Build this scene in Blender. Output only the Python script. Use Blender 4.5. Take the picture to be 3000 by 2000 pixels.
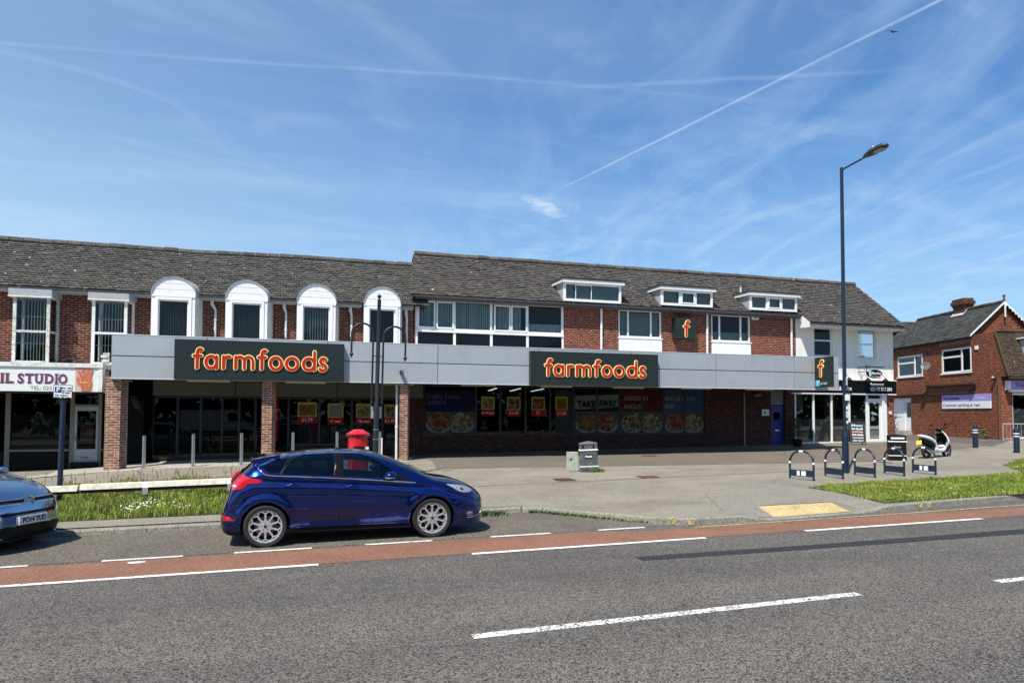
import bpy, bmesh, math, random
import numpy as np
from mathutils import Vector, Matrix, geometry
random.seed(7)
SC = bpy.context.scene
for o in list(bpy.data.objects): bpy.data.objects.remove(o)
COL = SC.collection
R = math.radians
# ------------------------------------------------------------------ camera
F0, CX, CY = 2167.0, 1500.0, 1125.0
CAM = Vector((0, 0, 2.02))
def _rot(yaw, pitch, roll):
    f = Vector((math.sin(yaw)*math.cos(pitch), math.cos(yaw)*math.cos(pitch), math.sin(pitch)))
    r = Vector((math.cos(yaw), -math.sin(yaw), 0)); u = r.cross(f)
    c, s = math.cos(roll), math.sin(roll)
    return (c*r+s*u, -s*r+c*u, f)
CR, CU, CF = _rot(R(17.98), R(2.25), R(.2))
cd = bpy.data.cameras.new('camera'); cam = bpy.data.objects.new('camera', cd); COL.objects.link(cam)
cam.matrix_world = Matrix(((CR.x, CU.x, -CF.x, CAM.x), (CR.y, CU.y, -CF.y, CAM.y), (CR.z, CU.z, -CF.z, CAM.z), (0, 0, 0, 1)))
cd.sensor_width = 36; cd.sensor_fit = 'HORIZONTAL'; cd.lens = F0/3000*36; cd.shift_y = 125/3000
cd.clip_start = .1; cd.clip_end = 3000
SC.camera = cam
# ------------------------------------------------------------------ light
SUN_AZ, SUN_EL = 45.0, 57.5          # the light travels towards +X +Y and down
SKY_STRENGTH, SUN_STRENGTH, EXPOSURE = .052, 5.0, 0.44
SC.view_settings.view_transform = 'Standard'; SC.view_settings.look = 'None'
SC.view_settings.exposure = EXPOSURE; SC.view_settings.gamma = 1
sl = bpy.data.lights.new('sun', 'SUN'); sl.energy = SUN_STRENGTH; sl.angle = R(.5); sl.color = (1, .94, .84)
so = bpy.data.objects.new('sun', sl); COL.objects.link(so)
LD = Vector((math.sin(R(SUN_AZ))*math.cos(R(SUN_EL)), math.cos(R(SUN_AZ))*math.cos(R(SUN_EL)), -math.sin(R(SUN_EL))))
so.rotation_euler = LD.to_track_quat('-Z', 'Y').to_euler(); so.location = (-20, -20, 40)
# node helper --------------------------------------------------------
class NT:
    def __init__(s, tree): s.t = tree; s.n = tree.nodes; s.l = tree.links
    def new(s, typ, **kw):
        n = s.n.new(typ)
        for k, v in kw.items(): setattr(n, k, v)
        return n
    def set(s, sock, v):
        if v is None: return
        if hasattr(v, 'is_output') or isinstance(v, bpy.types.NodeSocket): s.l.new(v, sock)
        else:
            if isinstance(v, (tuple, list)) and len(v) == 3 and sock.type == 'RGBA': v = (*v, 1)
            sock.default_value = v
    def m(s, op, a, b=None, c=None, clamp=False):
        n = s.new('ShaderNodeMath', operation=op); n.use_clamp = clamp
        s.set(n.inputs[0], a)
        if b is not None: s.set(n.inputs[1], b)
        if c is not None: s.set(n.inputs[2], c)
        return n.outputs[0]
    def mix(s, f, a, b, mode='MIX'):
        n = s.new('ShaderNodeMix', data_type='RGBA', blend_type=mode)
        s.set(n.inputs[0], f); s.set(n.inputs[6], a); s.set(n.inputs[7], b); return n.outputs[2]
    def comb(s, x, y, z):
        n = s.new('ShaderNodeCombineXYZ'); s.set(n.inputs[0], x); s.set(n.inputs[1], y); s.set(n.inputs[2], z); return n.outputs[0]
    def sep(s, v):
        n = s.new('ShaderNodeSeparateXYZ'); s.l.new(v, n.inputs[0]); return n.outputs
    def noise(s, vec, scale, detail=3, rough=.55, dist=0, dims='3D'):
        n = s.new('ShaderNodeTexNoise', noise_dimensions=dims)
        s.set(n.inputs['Vector'], vec); n.inputs['Scale'].default_value = scale
        n.inputs['Detail'].default_value = detail; n.inputs['Roughness'].default_value = rough; n.inputs['Distortion'].default_value = dist
        return n.outputs[0]
    def ramp(s, f, stops):
        n = s.new('ShaderNodeValToRGB'); s.set(n.inputs[0], f)
        e = n.color_ramp.elements
        while len(e) < len(stops): e.new(.5)
        for q, (p, c) in zip(e, stops):
            q.position = p; q.color = (*c, 1) if isinstance(c, tuple) else (c, c, c, 1)
        return n.outputs[0]
    def mapr(s, v, a, b, c=0, d=1):
        n = s.new('ShaderNodeMapRange'); n.clamp = True
        s.set(n.inputs[0], v)
        for i, q in enumerate((a, b, c, d)): n.inputs[i+1].default_value = q
        return n.outputs[0]
# sky ----------------------------------------------------------------
W = bpy.data.worlds.new('World'); SC.world = W; W.use_nodes = True
T = NT(W.node_tree); T.n.clear()
wo = T.new('ShaderNodeOutputWorld'); bg = T.new('ShaderNodeBackground')
sky = T.new('ShaderNodeTexSky', sky_type='NISHITA'); sky.sun_disc = False
sky.sun_elevation = R(SUN_EL); sky.sun_rotation = R(180+SUN_AZ)
sky.air_density = 1.25; sky.dust_density = .35; sky.ozone_density = 2.2; sky.altitude = 0
gen = T.new('ShaderNodeTexCoord').outputs['Generated']
dx, dy, dz = T.sep(gen)
zc = T.m('MAXIMUM', dz, .03)
qx, qy = T.m('DIVIDE', dx, zc), T.m('DIVIDE', dy, zc)
def contrail(x0, y0, x1, y1, width, f0, f1, wob, wscale):
    """soft band along a straight line of the high cloud layer"""
    L = math.hypot(x1-x0, y1-y0); ux, uy = (x1-x0)/L, (y1-y0)/L
    along = T.m('ADD', T.m('MULTIPLY', T.m('SUBTRACT', qx, x0), ux), T.m('MULTIPLY', T.m('SUBTRACT', qy, y0), uy))
    across = T.m('ADD', T.m('MULTIPLY', T.m('SUBTRACT', qx, x0), -uy), T.m('MULTIPLY', T.m('SUBTRACT', qy, y0), ux))
    nz = T.m('MULTIPLY', T.m('SUBTRACT', T.noise(T.comb(along, 3.1, 0), wscale, 2), .5), wob)
    d = T.m('ABSOLUTE', T.m('ADD', across, nz))
    core = T.m('POWER', T.m('SUBTRACT', 1, T.m('DIVIDE', d, width, clamp=True)), 1.5)
    br = T.mapr(T.noise(T.comb(T.m('MULTIPLY', along, 3), T.m('MULTIPLY', across, 40), 1.7), 2.0, 4), .3, .62, .35, 1)
    w1 = T.mapr(along, f0[0], f0[1]); w2 = T.mapr(along, f1[0], f1[1], 1, 0)
    return T.m('MULTIPLY', T.m('MULTIPLY', core, br), T.m('MULTIPLY', w1, w2))
cA = contrail(1.52, 1.34, 1.21, 3.05, .013, (-2, -1.9), (1.45, 1.9), .012, 3)
cB = contrail(-.72, 2.31, 1.0, 2.03, .024, (-1.5, -1.0), (1.5, 2.4), .10, 1.1)
cC = contrail(.9, 2.06, 1.65, 1.69, .028, (-.2, .25), (.6, 1.0), .06, 2)
cD = contrail(-.85, 2.74, -.13, 2.80, .05, (-1.5, -1.0), (.2, .9), .10, 2)
def streaks(ang, sx, sy, seed, lo, hi, scale=1, dist=.5):
    c, s = math.cos(ang), math.sin(ang)
    a = T.m('ADD', T.m('MULTIPLY', qx, c*sx), T.m('MULTIPLY', qy, s*sx))
    b = T.m('ADD', T.m('MULTIPLY', qx, -s*sy), T.m('MULTIPLY', qy, c*sy))
    return T.mapr(T.noise(T.comb(a, b, seed), scale, 6, .58, dist), lo, hi)
s1 = T.m('MULTIPLY', streaks(1.28, .8, 2.6, 14.2, .44, .78, 1, 1.6), T.mapr(qx, .3, 1.4))
s2 = T.m('MULTIPLY', streaks(-.1, .4, 1.6, 9.3, .42, .85), .55)
s3 = T.m('MULTIPLY', streaks(.5, 1.3, 2.6, 2.2, .50, .80, 1, 1.2), .45)
# overall veil: thicker towards the left, where the sun stands
veil = T.m('MULTIPLY', T.mapr(qx, 1.6, -1.3), .52)
hz = T.m('MULTIPLY', T.mapr(dz, .38, .14), .50)
tot = T.m('ADD', T.m('ADD', T.m('MULTIPLY', s1, .42), T.m('MULTIPLY', s2, .42)), T.m('ADD', T.m('MULTIPLY', s3, .5), T.m('ADD', veil, hz)))
tot = T.m('MULTIPLY', tot, T.mapr(dz, .5, .75, .72, .05), clamp=True)
line = T.m('MULTIPLY', cA, .42)
for q, k in ((cB, .12), (cC, .16), (cD, .03)): line = T.m('ADD', line, T.m('MULTIPLY', q, k))
# small puff
px_, py_ = T.m('SUBTRACT', qx, 1.27), T.m('SUBTRACT', qy, 3.36)
al = T.m('ADD', T.m('MULTIPLY', px_, .68), T.m('MULTIPLY', py_, .73)); ac = T.m('SUBTRACT', T.m('MULTIPLY', py_, .68), T.m('MULTIPLY', px_, .73))
wob = T.m('MULTIPLY', T.m('SUBTRACT', T.noise(T.comb(qx, qy, 8), 14, 3), .5), .12)
ac = T.m('ADD', ac, wob)
rr = T.m('ADD', T.m('POWER', T.m('DIVIDE', al, .24), 2), T.m('POWER', T.m('DIVIDE', ac, .055), 2))
puff = T.m('MULTIPLY', T.m('SUBTRACT', 1, T.m('MULTIPLY', rr, .7, clamp=True)), T.mapr(T.noise(T.comb(qx, qy, 5), 9, 4), .3, .65))
line = T.m('ADD', line, T.m('MULTIPLY', puff, .55), clamp=True)
base = T.mix(1.0, sky.outputs[0], (.76, 1.36, 1.98), 'MULTIPLY')
c1 = T.mix(tot, base, (8.2, 11.2, 14.2)); c2 = T.mix(line, c1, (12.5, 14.0, 15.5))
T.l.new(c2, bg.inputs[0]); bg.inputs[1].default_value = SKY_STRENGTH
T.l.new(bg.outputs[0], wo.inputs[0])
# ------------------------------------------------------------------ measuring helpers (picture point -> point on a real plane)
def ray(px, py): return CR*((px-CX)/F0) - CU*((py-CY)/F0) + CF
def onY(px, py, Y):
    d = ray(px, py); return CAM + d*(Y/d.y)
def X_(px, py, Y): return onY(px, py, Y).x
def Z_(px, py, Y): return onY(px, py, Y).z
def lerp(a, b, t): return a+(b-a)*t
def clamp(v, a=0., b=1.): return max(a, min(b, v))
def smooth(t): t = clamp(t); return t*t*(3-2*t)
KERB = [(-60, 14.02), (4.75, 13.98), (5.1, 13.75), (6.55, 11.62), (6.95, 11.36), (8.5, 11.33), (11.3, 11.5), (12.4, 11.62), (15.7, 12.0), (22, 13.3), (30, 15.6), (45, 20), (70, 27)]
def kerbY(X): return float(np.interp(X, [k[0] for k in KERB], [k[1] for k in KERB]))
def roadZ(X, Y=0): return .0115*max(-60, min(X, 60))
_sx = [-60, -10, -6, -4.5, -3, 0, 6, 12, 20, 24, 28, 32, 36, 60]; _sz = [-.1, .10, .2, .3, .38, .43, .45, .47, .5, .66, .78, .86, .92, 1.2]
def zg(X, Y):
    zk = lerp(.078, .115, smooth((X-2)/6))+roadZ(X); zs = float(np.interp(X, _sx, _sz))
    t = clamp((Y-14)/10.6)
    drop = smooth((X-7.9)/.7)*smooth((11.6-X)/.8)*smooth(1-(Y-kerbY(X))/1.5)*.09 if Y < 13.4 else 0
    return zk+(zs-zk)*t-drop
def gnd(X, Y): return zg(X, Y) if Y >= kerbY(X) else roadZ(X)
def onG(px, py, f=zg):
    d = ray(px, py); t = 4.
    while t < 120:
        p = CAM+d*t
        if p.z <= f(p.x, p.y): return p
        t += .01
    return p
def onR(px, py):
    d = ray(px, py); t = (-CAM.z)/(d.z-.0115*d.x); return CAM+d*t
# ------------------------------------------------------------------ scene helpers
def tag(o, label=None, cat=None, group=None, kind=None):
    if label: o['label'] = label
    if cat: o['category'] = cat
    if group: o['group'] = group
    if kind: o['kind'] = kind
    return o
def thing(name, label, cat, loc=(0, 0, 0), rz=0, group=None):
    o = bpy.data.objects.new(name, None); COL.objects.link(o); o.location = loc; o.rotation_euler = (0, 0, rz); o.empty_display_size = .2
    return tag(o, label, cat, group)
def root_of(o):
    while o.parent: o = o.parent
    return o
class MB:
    def __init__(s): s.v = []; s.f = []; s.mi = []; s.cur = 0
    def vs(s, pts): n = len(s.v); s.v += [tuple(p) for p in pts]; return n
    def face(s, idx): s.f.append(tuple(idx)); s.mi.append(s.cur)
    def quad(s, a, b, c, d): n = s.vs((a, b, c, d)); s.face((n, n+1, n+2, n+3))
    def poly(s, pts): n = s.vs(pts); s.face(range(n, n+len(pts)))
    def box(s, x0, x1, y0, y1, z0, z1):
        n = s.vs([(x, y, z) for z in (z0, z1) for x, y in ((x0, y0), (x1, y0), (x1, y1), (x0, y1))])
        for q in ((3, 2, 1, 0), (4, 5, 6, 7), (0, 1, 5, 4), (1, 2, 6, 5), (2, 3, 7, 6), (3, 0, 4, 7)): s.face([n+i for i in q])
        return s
    def obox(s, c, ax, ay, az):
        """box from centre and three half-axis vectors"""
        c, ax, ay, az = map(Vector, (c, ax, ay, az))
        n = s.vs([c+ax*i+ay*j+az*k for k in (-1, 1) for i, j in ((-1, -1), (1, -1), (1, 1), (-1, 1))])
        for q in ((3, 2, 1, 0), (4, 5, 6, 7), (0, 1, 5, 4), (1, 2, 6, 5), (2, 3, 7, 6), (3, 0, 4, 7)): s.face([n+i for i in q])
        return s
    def prism(s, pts, d):
        """pts: planar loop, d: extrusion vector"""
        d = Vector(d); n = s.vs(pts); k = len(pts); s.vs([Vector(p)+d for p in pts])
        s.face(range(n+k-1, n-1, -1)); s.face(range(n+k, n+2*k))
        for i in range(k): j = (i+1) % k; s.face((n+i, n+j, n+k+j, n+k+i))
        return s
    def tube(s, path, r, seg=10, caps=True, flat=1):
        path = [Vector(p) for p in path]; rs = r if isinstance(r, (list, tuple)) else [r]*len(path)
        n0 = len(s.v); prev = None
        for i, p in enumerate(path):
            t = ((path[min(i+1, len(path)-1)]-path[max(i-1, 0)])).normalized()
            if prev is None: a = Vector((0, 0, 1)) if abs(t.z) < .9 else Vector((1, 0, 0))
            else: a = prev
            a = (a-t*a.dot(t)).normalized(); b = t.cross(a); prev = a
            for k in range(seg):
                g = 2*math.pi*k/seg; s.v.append(tuple(p+(a*math.cos(g)+b*math.sin(g)*flat)*rs[i]))
        for i in range(len(path)-1):
            for k in range(seg):
                q = (k+1) % seg; s.face((n0+i*seg+k, n0+i*seg+q, n0+(i+1)*seg+q, n0+(i+1)*seg+k))
        if caps:
            s.face([n0+k for k in range(seg)][::-1]); s.face([n0+(len(path)-1)*seg+k for k in range(seg)])
        return s
    def lathe(s, prof, c=(0, 0, 0), seg=24, axis='z', close=True):
        """prof: (radius, height) list"""
        c = Vector(c); n0 = len(s.v)
        for r, h in prof:
            for k in range(seg):
                g = 2*math.pi*k/seg; x, y = r*math.cos(g), r*math.sin(g)
                p = {'z': (x, y, h), 'y': (x, h, y), 'x': (h, x, y)}[axis]
                s.v.append(tuple(c+Vector(p)))
        for i in range(len(prof)-1):
            for k in range(seg):
                q = (k+1) % seg; s.face((n0+i*seg+k, n0+i*seg+q, n0+(i+1)*seg+q, n0+(i+1)*seg+k))
        if close:
            s.face([n0+k for k in range(seg)][::-1]); s.face([n0+(len(prof)-1)*seg+k for k in range(seg)])
        return s
    def sphere(s, c, r, seg=16, rings=10, sc=(1, 1, 1)):
        c = Vector(c)
        pr = [(max(r*math.sin(math.pi*i/rings), 1e-4), -r*math.cos(math.pi*i/rings)) for i in range(rings+1)]
        n0 = len(s.v); s.lathe(pr, (0, 0, 0), seg)
        for i in range(n0, len(s.v)): v = s.v[i]; s.v[i] = (c.x+v[0]*sc[0], c.y+v[1]*sc[1], c.z+v[2]*sc[2])
        return s
    def build(s, name, mat, parent=None, local=False, smooth_ang=None, bevel=0, flip=None):
        me = bpy.data.meshes.new(name); me.from_pydata([tuple(v) for v in s.v], [], s.f)
        mats = mat if isinstance(mat, (list, tuple)) else [mat]
        for q in mats: me.materials.append(q)
        if len(mats) > 1: me.polygons.foreach_set('material_index', s.mi)
        if parent is not None and not local:
            me.transform(world_of(parent).inverted())
        bm = bmesh.new(); bm.from_mesh(me)
        bmesh.ops.recalc_face_normals(bm, faces=bm.faces)
        if bevel:
            bmesh.ops.remove_doubles(bm, verts=bm.verts, dist=1e-5)
            es = [e for e in bm.edges if len(e.link_faces) == 2 and e.calc_face_angle(0) > .6]
            bmesh.ops.bevel(bm, geom=es, offset=bevel, segments=2, affect='EDGES', profile=.6)
        bm.to_mesh(me); bm.free()
        if smooth_ang is not None:
            me.polygons.foreach_set('use_smooth', [True]*len(me.polygons)); me.set_sharp_from_angle(angle=R(smooth_ang))
        o = bpy.data.objects.new(name, me); COL.objects.link(o)
        if parent is not None: o.parent = parent
        return o
def world_of(o):
    m = o.matrix_basis.copy()
    while o.parent: o = o.parent; m = o.matrix_basis @ m
    return m
def copy_tree(o, parent=None):
    c = o.copy(); COL.objects.link(c); c.parent = parent
    for ch in list(o.children): copy_tree(ch, c)
    return c
def text(name, s, mat, parent, size, origin, xdir=(1, 0, 0), up=(0, 0, 1), align='LEFT', ext=.002, offset=0, sx=1, local=False, shear=0, space=1, width=None):
    cu = bpy.data.curves.new(name, 'FONT'); cu.body = s; cu.size = size; cu.extrude = ext; cu.offset = offset; cu.align_x = align; cu.shear = shear; cu.space_character = space
    cu.resolution_u = 3
    tmp = bpy.data.objects.new('tmp', cu); COL.objects.link(tmp)
    bpy.context.view_layer.update()
    me = bpy.data.meshes.new_from_object(tmp.evaluated_get(bpy.context.evaluated_depsgraph_get()))
    bpy.data.objects.remove(tmp); me.name = name
    if width and len(me.vertices):
        xs = [v.co.x for v in me.vertices]; k = width/(max(xs)-min(xs)); sx = k
        me.transform(Matrix.Translation((-(min(xs) if align == 'LEFT' else (min(xs)+max(xs))/2), 0, 0)))
    xd, u = Vector(xdir).normalized(), Vector(up).normalized(); n = xd.cross(u); o_ = Vector(origin)
    M = Matrix(((xd.x*sx, u.x, n.x, o_.x), (xd.y*sx, u.y, n.y, o_.y), (xd.z*sx, u.z, n.z, o_.z), (0, 0, 0, 1)))
    me.transform(M)
    if parent is not None and not local: me.transform(world_of(parent).inverted())
    me.materials.clear(); me.materials.append(mat)
    o = bpy.data.objects.new(name, me); COL.objects.link(o)
    if parent is not None: o.parent = parent
    return o
# ------------------------------------------------------------------ materials
def mat(name, col, rough=.6, metal=0, spec=.5, var=0, vscale=4, bump=0, bscale=60, coat=0, stain=None, stainamt=.5, stainscale=1.5, island=0, emit=0, streak=0, streakcol=(.30, .30, .27)):
    m = bpy.data.materials.new(name); m.use_nodes = True; t = NT(m.node_tree); b = t.n['Principled BSDF']
    b.inputs['Roughness'].default_value = rough; b.inputs['Metallic'].default_value = metal
    b.inputs['Specular IOR Level'].default_value = spec; b.inputs['Coat Weight'].default_value = coat; b.inputs['Coat Roughness'].default_value = .03
    c = (*col, 1); tc = t.new('ShaderNodeTexCoord').outputs['Object']
    if var:
        nz = t.noise(tc, vscale, 5, .6)
        c = t.mix(t.mapr(nz, .25, .75), tuple(q*(1-var) for q in col), tuple(min(1, q*(1+var)) for q in col))
    if stain:
        c = t.mix(t.m('MULTIPLY', t.mapr(t.noise(tc, stainscale, 6, .65, .6), .48, .72), stainamt), c, stain)
    if streak:
        sx = t.sep(tc); sn = t.noise(t.comb(t.m('MULTIPLY', t.m('ADD', sx[0], sx[1]), 6), t.m('MULTIPLY', sx[2], .55), 2.2), 1, 5, .7, .2)
        c = t.mix(t.m('MULTIPLY', t.mapr(sn, .5, .75), streak), c, streakcol)
    if island:
        g = t.new('ShaderNodeNewGeometry').outputs['Random Per Island']
        c = t.mix(1, c, t.ramp(g, [(0, 1-island), (1, 1+island)]), 'MULTIPLY')
    if isinstance(c, tuple): b.inputs['Base Color'].default_value = c
    else: t.l.new(c, b.inputs['Base Color'])
    if bump:
        bn = t.new('ShaderNodeBump'); bn.inputs['Strength'].default_value = bump; bn.inputs['Distance'].default_value = .01
        t.l.new(t.noise(tc, bscale, 4, .6), bn.inputs['Height']); t.l.new(bn.outputs[0], b.inputs['Normal'])
    if emit:
        b.inputs['Emission Color'].default_value = (*col, 1); b.inputs['Emission Strength'].default_value = emit
    return m
def brick(name, c1, c2, mortar, dirty=.35, rot=0, bw=.225, bh=.075, msize=.011):
    m = bpy.data.materials.new(name); m.use_nodes = True; t = NT(m.node_tree); b = t.n['Principled BSDF']
    tc = t.new('ShaderNodeTexCoord').outputs['Object']; x, y, z = t.sep(tc)
    v = t.comb(t.m('ADD', x, y), z, 0)
    v = t.new('ShaderNodeVectorMath', operation='ADD') if False else v
    bt = t.new('ShaderNodeTexBrick'); bt.offset = .5
    t.l.new(v, bt.inputs['Vector']); bt.inputs['Scale'].default_value = 1; bt.inputs['Mortar Size'].default_value = msize
    bt.inputs['Mortar Smooth'].default_value = .2; bt.inputs['Bias'].default_value = -.05; bt.inputs['Brick Width'].default_value = bw; bt.inputs['Row Height'].default_value = bh
    bt.inputs['Color1'].default_value = (*c1, 1); bt.inputs['Color2'].default_value = (*c2, 1); bt.inputs['Mortar'].default_value = (*mortar, 1)
    big = t.noise(tc, .9, 6, .65, .4); fine = t.noise(tc, 35, 3, .6)
    # brick to brick colour: coarse noise stretched along courses
    st = t.noise(t.comb(t.m('MULTIPLY', t.m('ADD', x, y), 4.4), t.m('MULTIPLY', z, 13.3), 0), 1, 2, .5)
    c = t.mix(t.mapr(st, .35, .7), bt.outputs[0], t.mix(1, bt.outputs[0], (.45, .38, .42), 'MULTIPLY'))
    c = t.mix(t.m('MULTIPLY', t.mapr(big, .4, .75), dirty), c, t.mix(1, c, (.5, .48, .47), 'MULTIPLY'))
    c = t.mix(t.mapr(fine, .3, .8), c, t.mix(1, c, (.72, .7, .7), 'MULTIPLY'))
    t.l.new(c, b.inputs['Base Color']); b.inputs['Roughness'].default_value = .85; b.inputs['Specular IOR Level'].default_value = .25
    bn = t.new('ShaderNodeBump'); bn.inputs['Strength'].default_value = .6; bn.inputs['Distance'].default_value = .008
    t.l.new(t.m('ADD', t.m('MULTIPLY', t.m('SUBTRACT', 1, bt.outputs[1]), 1.0), t.m('MULTIPLY', fine, .5)), bn.inputs['Height']); t.l.new(bn.outputs[0], b.inputs['Normal'])
    return m
def ground_mat(name, dark, light, scale=95, patch=.25, pscale=.5, stain=None, stainamt=.4, contrast=(.38, .62), bump=.7, tint=None, wear=0, tracks=0, crack=0):
    m = bpy.data.materials.new(name); m.use_nodes = True; t = NT(m.node_tree); b = t.n['Principled BSDF']
    tc = t.new('ShaderNodeTexCoord').outputs['Object']
    vo = t.new('ShaderNodeTexVoronoi'); t.l.new(tc, vo.inputs['Vector']); vo.inputs['Scale'].default_value = scale
    vx = t.sep(vo.outputs['Color'])
    n2 = t.noise(tc, scale*.7, 3, .75)
    g = t.m('ADD', t.m('MULTIPLY', vx[0], .5), t.m('MULTIPLY', n2, .5))
    c = t.mix(t.mapr(g, *contrast), dark, light)
    if tint: c = t.mix(t.m('MULTIPLY', vx[1], .5), c, t.mix(1, c, tint, 'MULTIPLY'))
    big = t.noise(tc, pscale, 6, .62, .5)
    c = t.mix(t.m('MULTIPLY', t.mapr(big, .35, .68), patch), c, t.mix(1, c, (.45, .45, .46), 'MULTIPLY'))
    if tracks:
        X3 = t.sep(tc); tn = t.noise(t.comb(t.m('MULTIPLY', X3[0], .06), t.m('MULTIPLY', X3[1], .9), 3.3), 1, 4, .6, .15)
        c = t.mix(t.m('MULTIPLY', t.mapr(tn, .40, .62), tracks), c, t.mix(1, c, (1.75, 1.7, 1.6), 'MULTIPLY'))
        c = t.mix(t.m('MULTIPLY', t.mapr(t.noise(t.comb(t.m('MULTIPLY', X3[0], .25), t.m('MULTIPLY', X3[1], 1.1), 8.3), 1, 5, .7, .8), .55, .72), .45), c, t.mix(1, c, (.5, .5, .52), 'MULTIPLY'))
    if crack:
        gv = t.new('ShaderNodeTexVoronoi'); t.l.new(tc, gv.inputs['Vector']); gv.inputs['Scale'].default_value = 1.9; c = t.mix(t.m('MULTIPLY', t.mapr(gv.outputs[0], .055, .04), .55), c, (.04, .036, .032))
        vc = t.new('ShaderNodeTexVoronoi', feature='DISTANCE_TO_EDGE'); vv = t.new('ShaderNodeVectorMath', operation='ADD'); t.l.new(tc, vv.inputs[0])
        nn = t.new('ShaderNodeTexNoise'); t.l.new(tc, nn.inputs[0]); nn.inputs['Scale'].default_value = 2.2; nn.inputs['Detail'].default_value = 6; vm = t.new('ShaderNodeVectorMath', operation='SCALE'); t.l.new(nn.outputs[1], vm.inputs[0]); vm.inputs['Scale'].default_value = .9
        t.l.new(vm.outputs[0], vv.inputs[1]); t.l.new(vv.outputs[0], vc.inputs['Vector']); vc.inputs['Scale'].default_value = .38
        ck = t.m('MULTIPLY', t.mapr(vc.outputs[0], .0035, .0005), t.mapr(t.noise(tc, .35, 3, .6), .5, .56)); c = t.mix(t.m('MULTIPLY', ck, crack), c, (.02, .018, .016))
    if stain: c = t.mix(t.m('MULTIPLY', t.mapr(t.noise(tc, pscale*1.7, 5, .7, 1.2), .5, .7), stainamt), c, stain)
    t.l.new(c, b.inputs['Base Color']); b.inputs['Roughness'].default_value = .85; b.inputs['Specular IOR Level'].default_value = .3
    bn = t.new('ShaderNodeBump'); bn.inputs['Strength'].default_value = bump; bn.inputs['Distance'].default_value = .006
    t.l.new(g, bn.inputs['Height']); t.l.new(bn.outputs[0], b.inputs['Normal'])
    if wear:
        tr = t.new('ShaderNodeBsdfTransparent'); ms = t.new('ShaderNodeMixShader')
        k = t.m('ADD', t.m('MULTIPLY', t.noise(tc, 9, 5, .75, .8), .65), t.m('MULTIPLY', vx[2], .35))
        t.l.new(t.m('GREATER_THAN', k, wear), ms.inputs[0]); t.l.new(tr.outputs[0], ms.inputs[1]); t.l.new(b.outputs[0], ms.inputs[2])
        t.l.new(ms.outputs[0], t.n['Material Output'].inputs[0])
    return m
def tile_mat(name, c1, c2, moss, lichen, mossamt=.5):
    m = bpy.data.materials.new(name); m.use_nodes = True; t = NT(m.node_tree); b = t.n['Principled BSDF']
    tc = t.new('ShaderNodeTexCoord').outputs['Object']; g = t.new('ShaderNodeNewGeometry').outputs['Random Per Island']
    c = t.mix(g, c1, c2)
    c = t.mix(t.mapr(t.noise(tc, 14, 5, .75), .35, .7), c, t.mix(1, c, (.35, .33, .33), 'MULTIPLY'))
    c = t.mix(t.m('MULTIPLY', t.mapr(t.noise(tc, .8, 6, .7, .4), .45, .7), mossamt), c, moss)
    c = t.mix(t.mapr(t.noise(tc, 26, 3, .7), .58, .66), c, tuple(q*1.5 for q in moss))
    c = t.mix(t.mapr(t.noise(tc, 5.5, 3, .55), .715, .73), c, lichen)
    t.l.new(c, b.inputs['Base Color']); b.inputs['Roughness'].default_value = .9; b.inputs['Specular IOR Level'].default_value = .25
    bn = t.new('ShaderNodeBump'); bn.inputs['Strength'].default_value = .8; bn.inputs['Distance'].default_value = .02
    t.l.new(t.noise(tc, 22, 5, .7), bn.inputs['Height']); t.l.new(bn.outputs[0], b.inputs['Normal'])
    return m
def glass(name, tint=(.35, .4, .4), spec=1.0, opacity=.0, dark=(.01, .012, .012), rough=.01):
    """thin pane: tinted see-through layer under a clear reflection"""
    m = bpy.data.materials.new(name); m.use_nodes = True; t = NT(m.node_tree); t.n.remove(t.n['Principled BSDF'])
    tr = t.new('ShaderNodeBsdfTransparent'); tr.inputs[0].default_value = (*tint, 1)
    df = t.new('ShaderNodeBsdfDiffuse'); df.inputs[0].default_value = (*dark, 1)
    gl = t.new('ShaderNodeBsdfGlossy'); gl.inputs['Roughness'].default_value = rough; gl.inputs[0].default_value = (.95, .97, 1, 1)
    fr = t.new('ShaderNodeFresnel'); fr.inputs[0].default_value = 1.45
    a = t.new('ShaderNodeMixShader'); a.inputs[0].default_value = opacity; t.l.new(tr.outputs[0], a.inputs[1]); t.l.new(df.outputs[0], a.inputs[2])
    b = t.new('ShaderNodeMixShader'); t.l.new(t.m('MULTIPLY', fr.outputs[0], spec, clamp=True), b.inputs[0]); t.l.new(a.outputs[0], b.inputs[1]); t.l.new(gl.outputs[0], b.inputs[2])
    t.l.new(b.outputs[0], t.n['Material Output'].inputs[0]); return m
def food_mat(name, cols, scale=9, back=(.02, .02, .02)):
    m = bpy.data.materials.new(name); m.use_nodes = True; t = NT(m.node_tree); b = t.n['Principled BSDF']
    tc = t.new('ShaderNodeTexCoord').outputs['Object']
    vo = t.new('ShaderNodeTexVoronoi'); t.l.new(tc, vo.inputs['Vector']); vo.inputs['Scale'].default_value = scale
    c = t.ramp(t.sep(vo.outputs['Color'])[0], [(i/(len(cols)-1), q) for i, q in enumerate(cols)])
    c = t.mix(t.mapr(t.noise(tc, scale*4, 4, .7), .3, .75), c, t.mix(1, c, (.25, .25, .25), 'MULTIPLY'))
    t.l.new(c, b.inputs['Base Color']); b.inputs['Roughness'].default_value = .5; return m
def paint(name, col, flake=(.02, .05, .35)):
    m = mat(name, col, rough=.20, metal=.92, coat=1.0, spec=.5); t = NT(m.node_tree); b = t.n['Principled BSDF']
    lw = t.new('ShaderNodeLayerWeight'); lw.inputs[0].default_value = .30
    t.l.new(t.mix(lw.outputs[1], flake, col), b.inputs['Base Color']); return m
M = {}
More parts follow.
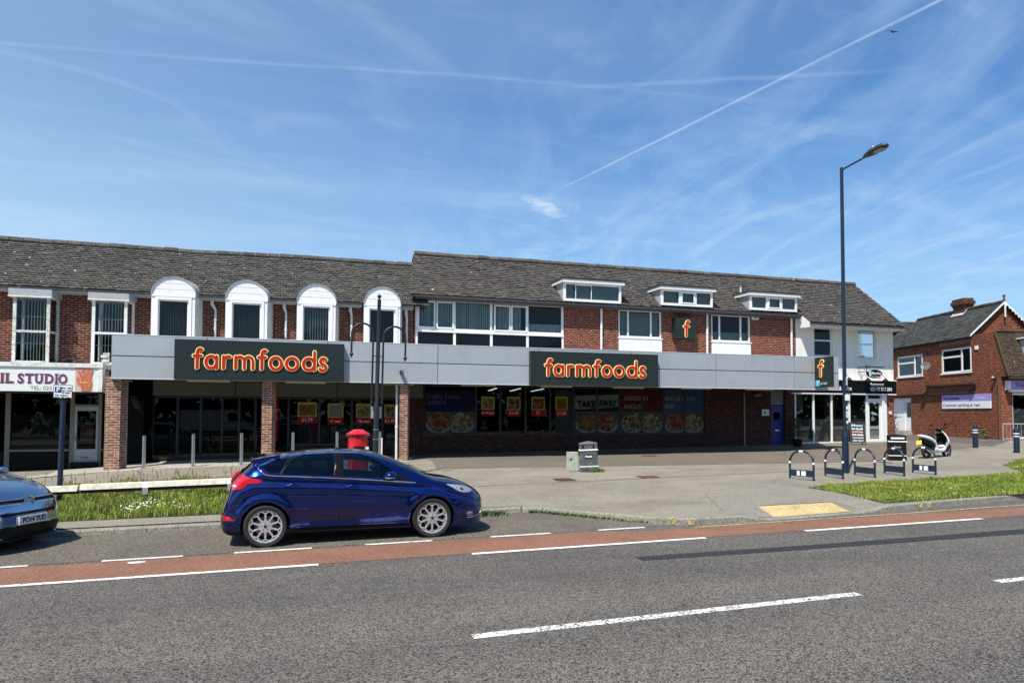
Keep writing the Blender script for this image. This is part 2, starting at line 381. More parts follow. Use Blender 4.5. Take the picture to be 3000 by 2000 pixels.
M['asphalt'] = ground_mat('asphalt', (.013, .0124, .0112), (.212, .200, .180), 88, .30, .35, contrast=(.30, .74), tint=(1.12, .97, .88), bump=.8, tracks=.30, crack=.7)
M['layby'] = ground_mat('layby_asphalt', (.016, .0145, .012), (.26, .235, .19), 95, .45, .8, contrast=(.3, .7), tint=(1.1, .98, .85))
M['plaza'] = ground_mat('plaza_asphalt', (.112, .100, .076), (.405, .365, .285), 110, .55, .45, contrast=(.28, .72), crack=.6, tracks=.12, stain=(.27, .26, .215), stainamt=.45)
M['plaza_dark'] = ground_mat('plaza_asphalt_dark', (.068, .055, .043), (.27, .225, .17), 110, .4, .6, crack=.4, contrast=(.3, .7))
M['plaza_grey'] = ground_mat('plaza_asphalt_grey', (.10, .090, .072), (.39, .355, .285), 110, .25, .6, contrast=(.3, .7))
M['concrete'] = ground_mat('pale_concrete', (.26, .245, .20), (.52, .49, .41), 60, .45, 1.2, contrast=(.3, .7))
M['kerb'] = ground_mat('kerb_concrete', (.13, .125, .10), (.40, .38, .31), 80, .5, 2.5, contrast=(.25, .7))
M['red'] = ground_mat('red_surfacing', (.13, .064, .042), (.33, .175, .115), 95, .35, 1.1, contrast=(.3, .7), tint=(1.1, .9, .8))
M['white_line'] = ground_mat('white_line_paint', (.62, .62, .60), (.9, .9, .86), 60, .15, 1, bump=.3, wear=.34)
M['white_worn'] = ground_mat('white_line_worn', (.55, .55, .52), (.9, .9, .86), 60, .2, 1, bump=.4, wear=.425)
M['yellow_line'] = ground_mat('yellow_line_worn', (.5, .42, .16), (.72, .62, .3), 60, .3, 1, bump=.4, wear=.47)
M['yellow'] = mat('yellow_kerb_paint', (.68, .56, .12), .7, var=.2)
M['tar'] = ground_mat('tar_strip', (.014, .0155, .018), (.044, .047, .053), 60, .2, 1)
M['tactile'] = ground_mat('buff_tactile', (.36, .27, .12), (.70, .55, .28), 70, .45, 2.0, contrast=(.25, .7))
M['far'] = ground_mat('far_ground', (.08, .09, .06), (.14, .15, .10), 5, .3, .1)
M['brick_left'] = brick('dark_red_brick', (.175, .042, .024), (.085, .022, .015), (.42, .27, .20), .45)
M['brick_right'] = brick('red_brick', (.255, .056, .026), (.11, .026, .016), (.50, .29, .20), .4)
M['brick_pier'] = brick('buff_red_brick', (.47, .23, .14), (.25, .09, .055), (.66, .56, .44), .3)
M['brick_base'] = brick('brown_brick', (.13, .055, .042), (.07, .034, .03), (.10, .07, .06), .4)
M['brick_corner'] = brick('orange_red_brick', (.34, .088, .034), (.16, .04, .018), (.40, .22, .13), .4)
M['tiles_left'] = tile_mat('weathered_tiles', (.076, .073, .069), (.150, .143, .135), (.11, .105, .08), (.72, .70, .66), .5)
M['tiles_right'] = tile_mat('brown_weathered_tiles', (.072, .066, .062), (.158, .144, .136), (.118, .11, .085), (.74, .70, .66), .5)
M['tiles_brown'] = tile_mat('brown_tiles', (.045, .031, .022), (.095, .066, .046), (.07, .06, .035), (.3, .26, .22), .3)
M['slates'] = tile_mat('grey_slates', (.030, .031, .030), (.085, .086, .085), (.07, .075, .06), (.4, .4, .38), .35)
M['roof_under'] = mat('roof_felt', (.02, .019, .018), .9)
M['white'] = mat('white_paint', (.80, .80, .78), .45, var=.05, vscale=3, stain=(.55, .54, .48), stainamt=.35, stainscale=3, streak=.28, streakcol=(.46, .46, .40))
M['white_old'] = mat('weathered_white_paint', (.72, .72, .68), .6, var=.12, vscale=6, stain=(.30, .31, .24), stainamt=.55, stainscale=4)
M['white_dirty'] = mat('peeling_paint', (.55, .56, .52), .8, var=.35, vscale=12, stain=(.10, .11, .08), stainamt=.8, stainscale=9)
M['render'] = mat('white_render', (.80, .79, .73), .85, var=.05, vscale=2, bump=.15, bscale=40, stain=(.62, .60, .50), stainamt=.35, stainscale=1.2, streak=.3, streakcol=(.55, .54, .46))
M['grey_trim'] = mat('grey_lead_trim', (.36, .37, .385), .6, var=.12, vscale=8)
M['lead'] = mat('lead', (.42, .43, .43), .6, var=.2, vscale=8)
M['gutter'] = mat('grey_gutter', (.085, .08, .085), .5, var=.2, vscale=6)
M['pipe'] = mat('pale_pipe', (.62, .64, .66), .45, var=.1, vscale=5, stain=(.3, .31, .3), stainamt=.3)
M['pipe_grey'] = mat('blue_grey_pipe', (.22, .27, .31), .5, var=.15, vscale=5)
M['fascia'] = mat('silver_grey_cladding', (.42, .45, .47), .40, metal=.25, spec=.4, var=.05, vscale=.9, stain=(.31, .34, .36), stainamt=.28, stainscale=.8, island=.06, streak=.22, streakcol=(.27, .29, .29))
M['fascia_edge'] = mat('pale_cladding_edge', (.62, .65, .67), .4)
M['joint'] = mat('dark_joint', (.03, .035, .04), .8)
M['soffit'] = mat('soffit_board', (.07, .065, .058), .7, var=.1)
M['inner_fascia'] = mat('inner_fascia_board', (.12, .117, .10), .6, var=.06)
M['anthracite'] = mat('anthracite_sign', (.020, .028, .027), .4, spec=.25, var=.05)
M['red_letter'] = mat('red_acrylic', (.50, .018, .006), .28, spec=.5)
M['yellow_letter'] = mat('cream_yellow_acrylic', (1.0, .86, .33), .4)
M['black'] = mat('black_paint', (.012, .012, .013), .45)
M['black_gloss'] = mat('black_gloss', (.008, .008, .009), .15, spec=.5)
M['dark_in'] = mat('dark_interior', (.006, .006, .006), .9)  # near-black: the shade of the rooms is put into the colour
M['room'] = mat('dim_room', (.02, .02, .018), .9)  # indoor shade carried by a dim base colour
M['dark_frame'] = mat('dark_window_frame', (.012, .014, .018), .4)
M['glass_up'] = glass('window_glass', (.74, .82, .82), .8)
M['glass_side'] = glass('side_window_glass', (.12, .14, .14), .12)
M['glass_dark'] = glass('shop_glass', (.28, .30, .30), .8)
M['glass_shop'] = glass('restaurant_glass', (.32, .34, .34), .7)
M['glass_tint'] = glass('privacy_glass', (.10, .12, .12), 1.1)
M['glass_car'] = glass('car_glass', (.36, .42, .41), 1.3)
M['frost'] = mat('frosted_film', (.20, .215, .205), .35, var=.15, vscale=3)
M['frost_green'] = mat('green_frosted_film', (.10, .14, .11), .4, var=.06)
M['obscure'] = mat('obscure_glass', (.16, .185, .18), .22, spec=.6, var=.15, vscale=2)
M['blind'] = mat('vertical_blind', (.26, .31, .295), .7, var=.08)
M['blind_dark'] = mat('dark_vertical_blind', (.045, .058, .058), .7, var=.1)
M['bars'] = mat('grey_bars', (.42, .44, .43), .5)
M['panel_black'] = mat('black_glass_panel', (.004, .004, .005), .08, spec=.3)
M['strip'] = mat('cream_light_fitting', (.62, .58, .46), .5)
M['lamp_on'] = mat('lit_tube', (.95, .97, 1), .5, emit=1.5)
M['blue_door'] = mat('blue_door', (.008, .022, .19), .35)
M['steel'] = mat('brushed_steel', (.62, .63, .64), .28, metal=1)
M['post_red'] = mat('postbox_red', (.58, .012, .022), .22, coat=.6)
M['navy'] = mat('navy_paint', (.010, .021, .045), .38, spec=.5, var=.12, vscale=5, stain=(.06, .08, .11), stainamt=.4, stainscale=6)
M['navy_lamp'] = mat('navy_lamp_paint', (.009, .018, .040), .35, var=.1)
M['pole_black'] = mat('black_pole', (.016, .017, .019), .4, var=.15)
M['lantern'] = mat('lantern_body', (.035, .037, .04), .4)
M['lens'] = mat('lantern_lens', (.35, .33, .28), .2)
M['band'] = mat('reflective_band', (.82, .84, .80), .35)
M['bin_grey'] = mat('weathered_grey_plastic', (.055, .066, .066), .6, var=.3, vscale=8, stain=(.24, .26, .24), stainamt=.5, stainscale=6)
M['bin_top'] = mat('weathered_bin_lid', (.12, .115, .11), .7, var=.3, vscale=7)
M['cabinet'] = mat('mossy_cabinet', (.42, .46, .37), .7, var=.3, vscale=7, stain=(.16, .19, .10), stainamt=.7, stainscale=5)
M['wood'] = mat('pale_rail_wood', (.56, .53, .44), .8, var=.25, vscale=9, stain=(.26, .24, .18), stainamt=.5, stainscale=5)
M['wood_dark'] = mat('dark_timber', (.045, .035, .028), .85, var=.3, vscale=9)
M['galv'] = mat('galvanised', (.50, .53, .54), .45, metal=.6)
M['iron'] = mat('rusty_iron', (.13, .055, .038), .85, var=.35, vscale=20, bump=.4)
M['sign_white'] = mat('sign_white', (.80, .82, .82), .4, var=.03)
M['sign_nail'] = mat('aged_sign_white', (.76, .78, .76), .45, var=.05, stain=(.5, .52, .5), stainamt=.3, stainscale=4)
M['plum'] = mat('plum_letters', (.16, .035, .085), .5, var=.25, vscale=25)
M['grey_letter'] = mat('grey_letters', (.28, .29, .30), .5)
M['sign_blue'] = mat('sign_blue', (.01, .045, .22), .4)
M['cyan'] = mat('cyan_panel', (.05, .42, .68), .4)
M['lilac'] = mat('lilac_panel', (.36, .29, .68), .4)
M['lilac_dark'] = mat('dark_purple_letters', (.05, .02, .14), .5)
M['lilac_pale'] = mat('pale_lilac_letters', (.62, .57, .85), .5)
M['letter_black'] = mat('black_letters', (.01, .01, .012), .5)
M['skin_a'] = mat('print_orange', (.55, .15, .07), .5, var=.35, vscale=16)
M['skin_b'] = mat('print_pink', (.62, .30, .24), .5, var=.2, vscale=16)
M['skin_c'] = mat('print_beige', (.58, .46, .38), .5, var=.1, vscale=8)
M['gold'] = mat('print_gold', (.75, .5, .12), .4)
M['mdf'] = mat('grey_painted_timber', (.17, .165, .14), .6, var=.15, vscale=6)
M['door_grey'] = mat('grey_door', (.33, .36, .38), .5, var=.08)
M['poster_red'] = mat('poster_red', (.30, .008, .014), .4)
M['poster_yellow'] = mat('poster_yellow', (.36, .33, .06), .4)
M['panel_dim'] = mat('poster_panel_green', (.055, .065, .055), .4, var=.4, vscale=5)
M['poster_white'] = mat('poster_letter', (.66, .66, .65), .4)
M['poster_navy'] = mat('poster_navy', (.008, .011, .045), .4, var=.1)
M['poster_sea'] = mat('poster_sea_blue', (.03, .07, .13), .4, var=.25, vscale=3)
M['poster_maroon'] = mat('poster_maroon', (.07, .012, .015), .4)
M['poster_pink'] = mat('poster_pink', (.16, .08, .10), .4, var=.3, vscale=4)
M['poster_black'] = mat('poster_black', (.006, .006, .007), .5, spec=.12)
M['poster_mint'] = mat('poster_mint', (.13, .175, .15), .4)
M['faint_blue'] = mat('faint_blue_letter', (.07, .09, .24), .4)
M['faint_grey'] = mat('faint_letter', (.22, .22, .22), .4)
M['food1'] = food_mat('fried_food_print', [(.18, .075, .015), (.32, .18, .045), (.10, .035, .012), (.24, .18, .06)], 8)
M['food2'] = food_mat('red_food_print', [(.16, .015, .012), (.25, .06, .02), (.27, .21, .12), (.06, .012, .012)], 8)
M['food3'] = food_mat('salad_print', [(.08, .15, .03), (.33, .35, .24), (.22, .035, .025), (.10, .12, .03)], 9)
M['food4'] = food_mat('steak_print', [(.08, .03, .015), (.18, .10, .05), (.33, .30, .22), (.04, .015, .01)], 9)
M['plate_w'] = mat('plate_print', (.15, .17, .16), .4)
M['car_blue'] = paint('blue_metallic_paint', (.0006, .0065, .060), (.001, .019, .175))
M['car_light'] = paint('light_blue_metallic_paint', (.19, .30, .43), (.32, .46, .62))
M['car_black'] = mat('black_trim', (.006, .006, .007), .3, spec=.2)
M['rubber'] = mat('tyre_rubber', (.016, .016, .017), .8, bump=.1)
M['alloy'] = mat('silver_alloy', (.62, .62, .63), .34, metal=.6)
M['chrome'] = mat('chrome', (.82, .83, .84), .12, metal=1)
M['tail_red'] = mat('red_tail_lens', (.55, .006, .02), .12, coat=1)
M['tail_clear'] = mat('clear_tail_lens', (.75, .55, .55), .1, coat=1)
M['lamp_clear'] = mat('headlamp_lens', (.30, .33, .36), .08, metal=.3, coat=1, var=.5, vscale=18)
M['lamp_in'] = mat('headlamp_projector', (.03, .03, .035), .1, coat=1)
M['seat'] = mat('seat_fabric', (.035, .035, .038), .85)
M['plate_white'] = mat('number_plate_white', (.75, .76, .74), .4)
M['plate_yellow'] = mat('number_plate_yellow', (.80, .56, .06), .4)
M['scoot_white'] = mat('scooter_white', (.82, .83, .84), .18, coat=.8)
M['tree_leaf'] = mat('dark_tree_leaves', (.025, .042, .014), .7, var=.5, vscale=.6, island=.5)
M['leaf'] = mat('plant_leaves', (.06, .10, .025), .6, var=.4, vscale=8, island=.4)
M['grass'] = mat('grass_blades', (.17, .23, .024), .65, var=.45, vscale=1.6, island=.75, stain=(.40, .36, .07), stainamt=.7, stainscale=1.1)
M['grass_dry'] = mat('seed_heads', (.20, .15, .09), .8, island=.4)
M['soil'] = ground_mat('turf_soil', (.022, .03, .010), (.06, .07, .024), 40, .5, 1)
M['daisy'] = mat('white_petals', (.85, .85, .80), .6)
M['dish'] = mat('dish_grey', (.12, .12, .12), .5, var=.1)
M['bird'] = mat('bird_feathers', (.05, .045, .04), .8)
M['curtain'] = food_mat('patterned_curtain', [(.30, .19, .07), (.42, .30, .12), (.16, .09, .03)], 16)
M['seen_chalk'] = mat('chalk_writing', (.75, .78, .76), .6)
M['chalk_pink'] = mat('pink_chalk', (.75, .45, .5), .6)
M['chalk_blue'] = mat('blue_chalk', (.4, .6, .75), .6)

for k_, m_ in M.items():
    b_ = m_.node_tree.nodes.get('Principled BSDF')
    if b_ and (k_.startswith(('poster', 'food', 'plate_w', 'panel_dim', 'faint')) ): b_.inputs['Specular IOR Level'].default_value = .08
    if b_ and k_ in ('dark_in', 'room', 'brick_base', 'soffit', 'inner_fascia', 'black', 'car_black'): b_.inputs['Specular IOR Level'].default_value = .0 if k_ in ('dark_in', 'room') else .12
# ------------------------------------------------------------------ ground, road, pavement
def sheet(xs, ysf, zf, dz=0):
    mb = MB(); n = None; rows = []
    for x in xs:
        ys = ysf(x); rows.append(mb.vs([(x, y, zf(x, y)+dz) for y in ys])); n = len(ys)
    for i in range(len(xs)-1):
        for j in range(n-1): mb.face((rows[i]+j, rows[i+1]+j, rows[i+1]+j+1, rows[i]+j+1))
    return mb
def frange(a, b, st): return [a+(b-a)*i/max(1, round((b-a)/st)) for i in range(max(1, round((b-a)/st))+1)]
big = [-600, -250, -120, -60]+frange(-40, 60, 5)+[90, 150, 300, 700]
g = sheet(big, lambda x: [-400, -150, -60, -20, -8, 0, 5, 10, 14, 20, 26, 34, 45, 70, 120, 250, 700], lambda x, y: min(roadZ(x), float(zg(x, y)))-.16 if y > 12 else roadZ(x)-.1)
tag(g.build('ground', M['far']), kind='structure')
rd = sheet(frange(-60, 70, 1), lambda x: [1.3, 3, 5, 9, kerbY(x)+.05], lambda x, y: roadZ(x))
tag(rd.build('road', M['asphalt']), kind='structure')
fp = sheet(frange(-60, 70, 2), lambda x: [-8, 1.3], lambda x, y: roadZ(x)+.11)
nk = MB()
for x in frange(-60, 69, 1): nk.prism([(x, 1.18, roadZ(x)-.1), (x, 1.31, roadZ(x)-.1), (x, 1.31, roadZ(x)+.11), (x, 1.18, roadZ(x)+.118)], (.994, 0, .0115))
tag(nk.build('near_kerb', M['kerb']), kind='structure')
tag(fp.build('near_pavement', M['plaza']), kind='structure')
xs = sorted(set([round(v, 3) for v in frange(-60, 70, .5)]+[k[0] for k in KERB]))
pv = sheet(xs, lambda x: [lerp(kerbY(x)+.12, 45, t) for t in [0, .01, .02, .035, .05, .07, .1, .15, .2, .25, .3, .35, .4, .45, .55, .7, 1]], zg)
tag(pv.build('pavement', M['plaza']), kind='structure')
# lay-by surface (rougher, paler asphalt) laid on the road
lb = sheet([x for x in xs if -60 <= x <= 6.55], lambda x: [11.5, min(12.5, (11.5+kerbY(x))/2), kerbY(x)+.02], lambda x, y: roadZ(x), .004)
tag(lb.build('parking_bay', M['layby']), kind='structure')
# kerb stones: real step, broken by joints
kb = MB(); L = 0
pts = [Vector((x, kerbY(x), 0)) for x in xs if -20 <= x <= 40]
def kerb_top(x): return max(zg(x, kerbY(x)+.06), roadZ(x)+.022)+.004
for a, b in zip(pts[:-1], pts[1:]):
    dirn = (b-a).normalized(); nrm = Vector((-dirn.y, dirn.x, 0)); g_ = .0035
    segn = max(1, round((b-a).length/.9))
    for i in range(segn):
        p = a.lerp(b, i/segn)+dirn*g_; q = a.lerp(b, (i+1)/segn)-dirn*g_
        zs = [(p, kerb_top(p.x)), (q, kerb_top(q.x))]
        vv = []
        for (c, zt) in zs:
            for off, z in ((0, roadZ(c.x)-.1), (0.012, zt-.02), (.03, zt), (.135, zt), (.135, zt-.15)): vv.append(c+nrm*off+Vector((0, 0, z)))
        n = kb.vs(vv)
        for k in range(5): kb.face((n+k, n+(k+1) % 5, n+5+(k+1) % 5, n+5+k))
        kb.face((n, n+1, n+2, n+3, n+4)[::-1]); kb.face((n+5, n+6, n+7, n+8, n+9))
tag(kb.build('kerb', M['kerb']), kind='structure')
# paler concrete apron and darker bands of the forecourt, sheets 4 mm above one another
def patch_poly(name, pix, m, dz, src=onG, world=None, zf=zg):
    P = world or [(src(*p).x, src(*p).y) for p in pix]
    co, ed, fa = [], [], []
    from mathutils.geometry import delaunay_2d_cdt
    vs = [Vector(p) for p in P]; n = len(vs)
    x0, x1 = min(v.x for v in vs), max(v.x for v in vs); y0, y1 = min(v.y for v in vs), max(v.y for v in vs)
    inner = []
    for x in frange(x0, x1, .5)[1:-1]:
        for y in frange(y0, y1, .5)[1:-1]: inner.append(Vector((x, y)))
    v2, e2, f2, *_ = delaunay_2d_cdt(vs+inner, [(i, (i+1) % n) for i in range(n)], [], 0, 1e-5)
    # keep triangles inside the outline
    def inside(p):
        c = False
        for i in range(n):
            a, b = vs[i], vs[i-1]
            if (a.y > p.y) != (b.y > p.y) and p.x < (b.x-a.x)*(p.y-a.y)/(b.y-a.y)+a.x: c = not c
        return c
    mb = MB(); mb.vs([(v.x, v.y, zf(v.x, v.y)+dz) for v in v2])
    for f in f2:
        c = sum((v2[i] for i in f), Vector((0, 0)))/len(f)
        if inside(c): mb.face(f)
    return tag(mb.build(name, m), kind='structure')
patch_poly('pavement_dark_band', None, M['plaza_dark'], .004, world=[(4.7, 21.6), (8, 21.3), (14, 20.6), (19, 20.1), (25, 22.2), (29, 23.4), (29, 27.4), (4.7, 27.4)])
patch_poly('shop_step', None, M['concrete'], .004, world=[(-6.6, 23.6), (-4.6, 24.1), (4.4, 24.1), (4.4, 29.2), (-6.6, 29.2)])
patch_poly('pavement_grey_patch', None, M['plaza_grey'], .004, world=[(-60, 14.2), (4.9, 14.2), (5.0, 14.9), (-60, 14.85)])
wd = [(p.x, max(p.y, kerbY(p.x)+.15)) for p in [onG(*q) for q in ((2020, 1516), (2120, 1499), (2060, 1440), (2180, 1420), (2360, 1430), (2590, 1474), (2530, 1495), (2440, 1469), (2219, 1481), (2285, 1519))]]
patch_poly('pavement_grey_wedge', None, M['plaza_grey'], .004, world=wd)
# narrow reinstated trench across the forecourt
patch_poly('pavement_trench', None, M['plaza_grey'], .008, world=[(4.7, 17.4), (8, 17.5), (14, 18.0), (19.5, 19.3), (19.4, 19.55), (13.9, 18.25), (8, 17.8), (4.7, 17.7)])
patch_poly('side_road', None, M['asphalt'], .012, world=[(28.2, 22.9), (31.7, 24.9), (36, 33), (45, 45), (29, 45), (28.3, 30)])
# red lane and its lines
def strip(name, m, x0, x1, y0, y1, dz, kind='structure', slope=0):
    mb = sheet(frange(x0, x1, 1), lambda x: [y0+slope*(x-x0), y1+slope*(x-x0)], lambda x, y: roadZ(x), dz)
    return tag(mb.build(name, m), kind=kind)
rl = sheet(frange(-60, 45, 1), lambda x: [10.24, 10.8, 11.36 if x < 6 else 11.10], lambda x, y: roadZ(x), .004)
tag(rl.build('cycle_lane', M['red']), kind='structure')
for a, b in ((-14, -8), (-7.0, .62), (2.72, 6.51), (8.4, 12.26), (14.1, 20)): strip('lane_line', M['white_line'], a, b, 10.13, 10.24, .008)
for a, b in ((-8.2, -7.2), (-6.2, -5.2), (-4.2, -3.06), (-2.18, -1.16), (-.48, .60), (1.38, 2.41), (3.37, 4.39), (5.25, 6.11)): strip('bay_line', M['white_line'], a, b, 11.40, 11.49, .008)
for a, b in ((-6, -2.2), (1.74, 6.11), (8.02, 12.3), (14, 18)): strip('centre_line', M['white_worn'], a, b, 6.42, 6.555, .004, slope=.02)
strip('yellow_line', M['yellow_line'], 6.9, 12, 11.12, 11.19, .008, slope=.012)
strip('yellow_line_far', M['yellow_line'], 12, 24, 11.19, 11.26, .008, slope=.03)
p0 = onR(1857, 1632); p1 = onR(1870, 1642)
mb = MB(); tp = [onR(*p) for p in ((1857, 1631), (2400, 1594), (3000, 1549), (3000, 1563), (2400, 1607), (1885, 1642))]
e1 = onR(3000, 1549); e2 = onR(3000, 1563)
ptsw = [(q.x, q.y) for q in tp[:3]]+[(e1.x+20, e1.y+.1), (e2.x+20, e2.y+.1)]+[(q.x, q.y) for q in tp[3:]]
patch_poly('tar_strip', None, M['tar'], .004, world=ptsw, zf=lambda x, y: roadZ(x))  # darker strip laid flat along the lane
c = onR(398, 1648); mb = MB(); n = mb.vs([(c.x+.11*math.cos(a)*(1+.15*math.sin(3*a)), c.y+.07*math.sin(a), roadZ(c.x)+.008) for a in [2*math.pi*i/20 for i in range(20)]]); mb.face(range(n, n+20))
tag(mb.build('paint_spot', M['white_line']), kind='structure')
# yellow kerb ticks
kt = MB()
for x in (6.72, 6.98, 12.35, 12.62):
    y = kerbY(x); z = kerb_top(x)
    kt.box(x-.05, x+.05, y-.006, y+.10, z-.10, z+.003)
tag(kt.build('kerb_marks', M['yellow_line']), kind='structure')
# tactile paving with blisters
tac = [onG(*p) for p in ((2222, 1484), (2435, 1472), (2515, 1503), (2288, 1520))]
for k_ in (2, 3): tac[k_].y = kerbY(tac[k_].x)+.15
mb = MB()
def tz(u, v):
    a = tac[0].lerp(tac[1], u); b = tac[3].lerp(tac[2], u); return a.lerp(b, v)
nu, nv = 28, 20
grid = []
for i in range(nu+1):
    row = []
    for j in range(nv+1):
        p = tz(i/nu, j/nv); row.append((p.x, p.y, zg(p.x, p.y)+.008))
    grid.append(mb.vs(row))
for i in range(nu):
    for j in range(nv): mb.face((grid[i]+j, grid[i+1]+j, grid[i+1]+j+1, grid[i]+j+1))
for i in range(nu):
    for j in range(nv):
        p = tz((i+.5)/nu, (j+.5)/nv); z = zg(p.x, p.y)+.008
        mb.lathe([(.021, z-.002), (.016, z+.006), (.006, z+.007)], (p.x, p.y, 0), 7)
tag(mb.build('tactile_paving', M['tactile'], smooth_ang=40), kind='structure')
# ------------------------------------------------------------------ building helpers
def wall(mb, P, u0, u1, z0, z1, holes, rev=.12):
    """front skin with real openings; P(u,z,d) maps to space, d = depth into the wall"""
    us = sorted({u0, u1, *[h[0] for h in holes], *[h[1] for h in holes]}); zs = sorted({z0, z1, *[h[2] for h in holes], *[h[3] for h in holes]})
    for a, b in zip(us[:-1], us[1:]):
        for c, d in zip(zs[:-1], zs[1:]):
            mu, mz = (a+b)/2, (c+d)/2
            if any(h[0] < mu < h[1] and h[2] < mz < h[3] for h in holes): continue
            mb.quad(P(a, c, 0), P(b, c, 0), P(b, d, 0), P(a, d, 0))
    for a, b, c, d in holes:
        mb.quad(P(a, c, 0), P(a, d, 0), P(a, d, rev), P(a, c, rev)); mb.quad(P(b, c, 0), P(b, c, rev), P(b, d, rev), P(b, d, 0))
        mb.quad(P(a, d, 0), P(b, d, 0), P(b, d, rev), P(a, d, rev)); mb.quad(P(a, c, 0), P(a, c, rev), P(b, c, rev), P(b, c, 0))
def PY(Y): return lambda u, z, d: (u, Y+d, z)
def pbox(mb, P, u0, u1, z0, z1, d0, d1):
    p = [P(u, z, d) for d in (d0, d1) for u, z in ((u0, z0), (u1, z0), (u1, z1), (u0, z1))]; n = mb.vs(p)
    for q in ((0, 1, 2, 3), (7, 6, 5, 4), (0, 4, 5, 1), (1, 5, 6, 2), (2, 6, 7, 3), (3, 7, 4, 0)): mb.face([n+i for i in q])
def window(par, P, u0, u1, z0, z1, fw=.06, mull=(), rails=(), casements=(), fm='white', gm='glass_up', blind=None, d=.03, sill=True, bands=None, name='window', local=False, bl=(0, 1), room=True):
    f = MB(); fd = (d, d+.07)
    pbox(f, P, u0, u0+fw, z0, z1, *fd); pbox(f, P, u1-fw, u1, z0, z1, *fd)
    pbox(f, P, u0+fw, u1-fw, z0, z0+fw, *fd); pbox(f, P, u0+fw, u1-fw, z1-fw, z1, *fd)
    for m_ in mull: pbox(f, P, m_-fw*.5, m_+fw*.5, z0+fw, z1-fw, fd[0]+.002, fd[1]-.002)
    for r_ in rails:
        zz, a, b = r_ if isinstance(r_, tuple) else (r_, u0+fw, u1-fw)
        pbox(f, P, a, b, zz-fw*.45, zz+fw*.45, fd[0]+.004, fd[1]-.004)
    for a, b, c, e in casements:       # opening lights, standing proud
        w = .055
        for q in ((a, a+w, c, e), (b-w, b, c, e), (a+w, b-w, c, c+w), (a+w, b-w, e-w, e)): pbox(f, P, *q, fd[0]-.025, fd[0]+.02)
    if sill: pbox(f, P, u0-.04, u1+.04, z0-.05, z0, -.05, d+.06)
    w = f.build(name, M[fm], par, local=local)
    g = MB(); g.quad(P(u0+fw*.5, z0+fw*.5, d+.04), P(u1-fw*.5, z0+fw*.5, d+.04), P(u1-fw*.5, z1-fw*.5, d+.04), P(u0+fw*.5, z1-fw*.5, d+.04))
    g.build('pane', M[gm] if isinstance(gm, str) else gm, w, local=local)
    if blind:
        b = MB(); x = u0+fw+(u1-u0)*bl[0]; xe = u0+(u1-u0)*bl[1]-fw
        while x < xe:
            a = .055+random.uniform(-.012, .012)
            b.quad(P(x, z0+fw+random.uniform(.0, .03), d+.16), P(x+a, z0+fw, d+.11), P(x+a, z1-fw, d+.11), P(x, z1-fw, d+.16)); x += .085
        b.build('blinds', M[blind], w, local=local)
    return w
def roof_tiles(mb, eave, ridge, xa, xb, gauge=.19, tw=.235, xa1=None, xb1=None, lip=.034):
    """individual tiles in courses; eave=(y,z) ridge=(y,z)"""
    (ye, ze), (yr, zr) = eave, ridge; L = math.hypot(yr-ye, zr-ze); n = max(2, round(L/gauge)); dy, dz = (yr-ye)/L, (zr-ze)/L; ny, nz = -dz, dy
    for r_ in range(n):
        s0, s1 = L*r_/n, L*(r_+1)/n+.03; t = r_/n
        x = lerp(xa, xa if xa1 is None else xa1, t); xe = lerp(xb, xb if xb1 is None else xb1, t)
        x -= random.uniform(0, tw) if False else (tw*.5 if r_ % 2 else 0); x = max(x, lerp(xa, xa if xa1 is None else xa1, t)) if False else x
        first = True
        while x < xe-.03:
            a = max(x, lerp(xa, xa if xa1 is None else xa1, t)); b = min(x+tw-random.uniform(.006, .022), xe); x += tw
            if b-a < .04: continue
            h0 = lip+random.uniform(-.006, .016); h1 = random.uniform(-.002, .003); sk = random.uniform(-.016, .016); tl = random.uniform(-.005, .005)
            def P(u, s, h): return (u, ye+dy*s+ny*h, ze+dz*s+nz*h)
            k = mb.vs([P(a, s0+sk, h0+tl), P(b, s0+sk, h0-tl), P(b, s1, h1), P(a, s1, h1), P(a, s0+sk, -.01), P(b, s0+sk, -.01)])
            mb.face((k, k+1, k+2, k+3)); mb.face((k+4, k+5, k+1, k)); mb.face((k+4, k, k+3)); mb.face((k+5, k+2, k+1))
def ridge_tiles(mb, x0, x1, y, z, r=.13, dirv=None):
    x = x0
    while x < x1-.05:
        b = min(x+.44, x1); zz = z+random.uniform(-.012, .012); rr = r+random.uniform(-.006, .006)
        pr = [(-rr, -rr*.55), (-rr*.75, rr*.15), (-rr*.3, rr*.5), (rr*.3, rr*.5), (rr*.75, rr*.15), (rr, -rr*.55)]
        n = mb.vs([(x+.006, y+p[0], zz+p[1]) for p in pr]+[(b, y+p[0], zz+p[1]-.006) for p in pr])
        for i in range(5): mb.face((n+i, n+i+1, n+7+i, n+6+i))
        mb.face(range(n, n+6)); mb.face(range(n+11, n+5, -1)); x += .45
def downpipe(par, px, y0, y1, Y, m='pipe', hopper=True, r=.04, pxt=None, label=None):
    x = X_(px, (y0+y1)/2, Y); zt, zb = Z_(px, y0, Y), Z_(px, y1, Y); mb = MB()
    if hopper:
        xt = X_(pxt or px-9, y0, Y); mb.tube([(xt, Y, zt), (xt, Y, zt-.30), (x, Y+.03, zt-.48), (x, Y+.03, zb)], [r*1.5, r*1.5, r, r], 10)
    else: mb.tube([(x, Y, zt), (x, Y, zb)], r, 10)
    for k in range(1, 3):
        z = zt-.5-(zt-zb-.5)*k/3; mb.lathe([(r*1.25, z-.03), (r*1.25, z+.03)], (x, Y+(.03 if hopper else 0), 0), 10)
    return tag(mb.build('downpipe', M[m], par, smooth_ang=50), label)
